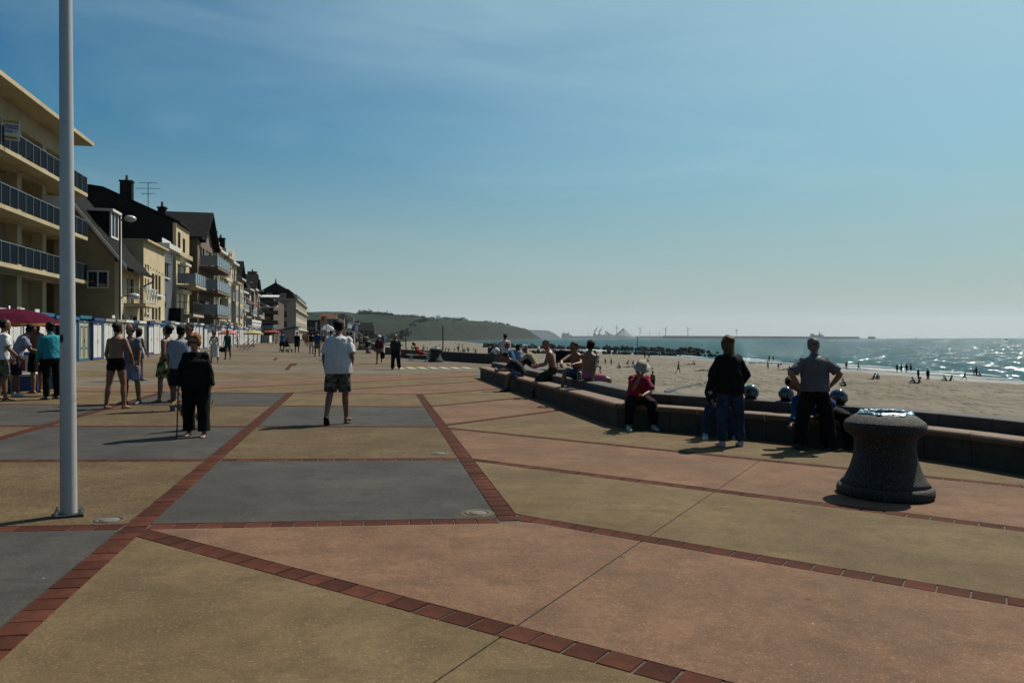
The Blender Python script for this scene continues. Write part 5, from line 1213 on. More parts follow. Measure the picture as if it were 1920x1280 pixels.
cottage('dark barn with one white gable edge on the hill', 682, 560, 13, 9, 3.0, 5.0, M_DARKWALL, M_SLATE, R(25), True); cottage('long low dark house left of the grey gabled house', 628, 500, 12, 7, 4, 3, M_BROWN, M_SLATE, R(5))
cottage('small brown house with red roof behind the marquee', 617, 470, 10, 7, 4, 3, M_BROWN, M_TERR, R(-5))
M_HEDGE = mat('dark_hedge', (0.012, 0.026, 0.010), 1.0, 0.5, 0.3, spec=0.05)
def hedge(label, pts, n, size, seed):
    mb = MB(); rr = random.Random(seed); P = [hill_pt(*q) for q in pts]
    for i in range(n):
        t = rr.random() * (len(P) - 1); k = int(t); q = P[k].lerp(P[k + 1], t - k); s_ = size * rr.uniform(.5, 1.25)
        q = V((q.x + rr.gauss(0, size), q.y + rr.gauss(0, size * 2), 0)); q.z = hill_h(q.x, q.y)
        for j in range(70):      # leaf clumps spread through the crown
            v = V((rr.gauss(0, .5), rr.gauss(0, .5), abs(rr.gauss(0.5, .35)))) * s_; a, b = rr.random() * 6, rr.random() * 3; l_ = s_ * rr.uniform(.07, .17)
            u_ = V((math.cos(a) * math.cos(b), math.sin(a) * math.cos(b), math.sin(b))) * l_; w_ = V((-math.sin(a), math.cos(a), .3)) * l_
            c_ = q + v; mb.add([c_ - u_ - w_, c_ + u_ - w_, c_ + u_ + w_, c_ - u_ + w_], [(0, 1, 2, 3)])
    tag(mb.build('hedge_foliage', M_HEDGE), label, kind='stuff')
hedge('dark tree belt on the skyline of the headland', [(676, 1500), (700, 1500), (735, 1520)], 70, 6, 1)
hedge('dark scrub along the top of the headland', [(735, 1550), (800, 1700), (880, 2000), (960, 2250)], 90, 5, 2)
hedge('dark hedges around the hill houses', [(600, 480), (640, 560), (700, 580), (740, 640)], 70, 2.6, 3)
hedge('low scrub at the foot of the cliff', [(735, 700), (760, 900), (800, 1300), (880, 1900)], 120, 2.4, 4)
def car(label, p, rz, m):
    e = empty('parked_car', p, rz); tag(e, label, 'car', 'cars parked beyond the promenade')
    MB().prism([(-2, 0, .3), (2, 0, .3), (2.05, 0, .7), (1.1, 0, .85), (.5, 0, 1.35), (-1.2, 0, 1.4), (-1.9, 0, .9), (-2.05, 0, .6)], (0, -.82, 0), (0, 1.64, 0)).build('body', m, e, bevel=.05)
    MB().prism([(1.0, 0, .88), (.48, 0, 1.3), (-1.15, 0, 1.34), (-1.75, 0, .92)], (0, -.835, 0), (0, 1.67, 0)).build('windows', M_GLASS, e)
    for sx in (-1.25, 1.25):
        for sy in (-.8, .8): MB().tube([(sx, sy - .1, .32), (sx, sy + .1, .32)], .32, 12).build('wheel', M_BLK, e)
for i, (px, d_, m, cn) in enumerate(((612, 392, M_HWHITE, 'white'), (617, 400, M_DARKW, 'black'), (623, 396, M_HNAVY, 'navy'), (629, 404, M_HGREY, 'silver'), (634, 398, M_DARKW, 'dark grey'))):
    car(cn + ' parked car below the marquee', hill_pt(px, d_), R(70 + i * 9), m)
# ================================================================= people
def skin(name, c): return mat('skin_' + name, c, 0.55, 0.16, 7, spec=0.35, speck=[(30, 0.5, 0.8, tuple(x * 0.75 for x in c), 0.35)])
SK_TAN = skin('tanned', (0.30, 0.145, 0.085)); SK_DARK = skin('brown', (0.17, 0.075, 0.042)); SK_PALE = skin('pale', (0.42, 0.235, 0.165)); SK_RED = skin('sunburnt', (0.36, 0.155, 0.10))
def cloth(name, c, var=0.18, scale=6, **k): return mat('cloth_' + name, c, 0.92, var, scale, bump=0.25, bscale=22, spec=0.12, **k)
C_WHITE = cloth('white', (0.80, 0.80, 0.82), 0.06); C_BLACK = cloth('black', (0.010, 0.010, 0.011)); C_NAVY = cloth('navy', (0.014, 0.018, 0.035)); C_GREY = cloth('grey', (0.19, 0.20, 0.21)); C_CHAR = cloth('charcoal', (0.035, 0.037, 0.04))
C_TURQ = cloth('turquoise', (0.03, 0.30, 0.37)); C_LILAC = cloth('lilac', (0.30, 0.33, 0.46)); C_JEAN = cloth('denim', (0.035, 0.055, 0.095), 0.4, 9); C_TEAL = cloth('teal', (0.012, 0.12, 0.125)); C_PINK = cloth('pink', (0.36, 0.035, 0.07)); C_HAT = cloth('hat_white_shaded', (0.50, 0.46, 0.37)); C_ROSE = cloth('rose', (0.42, 0.17, 0.22))  # sun hat white is darkened to hold its shade
C_BLUE = cloth('blue', (0.02, 0.07, 0.22)); C_BLUEB = cloth('bright_blue', (0.03, 0.17, 0.32)); C_YEL = cloth('pale_yellow', (0.40, 0.36, 0.20)); C_TAN = cloth('khaki', (0.26, 0.19, 0.10)); C_RUST = cloth('rust', (0.10, 0.03, 0.02)); C_RED = cloth('red', (0.35, 0.02, 0.02))
C_PALEBLUE = cloth('pale_grey_blue', (0.36, 0.40, 0.48)); C_POLO = cloth('dusty_polo', (0.15, 0.15, 0.165))
C_CAMO = cloth('camouflage', (0.26, 0.245, 0.18), 0.2, 14, c2=(0.016, 0.016, 0.012), detail=2)
C_CAMOD = cloth('dark_camouflage', (0.07, 0.064, 0.042), 0.2, 12, c2=(0.012, 0.012, 0.009), detail=2)
C_GREENP = cloth('green_pattern', (0.30, 0.38, 0.12), 0.2, 9, c2=(0.012, 0.014, 0.010), detail=1)
C_BLUEP = cloth('blue_white_pattern', (0.40, 0.45, 0.55), 0.2, 16, c2=(0.02, 0.05, 0.17), detail=2)
H_DARK = mat('hair_dark', (0.010, 0.008, 0.007), 0.6, 0.4, 25, bump=0.7, bscale=70, spec=0.12); H_BROWN = mat('hair_brown', (0.035, 0.020, 0.012), 0.6, 0.4, 25, bump=0.7, bscale=70, spec=0.12); H_RED = mat('hair_auburn', (0.30, 0.125, 0.045), 0.65, 0.35, 30, bump=0.8, bscale=60, spec=0.12); H_GREY = mat('hair_grey', (0.20, 0.185, 0.17), 0.65, 0.5, 25, bump=0.8, bscale=70, spec=0.12); H_BLOND = mat('hair_dull_blond', (0.11, 0.07, 0.035), 0.6, 0.5, 25, bump=0.8, bscale=60, spec=0.12)
M_SHOEW = mat('shoe_white', (0.55, 0.55, 0.55), 0.6, 0.1, 8); M_SHOED = mat('shoe_dark', (0.012, 0.012, 0.013), 0.5, 0.2, 8); M_SHOEB = mat('shoe_blue', (0.05, 0.10, 0.22), 0.7, 0.2, 8); M_SOLE = mat('sandal_sole', (0.10, 0.06, 0.035), 0.8, 0.2, 8)
M_EYE = mat('eye_dark', (0.015, 0.012, 0.01), 0.2, 0.1, 5); M_LIP = mat('lips', (0.25, 0.085, 0.07), 0.5, 0.1, 9)

PENDING = []      # objects whose voxel skin is grown in one pass at the end
def dirv(fwd, out, side):
    a, b = R(fwd), R(out)
    return V((side * math.sin(b), math.sin(a) * math.cos(b), -math.cos(a) * math.cos(b)))
def fk(H, p, g):
    s = H / 1.75; J = {'s': s}
    lean, hunch, sl = p.get('lean', 0), p.get('hunch', 6), p.get('side', 0)
    def up(a): return V((math.sin(R(sl)), math.sin(R(a)) * math.cos(R(sl)), math.cos(R(a)) * math.cos(R(sl))))
    pel = V((0, 0, 0)); J['pel'] = pel; u1, u2 = up(lean), up(lean + hunch)
    J['waist'] = pel + u1 * (.19 * s); J['chest'] = J['waist'] + u2 * (.27 * s); J['neck'] = J['chest'] + u2 * (.085 * s); J['u1'], J['u2'] = u1, u2
    tw = R(p.get('twist', 0)); J['rh'] = V((1, 0, 0)); J['rs'] = V((math.cos(tw), math.sin(tw), -math.sin(R(sl)))).normalized()
    hl = lean + hunch * .5 + p.get('hp', 0); hy = R(p.get('hy', 0)) + tw
    J['hu'] = up(hl * 1.0); J['hc'] = J['neck'] + (u2 * .5 + J['hu'] * .5) * (.145 * s) + V((math.sin(-hy), math.cos(hy), 0)) * (.012 * s)
    f0 = V((-math.sin(hy), math.cos(hy), -math.tan(R(max(-60, min(60, hl)))) * 1.0)); f0 = (f0 - J['hu'] * f0.dot(J['hu'])).normalized(); J['hf'] = f0; J['hr'] = f0.cross(J['hu'])
    hw, sw = (.092, .165) if not g.get('f') else (.095, .145)
    for side, k in ((1, 'R'), (-1, 'L')):
        th = p.get('thigh' + k, p.get('thigh', (3, 4))); sh = p.get('shin' + k, p.get('shin', (-4, 2)))
        hip = pel + J['rh'] * (side * hw * s) - V((0, 0, .03 * s)); kn = hip + dirv(*th, side) * (.425 * s); an = kn + dirv(*sh, side) * (.405 * s)
        J['hip' + k], J['kn' + k], J['an' + k] = hip, kn, an
        ya = R(p.get('toe' + k, p.get('toe', 8))) * side; pt = R(p.get('pitch' + k, p.get('pitch', 0)))
        J['ft' + k] = V((math.sin(ya) * math.cos(pt), math.cos(ya) * math.cos(pt), math.sin(pt)))
        so = J['chest'] + J['rs'] * (side * sw * s) - u2 * (.022 * s)
        ua = p.get('arm' + k, p.get('arm', (0, 8))); fa = p.get('fore' + k, p.get('fore', (12, 4)))
        el = so + dirv(*ua, side) * (.285 * s); wr = el + dirv(*fa, side) * (.245 * s)
        J['so' + k], J['el' + k], J['wr' + k] = so, el, wr
        ha = p.get('hand' + k, fa); J['hd' + k] = dirv(*ha, side)
    return J
def spine(J, t):      # t: metres (for 1.75) above the pelvis along the spine
    s = J['s']
    if t <= .19: c = J['pel'] + J['u1'] * (t * s); u = J['u1']
    elif t <= .46: c = J['waist'] + J['u2'] * ((t - .19) * s); u = J['u2']
    else: c = J['chest'] + J['u2'] * ((t - .46) * s); u = J['u2']
    k = max(0, min(1, t / .46)); r = (J['rh'].lerp(J['rs'], k)); r = (r - u * r.dot(u)).normalized(); return c, r, u.cross(r), u
PROF_M = [(-.10, .060, .06, 0), (-.07, .125, .10, 0), (0, .160, .115, -.008), (.08, .150, .108, 0), (.17, .140, .102, .006), (.27, .152, .110, .008), (.37, .170, .118, .006), (.43, .176, .108, .0), (.465, .158, .092, -.008), (.495, .118, .074, -.010), (.52, .078, .062, -.006), (.545, .060, .060, 0)]
PROF_F = [(-.10, .060, .06, 0), (-.07, .135, .105, 0), (0, .172, .122, -.012), (.08, .152, .108, 0), (.17, .122, .092, .006), (.27, .132, .105, .015), (.36, .147, .122, .022), (.43, .150, .098, .0), (.465, .134, .082, -.008), (.495, .098, .066, -.010), (.52, .066, .056, -.006), (.545, .052, .052, 0)]
def tprof(g, t):
    P = PROF_F if g.get('f') else PROF_M
    for a, b in zip(P[:-1], P[1:]):
        if t <= b[0]:
            k = (t - a[0]) / (b[0] - a[0]); k = max(0, min(1, k)); r = [x + (y - x) * k for x, y in zip(a[1:], b[1:])]; break
    else: r = list(P[-1][1:])
    fat = g.get('fat', 1.0); bel = g.get('belly', 0.0)
    f = 1 + (fat - 1) * (1 if t < .44 else .4); w, d, o = r[0] * f, r[1] * f, r[2]
    bb = bel * math.exp(-((t - .14) / .13) ** 2); return w, d + bb * .5, o + bb * .55
def torso(mb, J, g, t0, t1, inf=0.0, loose=0.0, n=22, flare=0.0, steps=14, ends=(.82, .82)):
    s = J['s']; rs = []
    wmax = max(tprof(g, t)[0] for t in (.36, .43, .3)); dmax = max(tprof(g, t)[1] for t in (.36, .43, .14))
    for i in range(steps + 1):
        t = t0 + (t1 - t0) * i / steps; w, d, o = tprof(g, t); c, r, f, u = spine(J, t)
        if loose and t < .40: w = max(w, wmax * loose); d = max(d, dmax * loose * .92)
        fl = 1 + flare * max(0, (0.2 - t)) / .3
        e = ends[0] if i == 0 else ends[1] if i == steps else 1.0
        rs.append((c + f * (o * s), r, f, (w * fl + inf) * s * e, (d * fl + inf) * s * e))
    mb.rings(rs, n)
def limb(mb, pts, rad, n=12, ref=None, flat=False):
    # rounded ends, dense samples for smooth bends
    P = [V(p) for p in pts]; out = []; rr = []
    for i in range(len(P) - 1):
        for k in range(4):
            t = k / 4; out.append(P[i].lerp(P[i + 1], t)); rr.append(rad[i] + (rad[i + 1] - rad[i]) * t)
    out.append(P[-1]); rr.append(rad[-1])
    d0 = (out[1] - out[0]).normalized(); d1 = (out[-1] - out[-2]).normalized()
    out = [out[0] - d0 * rr[0] * .6] + out; rr = [rr[0] * .55] + rr
    if not flat: out.append(out[-1] + d1 * rr[-1] * .6); rr.append(rr[-1] * .55)
    mb.tube(out, rr, n, True, ref=ref)
LEG = [.088, .078, .052, .058, .040, .036]
def leg_pts(J, k):
    h, kn, an = J['hip' + k], J['kn' + k], J['an' + k]; bk = -J['ft' + k] * (.012 * J['s'])
    return [h, h.lerp(kn, .45), kn, kn.lerp(an, .3) + bk, an]
def leg_rad(g, s): f = (1 + (g.get('fat', 1) - 1) * .7) * s; th = 1.06 if g.get('f') else 1.0; return [.092 * f * th, .080 * f * th, .054 * f, .057 * f, .037 * s]
def arm_rad(g, s): f = (1 + (g.get('fat', 1) - 1) * .7) * s * (.88 if g.get('f') else 1); return [.058 * f, .048 * f, .040 * f, .041 * f, .027 * s]
def arm_pts(J, k): a, b, c = J['so' + k], J['el' + k], J['wr' + k]; return [a, a.lerp(b, .5), b, b.lerp(c, .35), c]
HEADP = [(-1.0, .030, .030, .052), (-.86, .046, .050, .040), (-.6, .058, .070, .022), (-.3, .067, .084, .008), (0, .073, .094, 0), (.3, .076, .097, -.004), (.6, .069, .087, -.006), (.85, .046, .060, -.006), (1.0, .014, .018, -.004)]
def head(mb, J, inf=0.0, z0=-1.0, z1=1.0, back=0.0, n=20, face=True, lift=0.0):
    s = J['s']; rs = []
    for z, w, d, o in HEADP:
        if z < z0 - .01 or z > z1 + .01: continue
        bk = 0 if face else (.034 if z < .45 else .016 if z < .7 else 0)       # hair line above the forehead
        rs.append((J['hc'] + J['hu'] * ((z * .118 + lift) * s) + J['hf'] * ((o - back - bk) * s), J['hr'], J['hf'], (w + inf) * s, (d + inf - bk * .25) * s))
    mb.rings(rs, n)
    if face:
        hc, hu, hf, hr = J['hc'], J['hu'], J['hf'], J['hr']
        mb.tube([hc + hf * (.080 * s) + hu * (.018 * s), hc + hf * (.098 * s) - hu * (.012 * s), hc + hf * (.104 * s) - hu * (.032 * s), hc + hf * (.086 * s) - hu * (.042 * s)], [.009 * s, .012 * s, .016 * s, .010 * s], 8)
        mb.ball(hc + hf * (.082 * s) - hu * (.062 * s), .022 * s, 8, 6)
        for sd_ in (-1, 1): mb.ball(hc + hr * (sd_ * .076 * s) - hu * (.012 * s) - hf * (.008 * s), (.012 * s, .02 * s, .03 * s), 8, 6)
        mb.tube([hc + hf * (.083 * s) + hu * (.030 * s) - hr * (.045 * s), hc + hf * (.09 * s) + hu * (.033 * s), hc + hf * (.083 * s) + hu * (.030 * s) + hr * (.045 * s)], .011 * s, 6)
def foot(mb, J, k, inf=0.0, shoe=False):
    s = J['s']; a, f = J['an' + k], J['ft' + k]; u = V((0, 0, 1)); u = (u - f * u.dot(f)).normalized(); r = f.cross(u)
    rs = []
    for x, w, h in ((-.062, .022, .020), (-.045, .034, .034), (0.0, .036, .042), (.06, .040, .034), (.12, .046, .022), (.165, .042, .016), (.195, .024, .012)):
        h2 = h + inf * .8; rs.append((a + f * (x * s * (1.06 if shoe else 1)) + u * ((-.075 + h) * s), r, u, (w + inf) * s, h2 * s))
    mb.rings(rs, 12)
    mb.tube([a + u * (.03 * s), a - u * (.04 * s)], [(.036 + inf) * s, (.042 + inf) * s], 10)
def hand(mb, fmb, J, k, curl=35, detail=True):
    s = J['s']; w, d = J['wr' + k], J['hd' + k].normalized(); side = 1 if k == 'R' else -1
    fw = V((0, 1, 0)); fw = fw - d * fw.dot(d)
    if fw.length < .3: fw = V((0, 0, 1)) - d * d.z
    fw.normalize(); nrm = d.cross(fw) * side      # palm normal pointing inwards for hanging hands
    # palm is broad along fw
    rs = []
    for x, a, b in ((-.01, .026, .020), (.02, .032, .017), (.055, .041, .015), (.085, .040, .013), (.098, .034, .010)):
        rs.append((w + d * (x * s), fw, nrm, a * s, b * s))
    mb.rings(rs, 12)
    if not detail:
        mb.tube([w + d * (.085 * s), w + d * (.13 * s), w + d * (.165 * s) - nrm * (.01 * s)], [(.036 * s, .012 * s), (.034 * s, .011 * s), (.022 * s, .009 * s)], 8, ref=fw); return
    for i, (off, L, r) in enumerate(((.029, .072, .0092), (.010, .082, .0096), (-.010, .077, .0092), (-.028, .060, .0082))):
        b0 = w + d * (.080 * s) + fw * (off * s); pts = [b0]; ang = 0; q = b0
        for j in range(3): ang += R(curl * (.5, 1.0, .8)[j]); dd = d * math.cos(ang) - nrm * math.sin(ang) * (-1) * -1; q = q + dd * (L * (.45, .32, .25)[j] * s); pts.append(q)
        fmb.tube(pts, [r * s, r * s, r * .92 * s, r * .75 * s], 7)
    b0 = w + d * (.022 * s) + fw * (.026 * s); t1 = b0 + (d * .6 + fw * .75 - nrm * .25).normalized() * (.038 * s); t2 = t1 + (d * .9 + fw * .3 - nrm * .3).normalized() * (.032 * s)
    fmb.tube([b0, t1, t2], [.0135 * s, .011 * s, .008 * s], 7)
def grow(mb, name, m, parent, vox, wr=0.0, smooth=3, extra=None, seed=0):
    o = mb.build(name, m, parent, True)
    PENDING.append((o, vox, smooth, wr, extra, seed)); return o
def person(label, loc, rz, H, pose, g=None, wear=(), hair=None, sk=SK_TAN, lod=0, seat=None, group=None, feet='bare', cat='person', curl=35, face=False):
    """one continuous body; hair, clothes and shoes are its children"""
    g = g or {}; J = fk(H, pose, g); s = J['s']; vox = (.0105, .016, .028)[lod]
    body = MB(); fing = MB()
    torso(body, J, g, -.10, .545)
    for k in 'RL':
        limb(body, leg_pts(J, k), leg_rad(g, s)); limb(body, arm_pts(J, k), arm_rad(g, s)); foot(body, J, k); hand(body, fing, J, k, curl, lod < 2)
        body.ball(J['so' + k] - V((0, 0, .006 * s)), .060 * s * (.88 if g.get('f') else 1), 10, 8)
    nb = J['neck'] - J['u2'] * (.05 * s); limb(body, [nb, J['neck'] + J['u2'] * (.02 * s), J['hc'] - J['hu'] * (.07 * s) - J['hf'] * (.012 * s)], [.062 * s, .054 * s, .052 * s])
    head(body, J)
    if seat is None: low = min(v[2] for v in body.v)
    else: low = -.115 * s - seat
    o = grow(body, 'person', sk, None, vox, 0, 3, fing if fing.v else None)
    o.location = V(loc) - V((0, 0, low)); o.rotation_euler = (0, 0, rz); tag(o, label, cat, group)
    def C(mb, nm, m, wr=.006, v=None, sm=3): return grow(mb, nm, m, o, v or vox * 1.05, wr, min(sm, 2), seed=len(PENDING))
    for w in wear:
        kind, m = w[0], w[1]; q = w[2] if len(w) > 2 else {}; mb = MB(); inf = q.get('inf', .014)
        if kind == 'top':          # shirt, jacket, jumper
            torso(mb, J, g, q.get('hem', -.03), q.get('neck', .505), inf, q.get('loose', .92), flare=q.get('flare', .06), ends=(1.0, .82))
            L = q.get('sleeve', .55)
            if L > 0:
                for k in 'RL':
                    a, b, c = J['so' + k], J['el' + k], J['wr' + k]; r = arm_rad(g, s); e = q.get('sinf', inf + .008) * s
                    if L <= .55: limb(mb, [a.lerp(b, .06) + J['rs'] * ((-.03 if k == 'R' else .03) * s), a.lerp(b, L / .55 * .5), a.lerp(b, L / .55 * .9)], [r[0] + e * .45, r[1] + e * .9, r[1] + e * 1.1], flat=True)
                    else:
                        t = (L - .55) / .45; limb(mb, [a.lerp(b, .06), a.lerp(b, .5), b, b.lerp(c, t * .5), b.lerp(c, t)], [r[0] + e * .5, r[1] + e * .9, r[2] + e, r[3] + e * .9, r[4] + e], flat=True)
                    mb.ball(a - V((0, 0, .005 * s)), max(r[0], .060 * s) + e * .55, 12, 8)
            if q.get('collar'): mb.tube([spine(J, .50)[0], spine(J, .56)[0]], .072 * s, 14)
            C(mb, q.get('name', 'shirt'), m, q.get('wr', .007))
        elif kind == 'legs':       # shorts, trousers
            torso(mb, J, g, -.09, q.get('waist', .09), inf, 0)
            L = q.get('len', .45)
            for k in 'RL':
                h, kn, an = J['hip' + k], J['kn' + k], J['an' + k]; r = leg_rad(g, s); e = q.get('linf', inf + .008) * s
                if L <= .5: limb(mb, [h, h.lerp(kn, L / .5 * .5), h.lerp(kn, L / .5)], [r[0] + e * .25, r[0] * .5 + r[1] * .5 + e * .8, r[1] * .9 + e * 1.1], flat=True)
                else:
                    t = (L - .5) / .5; limb(mb, [h, h.lerp(kn, .5), kn, kn.lerp(an, t * .4), kn.lerp(an, t)], [r[0] + e * .25, r[1] + e, r[2] + e * 1.4, r[3] + e, r[4] + e * q.get('hemf', 1.4)], flat=True)
            C(mb, q.get('name', 'shorts'), m, q.get('wr', .006))
        elif kind == 'skirt':
            t0 = q.get('hem', -.35); rs = []
            for i in range(10):
                t = .12 + (t0 - .12) * i / 9; w0, d0, o0 = tprof(g, max(t, 0)); c, r_, f_, u_ = spine(J, max(t, -.0)); c = c + V((0, 0, min(t, 0) * s)); k2 = 1 + q.get('flare', .35) * max(0, .05 - t) / .4
                rs.append((c + f_ * o0 * s, r_, f_, (w0 * k2 + inf) * s, (d0 * k2 + inf) * s))
            mb.rings(list(reversed(rs)), 22); C(mb, q.get('name', 'skirt'), m, .009)
        elif kind == 'bag':
            c, r_, f_, u_ = spine(J, q.get('t', .3)); mb.rings([(c - f_ * ((.13 + z_ * .0) * s) + u_ * (z_ * s), r_, f_, a_ * s, b_ * s) for z_, a_, b_ in ((-.2, .08, .04), (-.17, .13, .08), (0, .14, .09), (.14, .12, .07), (.18, .07, .03))], 16)
            C(mb, 'backpack', m, .004)
    if hair:
        st, m = hair[0], hair[1]; mb = MB(); hc, hu, hf, hr = J['hc'], J['hu'], J['hf'], J['hr']
        if st in ('short', 'curly', 'bob', 'long', 'crop', 'thin'):
            inf = {'short': .013, 'curly': .030, 'bob': .024, 'long': .02, 'crop': .006, 'thin': .010}[st]
            head(mb, J, inf, -.05 if st != 'crop' else .2, 1.0, .020, face=False, lift=.008)
            # back of the head down to the nape
            zb = {'short': -.085, 'crop': -.05, 'thin': -.085, 'curly': -.09, 'bob': -.16, 'long': -.27}[st]
            mb.tube([hc + hu * (.04 * s) - hf * (.03 * s), hc + hu * (-.03 * s) - hf * (.036 * s), hc + hu * (zb * .7 * s) - hf * (.040 * s), hc + hu * (zb * s) - hf * (.034 * s)], [((.074 + inf) * s, (.070 + inf) * s), ((.074 + inf) * s, (.066 + inf) * s), ((.066 + inf) * s, (.050 + inf) * s), ((.045 + inf * .6) * s, (.030 + inf * .6) * s)], 16, ref=hr)
            if st in ('bob', 'long', 'curly'):
                for sd_ in (-1, 1): mb.tube([hc + hr * (sd_ * .068 * s) + hu * (.05 * s), hc + hr * (sd_ * .080 * s) - hu * (.02 * s) - hf * (.01 * s), hc + hr * (sd_ * .072 * s) + hu * (max(zb, -.13) * .9 * s) - hf * (.015 * s)], [.03 * s, .034 * s, .024 * s], 10)
            hm_ = C(mb, 'hair', m, {'curly': .022, 'short': .009, 'bob': .012, 'long': .012, 'crop': .002, 'thin': .014}[st], vox * .9, 2)
        if st == 'ponytail':
            head(mb, J, .014, -.05, 1.0, .02, face=False, lift=.008); mb.tube([hc + hu * (.03 * s) - hf * (.10 * s), hc - hu * (.06 * s) - hf * (.14 * s), hc - hu * (.20 * s) - hf * (.12 * s)], [.03 * s, .035 * s, .015 * s], 10); C(mb, 'hair', m, .008, vox * .9, 2)
    if feet != 'bare':
        m, nm = {'white': (M_SHOEW, 'shoe'), 'dark': (M_SHOED, 'shoe'), 'blue': (M_SHOEB, 'shoe')}.get(feet, (M_SOLE, 'sandal'))
        for k in 'RL':
            mb = MB()
            if nm == 'shoe': foot(mb, J, k, .010, True); C(mb, 'shoe', m, .001)
            else:
                a, f = J['an' + k], J['ft' + k]; u = V((0, 0, 1)); u = (u - f * u.dot(f)).normalized(); r = f.cross(u); rs = [(a + f * (x * s) + u * ((-.086) * s), r, u, w * s, .010 * s) for x, w in ((-.07, .03), (-.04, .042), (.06, .046), (.14, .052), (.20, .032))]
                mb.rings(rs, 12); mb.tube([a + f * (.10 * s) - u * (.07 * s) + r * (.045 * s), a + f * (.09 * s) - u * (.025 * s), a + f * (.10 * s) - u * (.07 * s) - r * (.045 * s)], .010 * s, 6); mb.build('sandal', M_SHOED, o, True)
    if face:
        hc, hu, hf, hr = J['hc'], J['hu'], J['hf'], J['hr']
        if face == 'glasses':
            mb = MB()
            for sd_ in (-1, 1): mb.rings([(hc + hr * (sd_ * .034 * s) + hu * (.008 * s) + hf * (z_ * s), hr, hu, .030 * s, .021 * s) for z_ in (.093, .102)], 14); mb.tube([hc + hr * (sd_ * .06 * s) + hu * (.012 * s) + hf * (.094 * s), hc + hr * (sd_ * .083 * s) + hu * (.012 * s) - hf * (.01 * s)], .004 * s, 5)
            mb.tube([hc - hr * (.01 * s) + hu * (.012 * s) + hf * (.1 * s), hc + hr * (.01 * s) + hu * (.012 * s) + hf * (.1 * s)], .004 * s, 5); mb.build('sunglasses', M_EYE, o, True)
        else:
            for sd_ in (-1, 1): MB().ball(hc + hr * (sd_ * .033 * s) + hu * (.006 * s) + hf * (.080 * s), (.014 * s, .014 * s, .009 * s), 8, 6).build('eye', M_EYE, o, True)
        MB().tube([hc - hu * (.066 * s) + hf * (.096 * s) - hr * (.024 * s), hc - hu * (.064 * s) + hf * (.103 * s), hc - hu * (.066 * s) + hf * (.096 * s) + hr * (.024 * s)], [.004 * s, .007 * s, .004 * s], 6).build('mouth', M_LIP, o, True)
    o['J'] = 0; del o['J']
    return o, J
def hat(o, J, m, r=.17, name='sun_hat'):
    s = J['s']; c, u, f, rr = J['hc'], J['hu'], J['hf'], J['hr']; mb = MB()
    mb.rings([(c + u * (z * s) - f * (.01 * s), rr, f, w * s, w * 1.12 * s) for z, w in ((.015, r), (.028, r * .97), (.040, .098), (.09, .096), (.125, .082), (.140, .04))], 28)
    return mb.build(name, m, o, True)
def finish_people():
    jobs = []
    for o, vox, sm, wr, extra, seed in PENDING:
        md = o.modifiers.new('r', 'REMESH'); md.mode = 'VOXEL'; md.voxel_size = vox; md.adaptivity = 0.0
        ms = o.modifiers.new('s', 'SMOOTH'); ms.factor = .5; ms.iterations = sm
    bpy.context.view_layer.update(); dg = bpy.context.evaluated_depsgraph_get()
    for o, vox, sm, wr, extra, seed in PENDING:
        me = bpy.data.meshes.new_from_object(o.evaluated_get(dg)); jobs.append((o, me, wr, extra, seed))
    for o, me, wr, extra, seed in jobs:
        o.modifiers.clear(); m = o.data.materials[0]; o.data = me; me.name = o.name
        if not me.materials: me.materials.append(m)
        if wr:
            off = V((seed * 3.7, seed * 1.3, 0)); vs = me.vertices; nrm = [v.normal.copy() for v in vs]
            for v, n_ in zip(vs, nrm): p = v.co; v.co = p + n_ * (wr * (noise.noise(V((p.x * 13, p.y * 13, p.z * 6)) + off) + .5 * noise.noise(V((p.x * 28, p.y * 28, p.z * 17)) + off)))
        if extra:
            bm = bmesh.new(); bm.from_mesh(me); t = extra.mesh('fingers'); bm.from_mesh(t); bm.to_mesh(me); bm.free(); bpy.data.meshes.remove(t)
        me.polygons.foreach_set('use_smooth', [True] * len(me.polygons)); me.update()
# ================================================================= the people, each where the photograph shows them
def gt(px, py): return ground(px, py)
def hgt(px, top, foot): return (foot - top) / FPX * ground(px, foot).y
def wall_pt(px, off, pts=WALL, top=.43):
    q = mitre(resample(pts, .05)); best = min(q, key=lambda a: abs((lambda w: 960 + FPX * w.x / w.y)(a[0] + a[1] * off) - px))
    w = best[0] + best[1] * off; w.z = gz(best[0].x); n_ = best[1].normalized(); return w, math.atan2(n_.y, n_.x)    # ground height there, seaward angle
STAND = dict(thighR=(4, 4), thighL=(-2, 4), shinR=(2, 2), shinL=(-5, 2))

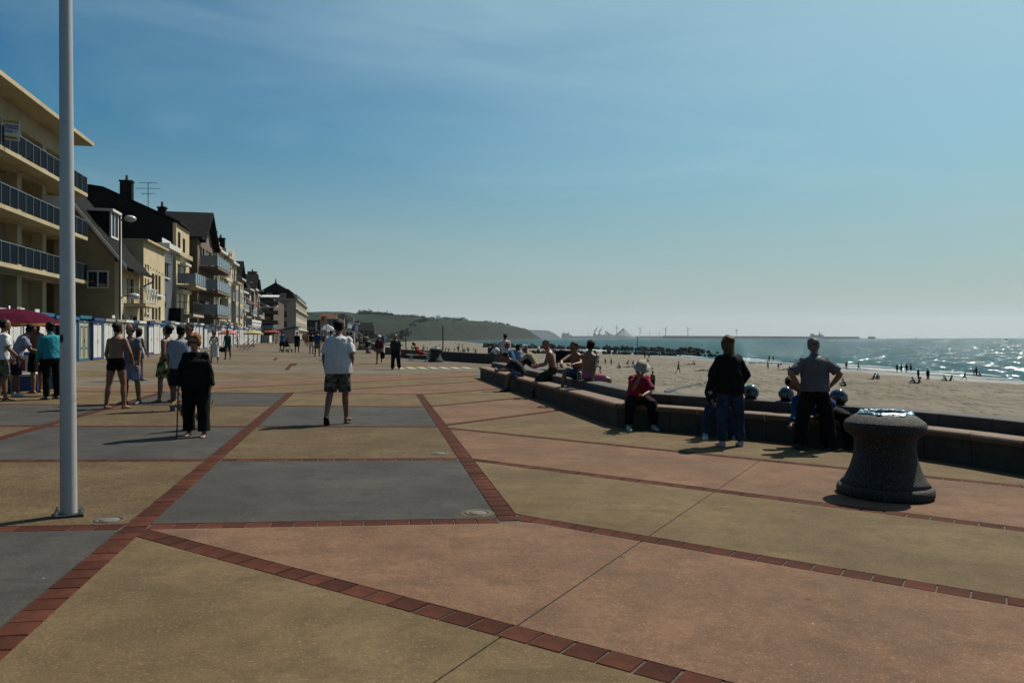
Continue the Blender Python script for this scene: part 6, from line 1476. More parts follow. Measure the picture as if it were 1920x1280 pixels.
# --- foreground and middle of the promenade
wb, Jw = person('woman all in black with short auburn hair and sunglasses walking with a cane', gt(368, 818), R(186), 1.53,
    dict(thighR=(-4, 5), thighL=(8, 5), shinR=(-12, 2), shinL=(4, 3), armR=(2, 16), foreR=(12, 6), armL=(-2, 16), foreL=(8, 9), hunch=12, hp=8, toe=6),
    dict(f=1, fat=1.16, belly=.06), [('legs', C_BLACK, dict(len=.97, linf=.035, hemf=1.9, name='trousers')), ('top', C_BLACK, dict(hem=-.16, sleeve=.97, loose=1.12, inf=.03, sinf=.035, name='jumper', wr=.010, neck=.52))], ('curly', H_RED), SK_PALE, 0, feet='sandal', face='glasses')
hb = wb.location + Matrix.Rotation(R(186), 3, 'Z') @ (Jw['wrR'] + Jw['hdR'] * .08)
cane = MB().tube([(hb.x, hb.y - .05, hb.z + .03), (hb.x, hb.y + .04, hb.z + .05), (hb.x, hb.y + .01, hb.z + .02), (hb.x + .02, hb.y - .08, gz(hb.x) + .003)], [.012, .013, .012, .010], 8).build('walking_cane', M_BROWN, None, True); tag(cane, 'brown walking cane in the hand of the woman in black', 'cane')

person('man in a white t-shirt and camouflage shorts walking away', gt(634, 795), R(0), 1.78,
    dict(thighR=(6, 3), thighL=(-8, 4), shinR=(2, 2), shinL=(-30, 2), pitchL=-38, armR=(-14, 15), foreR=(55, -10), armL=(-8, 15), foreL=(14, -4), hunch=8),
    dict(fat=1.05), [('legs', C_CAMO, dict(len=.47, linf=.034, name='cargo_shorts', wr=.012)), ('top', C_WHITE, dict(hem=-.12, sleeve=.50, loose=1.06, inf=.032, sinf=.034, name='t_shirt', wr=.011))], ('short', H_DARK), SK_TAN, 0, feet='sandal')

person('shirtless man in black swim trunks seen from behind', gt(218, 766), R(-8), 1.72,
    dict(thighR=(3, 7), thighL=(-3, 7), shinR=(-3, 4), shinL=(-6, 4), armR=(4, 22), foreR=(42, -14), armL=(2, 16), foreL=(24, -4), hunch=12, side=-2), {}, [('legs', C_BLACK, dict(len=.16, linf=.014, name='swim_trunks'))], ('short', H_BROWN), SK_TAN, 0)
person('man in a pale shirt and light shorts facing the shirtless man in black trunks', gt(247, 757), R(168), 1.70, dict(STAND, armR=(10, 12), foreR=(60, -20)), {}, [('legs', C_LILAC, dict(len=.44, linf=.035, name='shorts')), ('top', C_GREY, dict(hem=-.05, sleeve=.4, name='shirt'))], ('short', H_DARK), SK_TAN, 0, feet='dark', face=True)
person('woman in a white sleeveless top and denim shorts with dark hair', gt(259, 714), R(-25), 1.64, dict(STAND, armR=(10, 8), foreR=(30, 0)), dict(f=1), [('legs', C_JEAN, dict(len=.2, name='denim_shorts')), ('top', C_WHITE, dict(hem=.0, sleeve=0, name='top'))], ('long', H_DARK), SK_TAN, 0, feet='blue')
person('shirtless youth in green patterned swim shorts standing in profile', gt(311, 754), R(84), 1.69, dict(thighR=(-2, 5), thighL=(8, 5), shinR=(-16, 2), shinL=(2, 2), lean=-7, hunch=4, armR=(-16, 8), foreR=(10, 0), armL=(-6, 6), foreL=(30, -10), hp=6), {}, [('legs', C_GREENP, dict(len=.40, linf=.040, name='swim_shorts', wr=.010))], ('short', H_DARK), SK_TAN, 0, face=True)
person('man in a light grey t-shirt and dark shorts behind the woman in black', gt(338, 770), R(14), 1.68, dict(STAND, armL=(6, 10), foreL=(16, 2), armR=(10, 8), foreR=(50, -20), hunch=12, hp=10), dict(fat=1.05), [('legs', C_NAVY, dict(len=.46, linf=.03, name='shorts')), ('top', C_PALEBLUE, dict(hem=-.08, sleeve=.45, loose=1.0, inf=.02, name='t_shirt', wr=.010))], ('short', H_DARK), SK_DARK, 0, feet='blue')
person('dark haired shirtless man partly hidden behind the grey t-shirt man', gt(358, 752), R(160), 1.74, dict(STAND, hp=12, armL=(10, 12), foreL=(40, -10)), {}, [('legs', C_NAVY, dict(len=.45, name='shorts'))], ('short', H_DARK), SK_TAN, 1, face=True)

# --- group under the maroon parasol
person('man in a white t-shirt and faded shorts cut by the left edge', gt(4, 750), R(-50), 1.74, dict(STAND, armR=(14, 12), foreR=(45, -10), armL=(8, 10), foreL=(30, 0)), dict(fat=1.06), [('legs', C_CAMO, dict(len=.47, linf=.035, name='shorts')), ('top', C_WHITE, dict(hem=-.06, sleeve=.48, inf=.022, name='t_shirt', wr=.010))], ('short', H_DARK), SK_TAN, 0)
person('man in a lilac shirt and navy shorts leaning towards the ice cream cart', gt(30, 744), R(-62), 1.70, dict(STAND, lean=14, hunch=14, armR=(30, 10), foreR=(70, 0), armL=(20, 12), foreL=(60, -6), hp=14), {}, [('legs', C_NAVY, dict(len=.46, linf=.03, name='shorts')), ('top', C_LILAC, dict(hem=-.06, sleeve=.46, inf=.02, name='polo_shirt', collar=1, wr=.010))], ('short', H_DARK), SK_DARK, 0, feet='white')
person('shirtless man with wavy brown hair and long black shorts by the parasol', gt(69, 737), R(74), 1.76, dict(STAND, armR=(6, 8), foreR=(30, -4), armL=(24, 6), foreL=(75, 0), hunch=8, hp=6), {}, [('legs', C_BLACK, dict(len=.46, linf=.035, name='shorts'))], ('bob', H_BROWN), SK_TAN, 0, face=True)
person('man in a turquoise shirt and black trousers beside the flagpole', gt(97, 749), R(58), 1.71, dict(STAND, armR=(-8, 12), foreR=(26, -4), armL=(2, 12), foreL=(38, -8), hunch=10, hp=4), dict(fat=1.04), [('legs', C_BLACK, dict(len=.98, linf=.018, name='trousers')), ('top', C_TURQ, dict(hem=-.02, sleeve=.95, inf=.022, sinf=.026, collar=1, name='shirt', wr=.011))], ('short', H_DARK), SK_DARK, 0, feet='dark', face=True)
person('dark haired woman in jeans mostly hidden by the flagpole', gt(113, 742), R(110), 1.64, dict(STAND), dict(f=1), [('legs', C_JEAN, dict(len=.96, name='jeans')), ('top', C_WHITE, dict(hem=.0, sleeve=.3, name='top'))], ('long', H_DARK), SK_TAN, 1, feet='dark')

# --- strollers further along
wd, Jd = person('woman in a white top and long white skirt walking this way', gt(402, 680), R(180), 1.64, dict(thighR=(10, 3), thighL=(-8, 3), shinR=(4, 2), shinL=(-20, 2), armR=(12, 14), foreR=(45, -25), armL=(6, 14), foreL=(20, 2)), dict(f=1), [('skirt', C_WHITE, dict(hem=-.62, flare=.16)), ('top', C_WHITE, dict(hem=.06, sleeve=0, neck=.40, name='top'))], ('bob', H_BROWN), SK_TAN, 1, feet='dark')
wt, Jt = person('woman in a short teal dress walking towards the viewer', gt(427, 674), R(180), 1.70, dict(thighR=(6, 2), thighL=(-5, 2), shinR=(2, 1), shinL=(-14, 1), armR=(8, 10), foreR=(24, 0), armL=(2, 8), foreL=(8, 2)), dict(f=1), [('skirt', C_TEAL, dict(hem=-.22, flare=.22, name='dress_skirt')), ('top', C_TEAL, dict(hem=.06, sleeve=0, neck=.44, name='dress_top'))], ('short', H_DARK), SK_DARK, 1, feet='dark')
hbp = wt.location + Matrix.Rotation(R(180), 3, 'Z') @ (Jt['wrR'] + V((0.03, 0, -.12)))
tag(MB().ball(hbp - V((0, 0, .16)), (.22, .09, .15), 12, 8).tube([hbp + V((-.12, 0, -.05)), hbp + V((0, 0, .12)), hbp + V((.12, 0, -.05))], .012, 5).build('beach_bag', C_CHAR, None, True), 'dark beach bag carried by the woman in the teal dress', 'bag')
person('person in white standing beside the pink parasol', gt(446, 652), R(100), 1.64, dict(STAND, armR=(30, 6), foreR=(70, 0)), dict(f=1), [('skirt', C_WHITE, dict(hem=-.4, flare=.15)), ('top', C_WHITE, dict(hem=.05, sleeve=.4, name='top'))], ('short', H_DARK), SK_DARK, 1)
ps, Jp = person('person in a blue top pushing a pushchair away', gt(529, 661), R(-6), 1.70, dict(thighR=(6, 3), thighL=(-6, 3), shinR=(0, 1), shinL=(-16, 1), armR=(28, 6), foreR=(70, 0), armL=(28, 6), foreL=(70, 0)), dict(f=1, fat=1.1), [('legs', C_BLACK, dict(len=.42, linf=.03, name='shorts')), ('top', C_BLUEB, dict(hem=-.03, sleeve=.2, name='top'))], ('short', H_DARK), SK_TAN, 1, feet='white')
e = empty('pushchair', gt(537, 660), R(-10)); tag(e, 'dark pushchair pushed along the promenade', 'pushchair')
MB().tube([(-.22, -.35, 1.0), (-.22, .1, .45), (-.22, .5, .12)], .015, 5).tube([(.22, -.35, 1.0), (.22, .1, .45), (.22, .5, .12)], .015, 5).tube([(-.22, -.35, 1.0), (.22, -.35, 1.0)], .018, 6).tube([(-.22, .35, .55), (-.22, -.2, .12)], .015, 5).tube([(.22, .35, .55), (.22, -.2, .12)], .015, 5).build('frame', M_IRON, e)
MB().prism([(0, -.15, .95), (0, -.05, .45), (0, .35, .42), (0, .38, .5), (0, .05, .55), (0, .0, 1.0), (0, .3, .98), (0, .25, 1.05), (0, -.05, 1.1)], (-.2, 0, 0), (.4, 0, 0)).build('seat', C_CHAR, e)
for x, y in ((-.28, -.2), (.28, -.2), (-.24, .5), (.24, .5)): MB().tube([(x - .03, y, .13), (x + .03, y, .13)], .13, 14).build('wheel', M_BLK, e)
person('man in a black t-shirt and black shorts walking away near the kiosk', gt(557, 661), R(4), 1.68, dict(thighR=(5, 3), thighL=(-6, 3), shinR=(0, 1), shinL=(-18, 1)), dict(fat=1.08), [('legs', C_BLACK, dict(len=.47, linf=.03, name='shorts')), ('top', C_BLACK, dict(hem=-.06, sleeve=.5, name='t_shirt'))], ('short', H_DARK), SK_DARK, 1, feet='dark')
person('person in a rust top and pale shorts with a backpack', gt(584, 664), R(8), 1.70, dict(thighR=(-6, 3), thighL=(6, 3), shinR=(-16, 1), shinL=(2, 1)), dict(f=1), [('legs', C_WHITE, dict(len=.32, linf=.02, name='shorts')), ('top', C_RUST, dict(hem=.0, sleeve=.4, name='top')), ('bag', C_BLACK)], ('bob', H_DARK), SK_TAN, 1, feet='dark')
person('man in a royal blue t-shirt and khaki shorts walking away', gt(595, 668), R(-4), 1.80, dict(thighR=(5, 4), thighL=(-3, 4), shinR=(-2, 2), shinL=(-8, 2), armR=(0, 14)), dict(fat=1.06), [('legs', C_TAN, dict(len=.44, linf=.03, name='shorts')), ('top', C_BLUE, dict(hem=-.05, sleeve=.5, inf=.02, name='t_shirt'))], ('short', H_DARK), SK_TAN, 1, feet='dark')
person('man in a pale blue shirt half hidden behind the white t-shirt man', gp(621, 47), R(10), 1.78, dict(STAND, lean=6), {}, [('legs', C_NAVY, dict(len=.96, name='trousers')), ('top', C_PALEBLUE, dict(hem=-.04, sleeve=.5, name='shirt'))], ('short', H_BROWN), SK_TAN, 1, feet='dark')
wh, Jh = person('woman in a white sun hat, dark jacket and short olive dress', gt(711, 682), R(176), 1.56, dict(thighR=(8, 2), thighL=(-6, 2), shinR=(4, 1), shinL=(-16, 1), armR=(0, 16), foreR=(20, 4), armL=(6, 16), foreL=(20, 6)), dict(f=1, fat=1.05), [('skirt', C_TAN, dict(hem=-.20, flare=.15, name='dress')), ('top', C_RUST, dict(hem=-.02, sleeve=.75, inf=.02, name='jacket'))], ('short', H_BROWN), SK_TAN, 1, feet='dark'); hat(wh, Jh, C_WHITE, .15)
hbp = wh.location + Matrix.Rotation(R(176), 3, 'Z') @ (Jh['wrL'] + V((0, 0, -.1)))
tag(MB().ball(hbp - V((0, 0, .2)), (.13, .09, .2), 10, 8).build('shoulder_bag', C_BLACK, None, True), 'black bag hanging from the hand of the woman in the sun hat', 'bag')
person('balding man in a dark t-shirt and dark jeans walking this way', gt(742, 693), R(178), 1.62, dict(thighR=(6, 5), thighL=(-4, 5), shinR=(2, 3), shinL=(-12, 3), armR=(0, 14), foreR=(14, 4), armL=(0, 14), foreL=(14, 4)), dict(fat=1.16, belly=.07), [('legs', C_NAVY, dict(len=.98, linf=.03, hemf=2.0, name='jeans')), ('top', C_CHAR, dict(hem=-.06, sleeve=.5, loose=1.0, inf=.02, name='t_shirt'))], ('crop', H_GREY), SK_RED, 1, feet='dark')
person('person in a lilac top and dark shorts walking away by the far bin', gt(676, 655), R(-6), 1.55, dict(thighR=(8, 3), thighL=(-8, 3), shinR=(2, 1), shinL=(-30, 1)), dict(f=1), [('legs', C_BLACK, dict(len=.4, name='shorts')), ('top', C_LILAC, dict(hem=-.02, sleeve=.4, name='top'))], ('short', H_BLOND), SK_TAN, 1, feet='white')
# reader on the lounger
person('reader in red lying back on the folding sun lounger', gp(787, 47.5), R(-90), 1.66, dict(thigh=(88, 6), shin=(80, 3), lean=-42, hunch=10, arm=(40, 12), fore=(100, -10), hp=20), dict(f=1), [('legs', C_RED, dict(len=.3, name='shorts')), ('top', C_RED, dict(hem=.0, sleeve=.3, name='top'))], ('short', H_DARK), SK_RED, 1, seat=.40)

# --- people on the bench wall
SIT = dict(thigh=(84, 8), shin=(0, 4)); FLOOR = dict(thigh=(125, 9), shin=(36, 4))
def sit_on(label, px, off, seat, face_deg, H, pose, g=None, wear=(), hair=None, sk=SK_TAN, lod=0, pts=WALL, **k):
    w, a = wall_pt(px, off, pts); return person(label, w, R(face_deg), H, pose, g, wear, hair, sk, lod, seat=seat, **k)
ic, Ji = sit_on('hunched person in a dark grey t-shirt and patterned shorts eating ice cream', 978, .16, .43, 96, 1.68, dict(SIT, lean=26, hunch=26, hp=10, thighR=(76, 6), shinR=(-6, 4), shinL=(10, 4), armR=(38, 6), foreR=(78, -6), armL=(34, 8), foreL=(86, -6)), dict(fat=1.08), [('legs', C_BLUEP, dict(len=.38, linf=.035, name='shorts')), ('top', C_CHAR, dict(hem=-.05, sleeve=.5, loose=1.0, inf=.022, name='t_shirt', wr=.010))], ('short', H_BROWN), SK_TAN, 0, feet='dark', face=True)
ih = ic.location + Matrix.Rotation(R(96), 3, 'Z') @ (Ji['wrR'] + Ji['hdR'] * .08)
e = empty('ice_cream_cone', ih); tag(e, 'ice cream cone held by the hunched person in grey', 'ice cream'); MB().lathe([(.004, -.06), (.026, .05)], 12).build('cone', M_HCREAM, e, True); MB().ball((0, 0, .075), .034, 10, 8).build('scoop', M_WHITE, e, True)
sit_on('bald shirtless man in camouflage trousers sitting on the wall', 1037, .52, .60, 90, 1.76, dict(thighR=(62, 6), thighL=(50, 10), shinR=(14, 3), shinL=(30, 3), lean=6, hunch=12, armR=(22, 6), foreR=(80, -10), armL=(20, 8), foreL=(74, -12), hp=10), {}, [('legs', C_CAMOD, dict(len=.95, linf=.03, name='trousers', wr=.010))], ('crop', H_GREY), SK_RED, 0, feet='dark')
sit_on('shirtless man in blue shorts with his feet up on the seat stones', 1086, .62, .60, 150, 1.78, dict(thighR=(104, 10), thighL=(98, 14), shinR=(14, 4), shinL=(12, 4), lean=14, hunch=16, armR=(66, 18), foreR=(70, -24), armL=(60, 10), foreL=(82, -22), hp=0, hy=-14), {}, [('legs', C_BLUEB, dict(len=.40, linf=.03, name='shorts'))], ('short', H_BROWN), SK_TAN, 0, face=True)
sit_on('shirtless man in pink shorts sitting on the wall with his back turned', 1104, .62, .60, -48, 1.76, dict(thighR=(80, 26), thighL=(84, 8), shinR=(-4, 6), shinL=(20, 4), lean=-4, hunch=12, twist=38, armR=(-34, 14), foreR=(-20, 6), armL=(50, 20), foreL=(84, 6), hy=18), {}, [('legs', C_ROSE, dict(len=.36, linf=.035, name='shorts'))], ('short', H_DARK), SK_TAN, 0)
wp, Jq = sit_on('woman in a pink t-shirt and white sun hat resting her chin on her hand', 1192, .15, .43, 186, 1.60, dict(SIT, thighR=(80, 18), thighL=(80, 14), lean=22, hunch=14, hp=4, armR=(48, 4), foreR=(150, -16), armL=(34, 6), foreL=(72, -46)), dict(f=1, fat=1.18, belly=.05), [('legs', C_BLACK, dict(len=.96, linf=.03, name='trousers')), ('top', C_PINK, dict(hem=-.02, sleeve=.52, loose=1.02, inf=.022, name='t_shirt', wr=.010))], ('bob', H_GREY), SK_RED, 0, feet='white', face=True); hat(wp, Jq, C_HAT, .165)
sit_on('seated person in jeans and white trainers half hidden by the standing woman', 1352, .15, .43, 172, 1.74, dict(SIT, thighR=(82, 22), shinR=(8, 10), thighL=(80, 4), lean=10, hunch=14, armR=(30, 16), foreR=(62, -6)), {}, [('legs', C_JEAN, dict(len=.97, linf=.026, name='jeans')), ('top', C_BLACK, dict(hem=-.04, sleeve=.95, inf=.03, name='jacket'))], ('short', H_DARK), SK_TAN, 0, feet='white')
sit_on('person in a blue jacket slumped sideways on the seat behind the polo shirt man', 1550, .2, .43, 178, 1.72, dict(SIT, side=52, hunch=16, lean=6, armR=(34, 10), foreR=(66, 34), armL=(30, 10), foreL=(60, -20), hp=10), {}, [('legs', C_BLACK, dict(len=.97, linf=.026, name='trousers')), ('top', C_BLUE, dict(hem=-.04, sleeve=.95, inf=.03, name='jacket', wr=.010))], ('short', H_DARK), SK_TAN, 1, feet='dark')
person('woman in a black jacket and jeans standing with her back turned', gt(1368, 836), R(2), 1.66, dict(thighR=(2, 7), thighL=(-2, 4), shinR=(-4, 3), shinL=(-4, 1), armR=(-6, 26), foreR=(36, -22), armL=(-6, 26), foreL=(36, -24), hunch=10, hp=6), dict(f=1, fat=1.10), [('legs', C_JEAN, dict(len=.985, linf=.020, hemf=2.3, name='jeans')), ('top', C_BLACK, dict(hem=-.10, sleeve=.95, loose=1.06, inf=.034, sinf=.034, flare=.16, collar=1, name='jacket', wr=.011))], ('long', H_BLOND), SK_PALE, 0, feet='white')
person('man in a grey polo shirt with hands on hips looking out to sea', gt(1528, 843), R(-8), 1.66, dict(thighR=(2, 13), thighL=(-1, 13), shinR=(-4, 5), shinL=(-5, 5), armR=(-22, 44), foreR=(18, -34), armL=(-22, 44), foreL=(18, -34), hunch=7, hy=-24, toe=18), dict(fat=1.10), [('legs', C_BLACK, dict(len=.985, linf=.036, hemf=2.2, name='trousers')), ('top', C_POLO, dict(hem=-.02, sleeve=.5, loose=.98, inf=.022, sinf=.03, collar=1, name='polo_shirt', wr=.011))], ('thin', H_GREY), SK_RED, 0, feet='dark')

# --- behind the far end of the bench
person('white shirted man standing beyond the end of the bench wall', gp(947, 33), R(-10), 1.74, dict(STAND), {}, [('legs', C_TAN, dict(len=.95, name='trousers')), ('top', C_WHITE, dict(hem=-.05, sleeve=.6, name='shirt'))], ('short', H_DARK), SK_DARK, 1, feet='dark')
sit_on('man in a white shirt leaning forward on the distant bench', 938, .2, .43, 110, 1.74, dict(SIT, lean=34, hunch=16, arm=(50, 6), fore=(60, -6)), {}, [('legs', C_BLACK, dict(len=.96, name='trousers')), ('top', C_WHITE, dict(hem=-.02, sleeve=.6, inf=.02, name='shirt'))], ('short', H_DARK), SK_DARK, 1, pts=FARW, feet='dark')
sit_on('person in dark blue on the distant bench beside the white shirt', 925, .2, .43, 120, 1.68, dict(SIT, lean=26, hunch=12), {}, [('legs', C_BLACK, dict(len=.96, name='trousers')), ('top', C_BLUE, dict(hem=-.02, sleeve=.6, name='top'))], ('short', H_BROWN), SK_RED, 1, pts=FARW, feet='dark')
def on_block(label, px, d, *a, **k): x = (px - 960) / FPX * d; return person(label, V((x, d, .5 - .0)), *a, seat=0.0, **k)
on_block('man in a blue shirt sitting beyond the hunched ice cream eater', 962, 29.2, R(60), 1.74, dict(FLOOR, lean=14, hunch=14), {}, [('legs', C_TAN, dict(len=.5, name='shorts')), ('top', C_BLUEB, dict(hem=-.02, sleeve=.5, name='shirt'))], ('short', H_RED), SK_RED, 1)
on_block('woman in a lilac top sitting with her arms folded low', 975, 29.8, R(20), 1.60, dict(FLOOR, lean=12, hunch=16, arm=(20, 16), fore=(70, -30)), dict(f=1), [('legs', C_CHAR, dict(len=.5, name='shorts')), ('top', C_LILAC, dict(hem=-.02, sleeve=.5, name='top'))], ('long', H_BROWN), SK_TAN, 1)
yh, Jy = on_block('man in a pale yellow shirt and white cap sitting behind the bald man', 1003, 25.9, R(70), 1.70, dict(FLOOR, lean=20, hunch=18, hp=8, arm=(40, 8), fore=(60, -10)), {}, [('legs', C_BLACK, dict(len=.5, name='shorts')), ('top', C_YEL, dict(hem=-.02, sleeve=.52, inf=.02, name='shirt'))], ('short', H_GREY), SK_TAN, 1); hat(yh, Jy, C_WHITE, .11, 'cap')

# --- small dog on a lead
M_FUR = mat('dog_fur', (0.38, 0.255, 0.11), 0.9, 0.3, 30, bump=0.8, bscale=80)
dp = gt(366, 806); mb = MB()
limb(mb, [(0, -.20, .27), (0, -.05, .29), (0, .12, .28), (0, .20, .30)], [.085, .095, .105, .085]); limb(mb, [(0, .18, .31), (0, .27, .40), (0, .30, .43)], [.065, .06, .06])
limb(mb, [(0, .30, .44), (0, .37, .43), (0, .43, .405)], [.065, .045, .028]); mb.ball((-.045, .29, .475), (.018, .03, .045)); mb.ball((.045, .29, .475), (.018, .03, .045))
for sx in (-.06, .06):
    limb(mb, [(sx, .14, .25), (sx, .15, .13), (sx, .14, .03)], [.045, .026, .022], 8); mb.ball((sx, .16, .018), (.024, .035, .018)); limb(mb, [(sx, -.17, .26), (sx, -.10, .16), (sx, -.21, .10), (sx, -.20, .03)], [.06, .036, .022, .022], 8); mb.ball((sx, -.18, .018), (.024, .035, .018))
limb(mb, [(0, -.24, .31), (0, -.33, .38), (0, -.34, .46)], [.03, .022, .012], 8)
dg_ = grow(mb, 'dog', M_FUR, None, .010, .010); dg_.location = dp; dg_.rotation_euler = (0, 0, R(150)); tag(dg_, 'small sandy dog walking just behind the woman in black', 'dog')

# --- helmets on the wall
M_HELM = mat('helmet_dark_gloss', (0.012, 0.014, 0.018), 0.12, 0.2, 6, coat=1.0); M_HELC = mat('helmet_coloured_gloss', (0.02, 0.16, 0.17), 0.15, 0.2, 9, c2=(0.10, 0.12, 0.03), coat=1.0); M_VIS = mat('visor', (0.05, 0.06, 0.065), 0.08, 0.1, 3, spec=0.8); M_PAD = mat('helmet_lining', (0.03, 0.02, 0.018), 0.9, 0.2, 9)
def helmet(label, px, rz, m):
    w, a = wall_pt(px, .64); e = empty('motorcycle_helmet', w + V((0, 0, .602)), R(rz)); tag(e, label, 'helmet', 'motorcycle helmets on the wall')
    mb = MB(); n = 24; vs = []; fs = []; rows = 14
    for i in range(rows + 1):
        th = math.pi * (.02 + .86 * i / rows)
        for j in range(n):
            ph = 2 * math.pi * j / n; x, y, z = math.sin(th) * math.cos(ph) * .122, math.sin(th) * math.sin(ph) * .142, math.cos(th) * .128
            if y > .02 and z < -.02: y += .022      # chin bar
            vs.append((x, y, z + .118))
    for i in range(rows):
        for j in range(n): fs.append((i * n + j, (i + 1) * n + j, (i + 1) * n + (j + 1) % n, i * n + (j + 1) % n))
    fs.append(tuple(range(n))); fs.append(tuple(rows * n + j for j in range(n - 1, -1, -1)))
    mb.add(vs, fs).build('shell', m, e, True)
    vs = []; fs = []
    for i in range(6):
        z = .075 + .085 * i / 5
        for j in range(15):
            ph = R(15 + 150 * j / 14); k = math.sqrt(max(.05, 1 - ((z - .118) / .135) ** 2)); vs.append((math.cos(ph) * .127 * k, math.sin(ph) * .150 * k + (.006 if z < .1 else 0), z))
    for i in range(5):
        for j in range(14): fs.append((i * 15 + j, i * 15 + j + 1, (i + 1) * 15 + j + 1, (i + 1) * 15 + j))
    MB().add(vs, fs).build('visor', M_VIS, e, True); MB().lathe([(.095, .0), (.10, .012), (.09, .02)], 20).build('neck_roll', M_PAD, e, True)
helmet('coloured motorcycle helmet on the wall behind the standing woman', 1407, 200, M_HELC); helmet('dark glossy motorcycle helmet on the wall left of the polo shirt man', 1477, 150, M_HELM); helmet('dark glossy motorcycle helmet on the wall right of the polo shirt man', 1573, 215, M_HELM)
# folding chair on the sand behind the two shirtless men
e = empty('folding_chair', V(((1057 - 960) / FPX * 27, 27, .5)), R(170)); tag(e, 'low navy folding beach chair behind the two shirtless men', 'chair')
MB().prism([(0, 0, .2), (0, .10, .60), (0, .13, .60), (0, .03, .2)], (-.28, 0, 0), (.56, 0, 0)).build('backrest', C_NAVY, e); MB().b2(-.28, .28, -.45, -.005, .17, .2).build('seat', C_RED, e)
for sx in (-.27, .27):
    for sy in (-.42, -.04): MB().tube([(sx, sy, .17), (sx, sy, 0)], .016, 6).build('leg', M_IRON, e)
# ================================================================= people on the beach and the far crowd
PROTO = {}
def proto(kind):
    if kind in PROTO: return PROTO[kind]
    P = dict(stand=(dict(STAND), {}, [('legs', C_NAVY, dict(len=.4))], 'short', None), stand2=(dict(STAND, armR=(20, 20), foreR=(60, -10)), dict(f=1), [('top', C_BLACK, dict(hem=-.1, sleeve=.5)), ('legs', C_BLACK, dict(len=.5))], 'bob', None),
             coat=(dict(STAND), dict(fat=1.1), [('top', C_BLACK, dict(hem=-.1, sleeve=.9)), ('legs', C_BLACK, dict(len=.95))], 'short', None), walk=(dict(thighR=(22, 3), thighL=(-18, 3), shinR=(6, 1), shinL=(-40, 1), armR=(-16, 8), armL=(20, 8)), {}, [('legs', C_BLACK, dict(len=.35))], 'short', None),
             run=(dict(thighR=(48, 3), thighL=(-34, 3), shinR=(-10, 1), shinL=(-80, 1), lean=16, armR=(-40, 20), foreR=(10, 10), armL=(50, 20), foreL=(100, 0)), {}, [('legs', C_BLACK, dict(len=.2))], 'short', None), bend=(dict(thighR=(20, 6), thighL=(10, 6), shinR=(-20, 1), shinL=(-20, 1), lean=60, hunch=20, arm=(40, 10), fore=(50, 0)), {}, [('legs', C_NAVY, dict(len=.4)), ('top', C_GREY, dict(sleeve=.5))], 'short', None),
             sit=(dict(thigh=(92, 10), shin=(50, 6), lean=8, hunch=24, arm=(50, 8), fore=(70, -8)), {}, [('legs', C_NAVY, dict(len=.9)), ('top', C_GREY, dict(sleeve=.6))], 'short', .0), sit2=(dict(thigh=(86, 12), shin=(84, 8), lean=-24, hunch=10, arm=(-30, 20), fore=(-10, 10)), dict(f=1), [('legs', C_BLACK, dict(len=.3)), ('top', C_CHAR, dict(sleeve=0, neck=.4))], 'bob', .0),
             lie=(dict(thigh=(88, 6), shin=(90, 4), lean=-82, hunch=4, arm=(-60, 30), fore=(-100, 30)), dict(f=1), [('legs', C_BLACK, dict(len=.15))], 'bob', .04), child=(dict(STAND, armR=(0, 30), armL=(0, 30)), dict(fat=.94), [('legs', C_RED, dict(len=.3))], 'short', None), shirt=(dict(STAND, armR=(10, 10)), dict(fat=1.05), [('legs', C_TAN, dict(len=.45)), ('top', C_PALEBLUE, dict(sleeve=.5))], 'short', None))[kind]
    o, J = person('prototype', (0, 0, 0), 0, 1.7, P[0], P[1], P[2], (P[3], H_DARK), SK_DARK, 2, seat=P[4]); PROTO[kind] = [o, o.location.z, False]; return PROTO[kind]
CROWD = []
def place(kind, p, rz, H, label, group):
    proto(kind); CROWD.append((kind, V(p), rz, H / 1.7, label, group))
rr = random.Random(21)
G1 = 'people on the beach'
def bp(kind, px, top, foot, rz, label, H=None, group=G1):
    p = beach_pt(px, foot); h = H or max(.95, min(1.85, (foot - top) / FPX * p.y)); place(kind, p, R(rz), h, label, group)
bp('walk', 1272, 677, 700, -80, 'lone bather walking across the middle of the sand'); 
bp('stand', 1224, 702, 733, 10, 'shirtless bather in dark shorts standing just beyond the wall right of the pink t-shirt', 1.7)
bp('child', 1135, 669, 684, 160, 'left of two children standing on the sand beyond the pink shorts man', 1.25); bp('child', 1146, 670, 685, 200, 'right of two children standing on the sand beyond the pink shorts man', 1.25)
bp('stand2', 1121, 664, 686, 20, 'woman in dark clothes standing on the sand above the pink shorts man'); bp('bend', 1126, 680, 700, 80, 'bather bending over just above the pink shorts man\'s arm', 1.6)
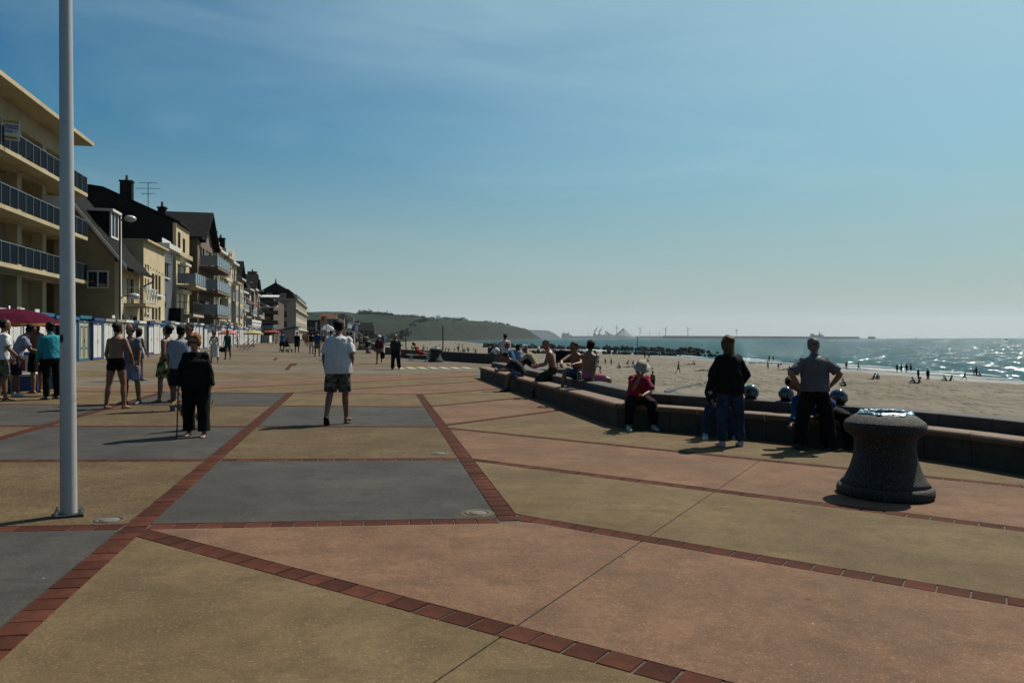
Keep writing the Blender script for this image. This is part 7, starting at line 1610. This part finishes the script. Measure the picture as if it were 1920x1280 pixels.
for i, (k, px, ft, rz, lab) in enumerate((('sit', 1163, 690, 60, 'seated sunbather farthest left of the middle beach group'), ('lie', 1178, 689, 90, 'sunbather lying flat in the middle beach group'), ('sit2', 1176, 683, 100, 'dark seated sunbather at the back of the middle beach group'), ('sit', 1186, 683, -60, 'seated sunbather right of the middle beach group'), ('lie', 1215, 693, 85, 'sunbather lying right above the white sun hat'), ('sit', 1216, 678, 80, 'seated bather under the near boulders'), ('stand2', 1209, 672, 180, 'left of two dark figures by the near boulders'), ('stand', 1217, 672, 160, 'right of two dark figures by the near boulders'),
        ('lie', 1291, 684, 80, 'sunbather lying flat right of the walking bather'), ('sit', 1303, 684, 70, 'seated sunbather right of the walking bather'), ('lie', 1312, 696, 88, 'left of two flat sunbathers beside the black jacket'), ('lie', 1326, 696, 92, 'right of two flat sunbathers beside the black jacket'),
        ('coat', 1442, 677, 200, 'left of two dark figures at the water right of the black jacket'), ('stand', 1450, 677, 170, 'right of two dark figures at the water right of the black jacket'), ('stand', 1440, 692, 90, 'bather standing on dry sand right of the black jacket'), ('bend', 1459, 692, -80, 'bather bending over on the sand left of the polo shirt'), ('lie', 1469, 694, 90, 'sunbather lying beside the bending bather'), ('shirt', 1480, 710, 150, 'person in pale trousers standing left of the polo shirt'), ('stand2', 1497, 704, 20, 'dark figure almost hidden by the polo shirt man\'s arm'), ('sit', 1585, 724, 80, 'reader sitting on the sand right of the polo shirt man'),
        ('stand', 1587, 692, 0, 'bather at the water right of the polo shirt man\'s shoulder'), ('walk', 1610, 694, 60, 'bather walking along the water right of the polo shirt man'), ('sit2', 1637, 711, 60, 'seated beachgoer left of a pair on the right-hand sand'), ('sit', 1645, 711, -40, 'seated beachgoer right of a pair on the right-hand sand'),
        ('stand', 1682, 699, 0, 'first of four bathers in a row at the water'), ('stand2', 1690, 699, 10, 'second of four bathers in a row at the water'), ('coat', 1700, 698, -10, 'third of four bathers in a row at the water'), ('stand', 1708, 698, 5, 'fourth of four bathers in a row at the water'),
        ('coat', 1722, 711, 30, 'dark figure with a bag standing before the row of four'), ('coat', 1740, 713, 0, 'tall dark figure standing alone right of the row of four'), ('sit', 1715, 719, 80, 'left of a couple sitting on the sand below the row of four'), ('sit2', 1722, 719, 60, 'right of a couple sitting on the sand below the row of four'), ('sit', 1774, 714, 60, 'left of two people huddled on the sand near the runner'), ('sit2', 1782, 714, 90, 'right of two people huddled on the sand near the runner'), ('run', 1808, 714, -80, 'child running along the edge of the water'),
        ('bend', 1827, 704, 60, 'left of three bathers crouching in the shallows'), ('coat', 1831, 705, 20, 'middle of three bathers crouching in the shallows'), ('sit', 1839, 706, 40, 'right of three bathers crouching in the shallows'))):
    bp(k, px, 0, ft, rz, lab, 1.7 if k not in ('run',) else 1.45)
LBL = {'a': 'distant bather on the crowded far sand', 'b': 'distant bather standing in the shallows', 'c': 'distant stroller at the end of the promenade', 'd': 'person in the dense crowd by the far sea wall'}
for i in range(70):
    px = rr.uniform(748, 940); ft = rr.uniform(644, 668) if px < 900 else rr.uniform(648, 668)
    bp(rr.choice(('stand', 'sit', 'stand2', 'walk', 'sit2', 'child', 'coat')), px, 0, ft, rr.uniform(0, 360), LBL['a'], rr.uniform(1.4, 1.8), 'crowd on the far beach')
for i in range(34):
    px = rr.uniform(860, 1120); t_ = rr.uniform(300, 620); x = (px - 960) / FPX * t_
    place(rr.choice(('stand', 'stand2', 'walk')), V((x, t_, SEA_Z - .5)), rr.uniform(0, 6), 1.7, LBL['b'], 'bathers in the far shallows')
for i in range(30):
    px = rr.uniform(566, 650); d_ = rr.uniform(75, 210); p = gp(px, d_)
    place(rr.choice(('stand', 'stand2', 'coat', 'walk', 'shirt', 'child')), p, rr.uniform(0, 6), rr.uniform(1.5, 1.8), LBL['c'], 'far strollers')
for i in range(34):
    px = rr.uniform(640, 735); d_ = rr.uniform(62, 110); x = (px - 960) / FPX * d_
    if x > lerp_tab([(60, -9.4), (203, -41)], d_) - .3: continue
    place(rr.choice(('stand', 'stand2', 'coat', 'walk', 'shirt', 'sit')), V((x, d_, gz(x))), rr.uniform(0, 6), rr.uniform(1.5, 1.78), LBL['d'], 'crowd by the sea wall')
finish_people()
ccache = {}
for k in PROTO: ccache[k] = kids(PROTO[k][0])
for kind, p, rz, sc, label, group in CROWD:
    o, z0, used = PROTO[kind]
    if used:
        c = o.copy(); col.objects.link(c)
        for ch in ccache[kind]: d2 = ch.copy(); col.objects.link(d2); d2.parent = c
    else: c = o; PROTO[kind][2] = True
    c.location = p + V((0, 0, z0 * sc)); c.rotation_euler = (0, 0, rz); c.scale = (sc, sc, sc); tag(c, label, 'person', group)
# ---- sea air
haze = MB().b2(-2200, 9600, -230, 12200, -7.5, 320).build('haze', None); tag(haze, 'thin sea haze in the air', kind='stuff')
hmat = bpy.data.materials.new('haze_air'); hmat.use_nodes = True; hn = hmat.node_tree.nodes; hl_ = hmat.node_tree.links; hn.clear()
ho = hn.new('ShaderNodeOutputMaterial'); hv = hn.new('ShaderNodeVolumePrincipled'); hv.inputs['Color'].default_value = (0.80, 0.90, 1.0, 1); hv.inputs['Density'].default_value = 0.00004; hv.inputs['Anisotropy'].default_value = 0.3
hl_.new(hv.outputs['Volume'], ho.inputs['Volume']); haze.data.materials.append(hmat)
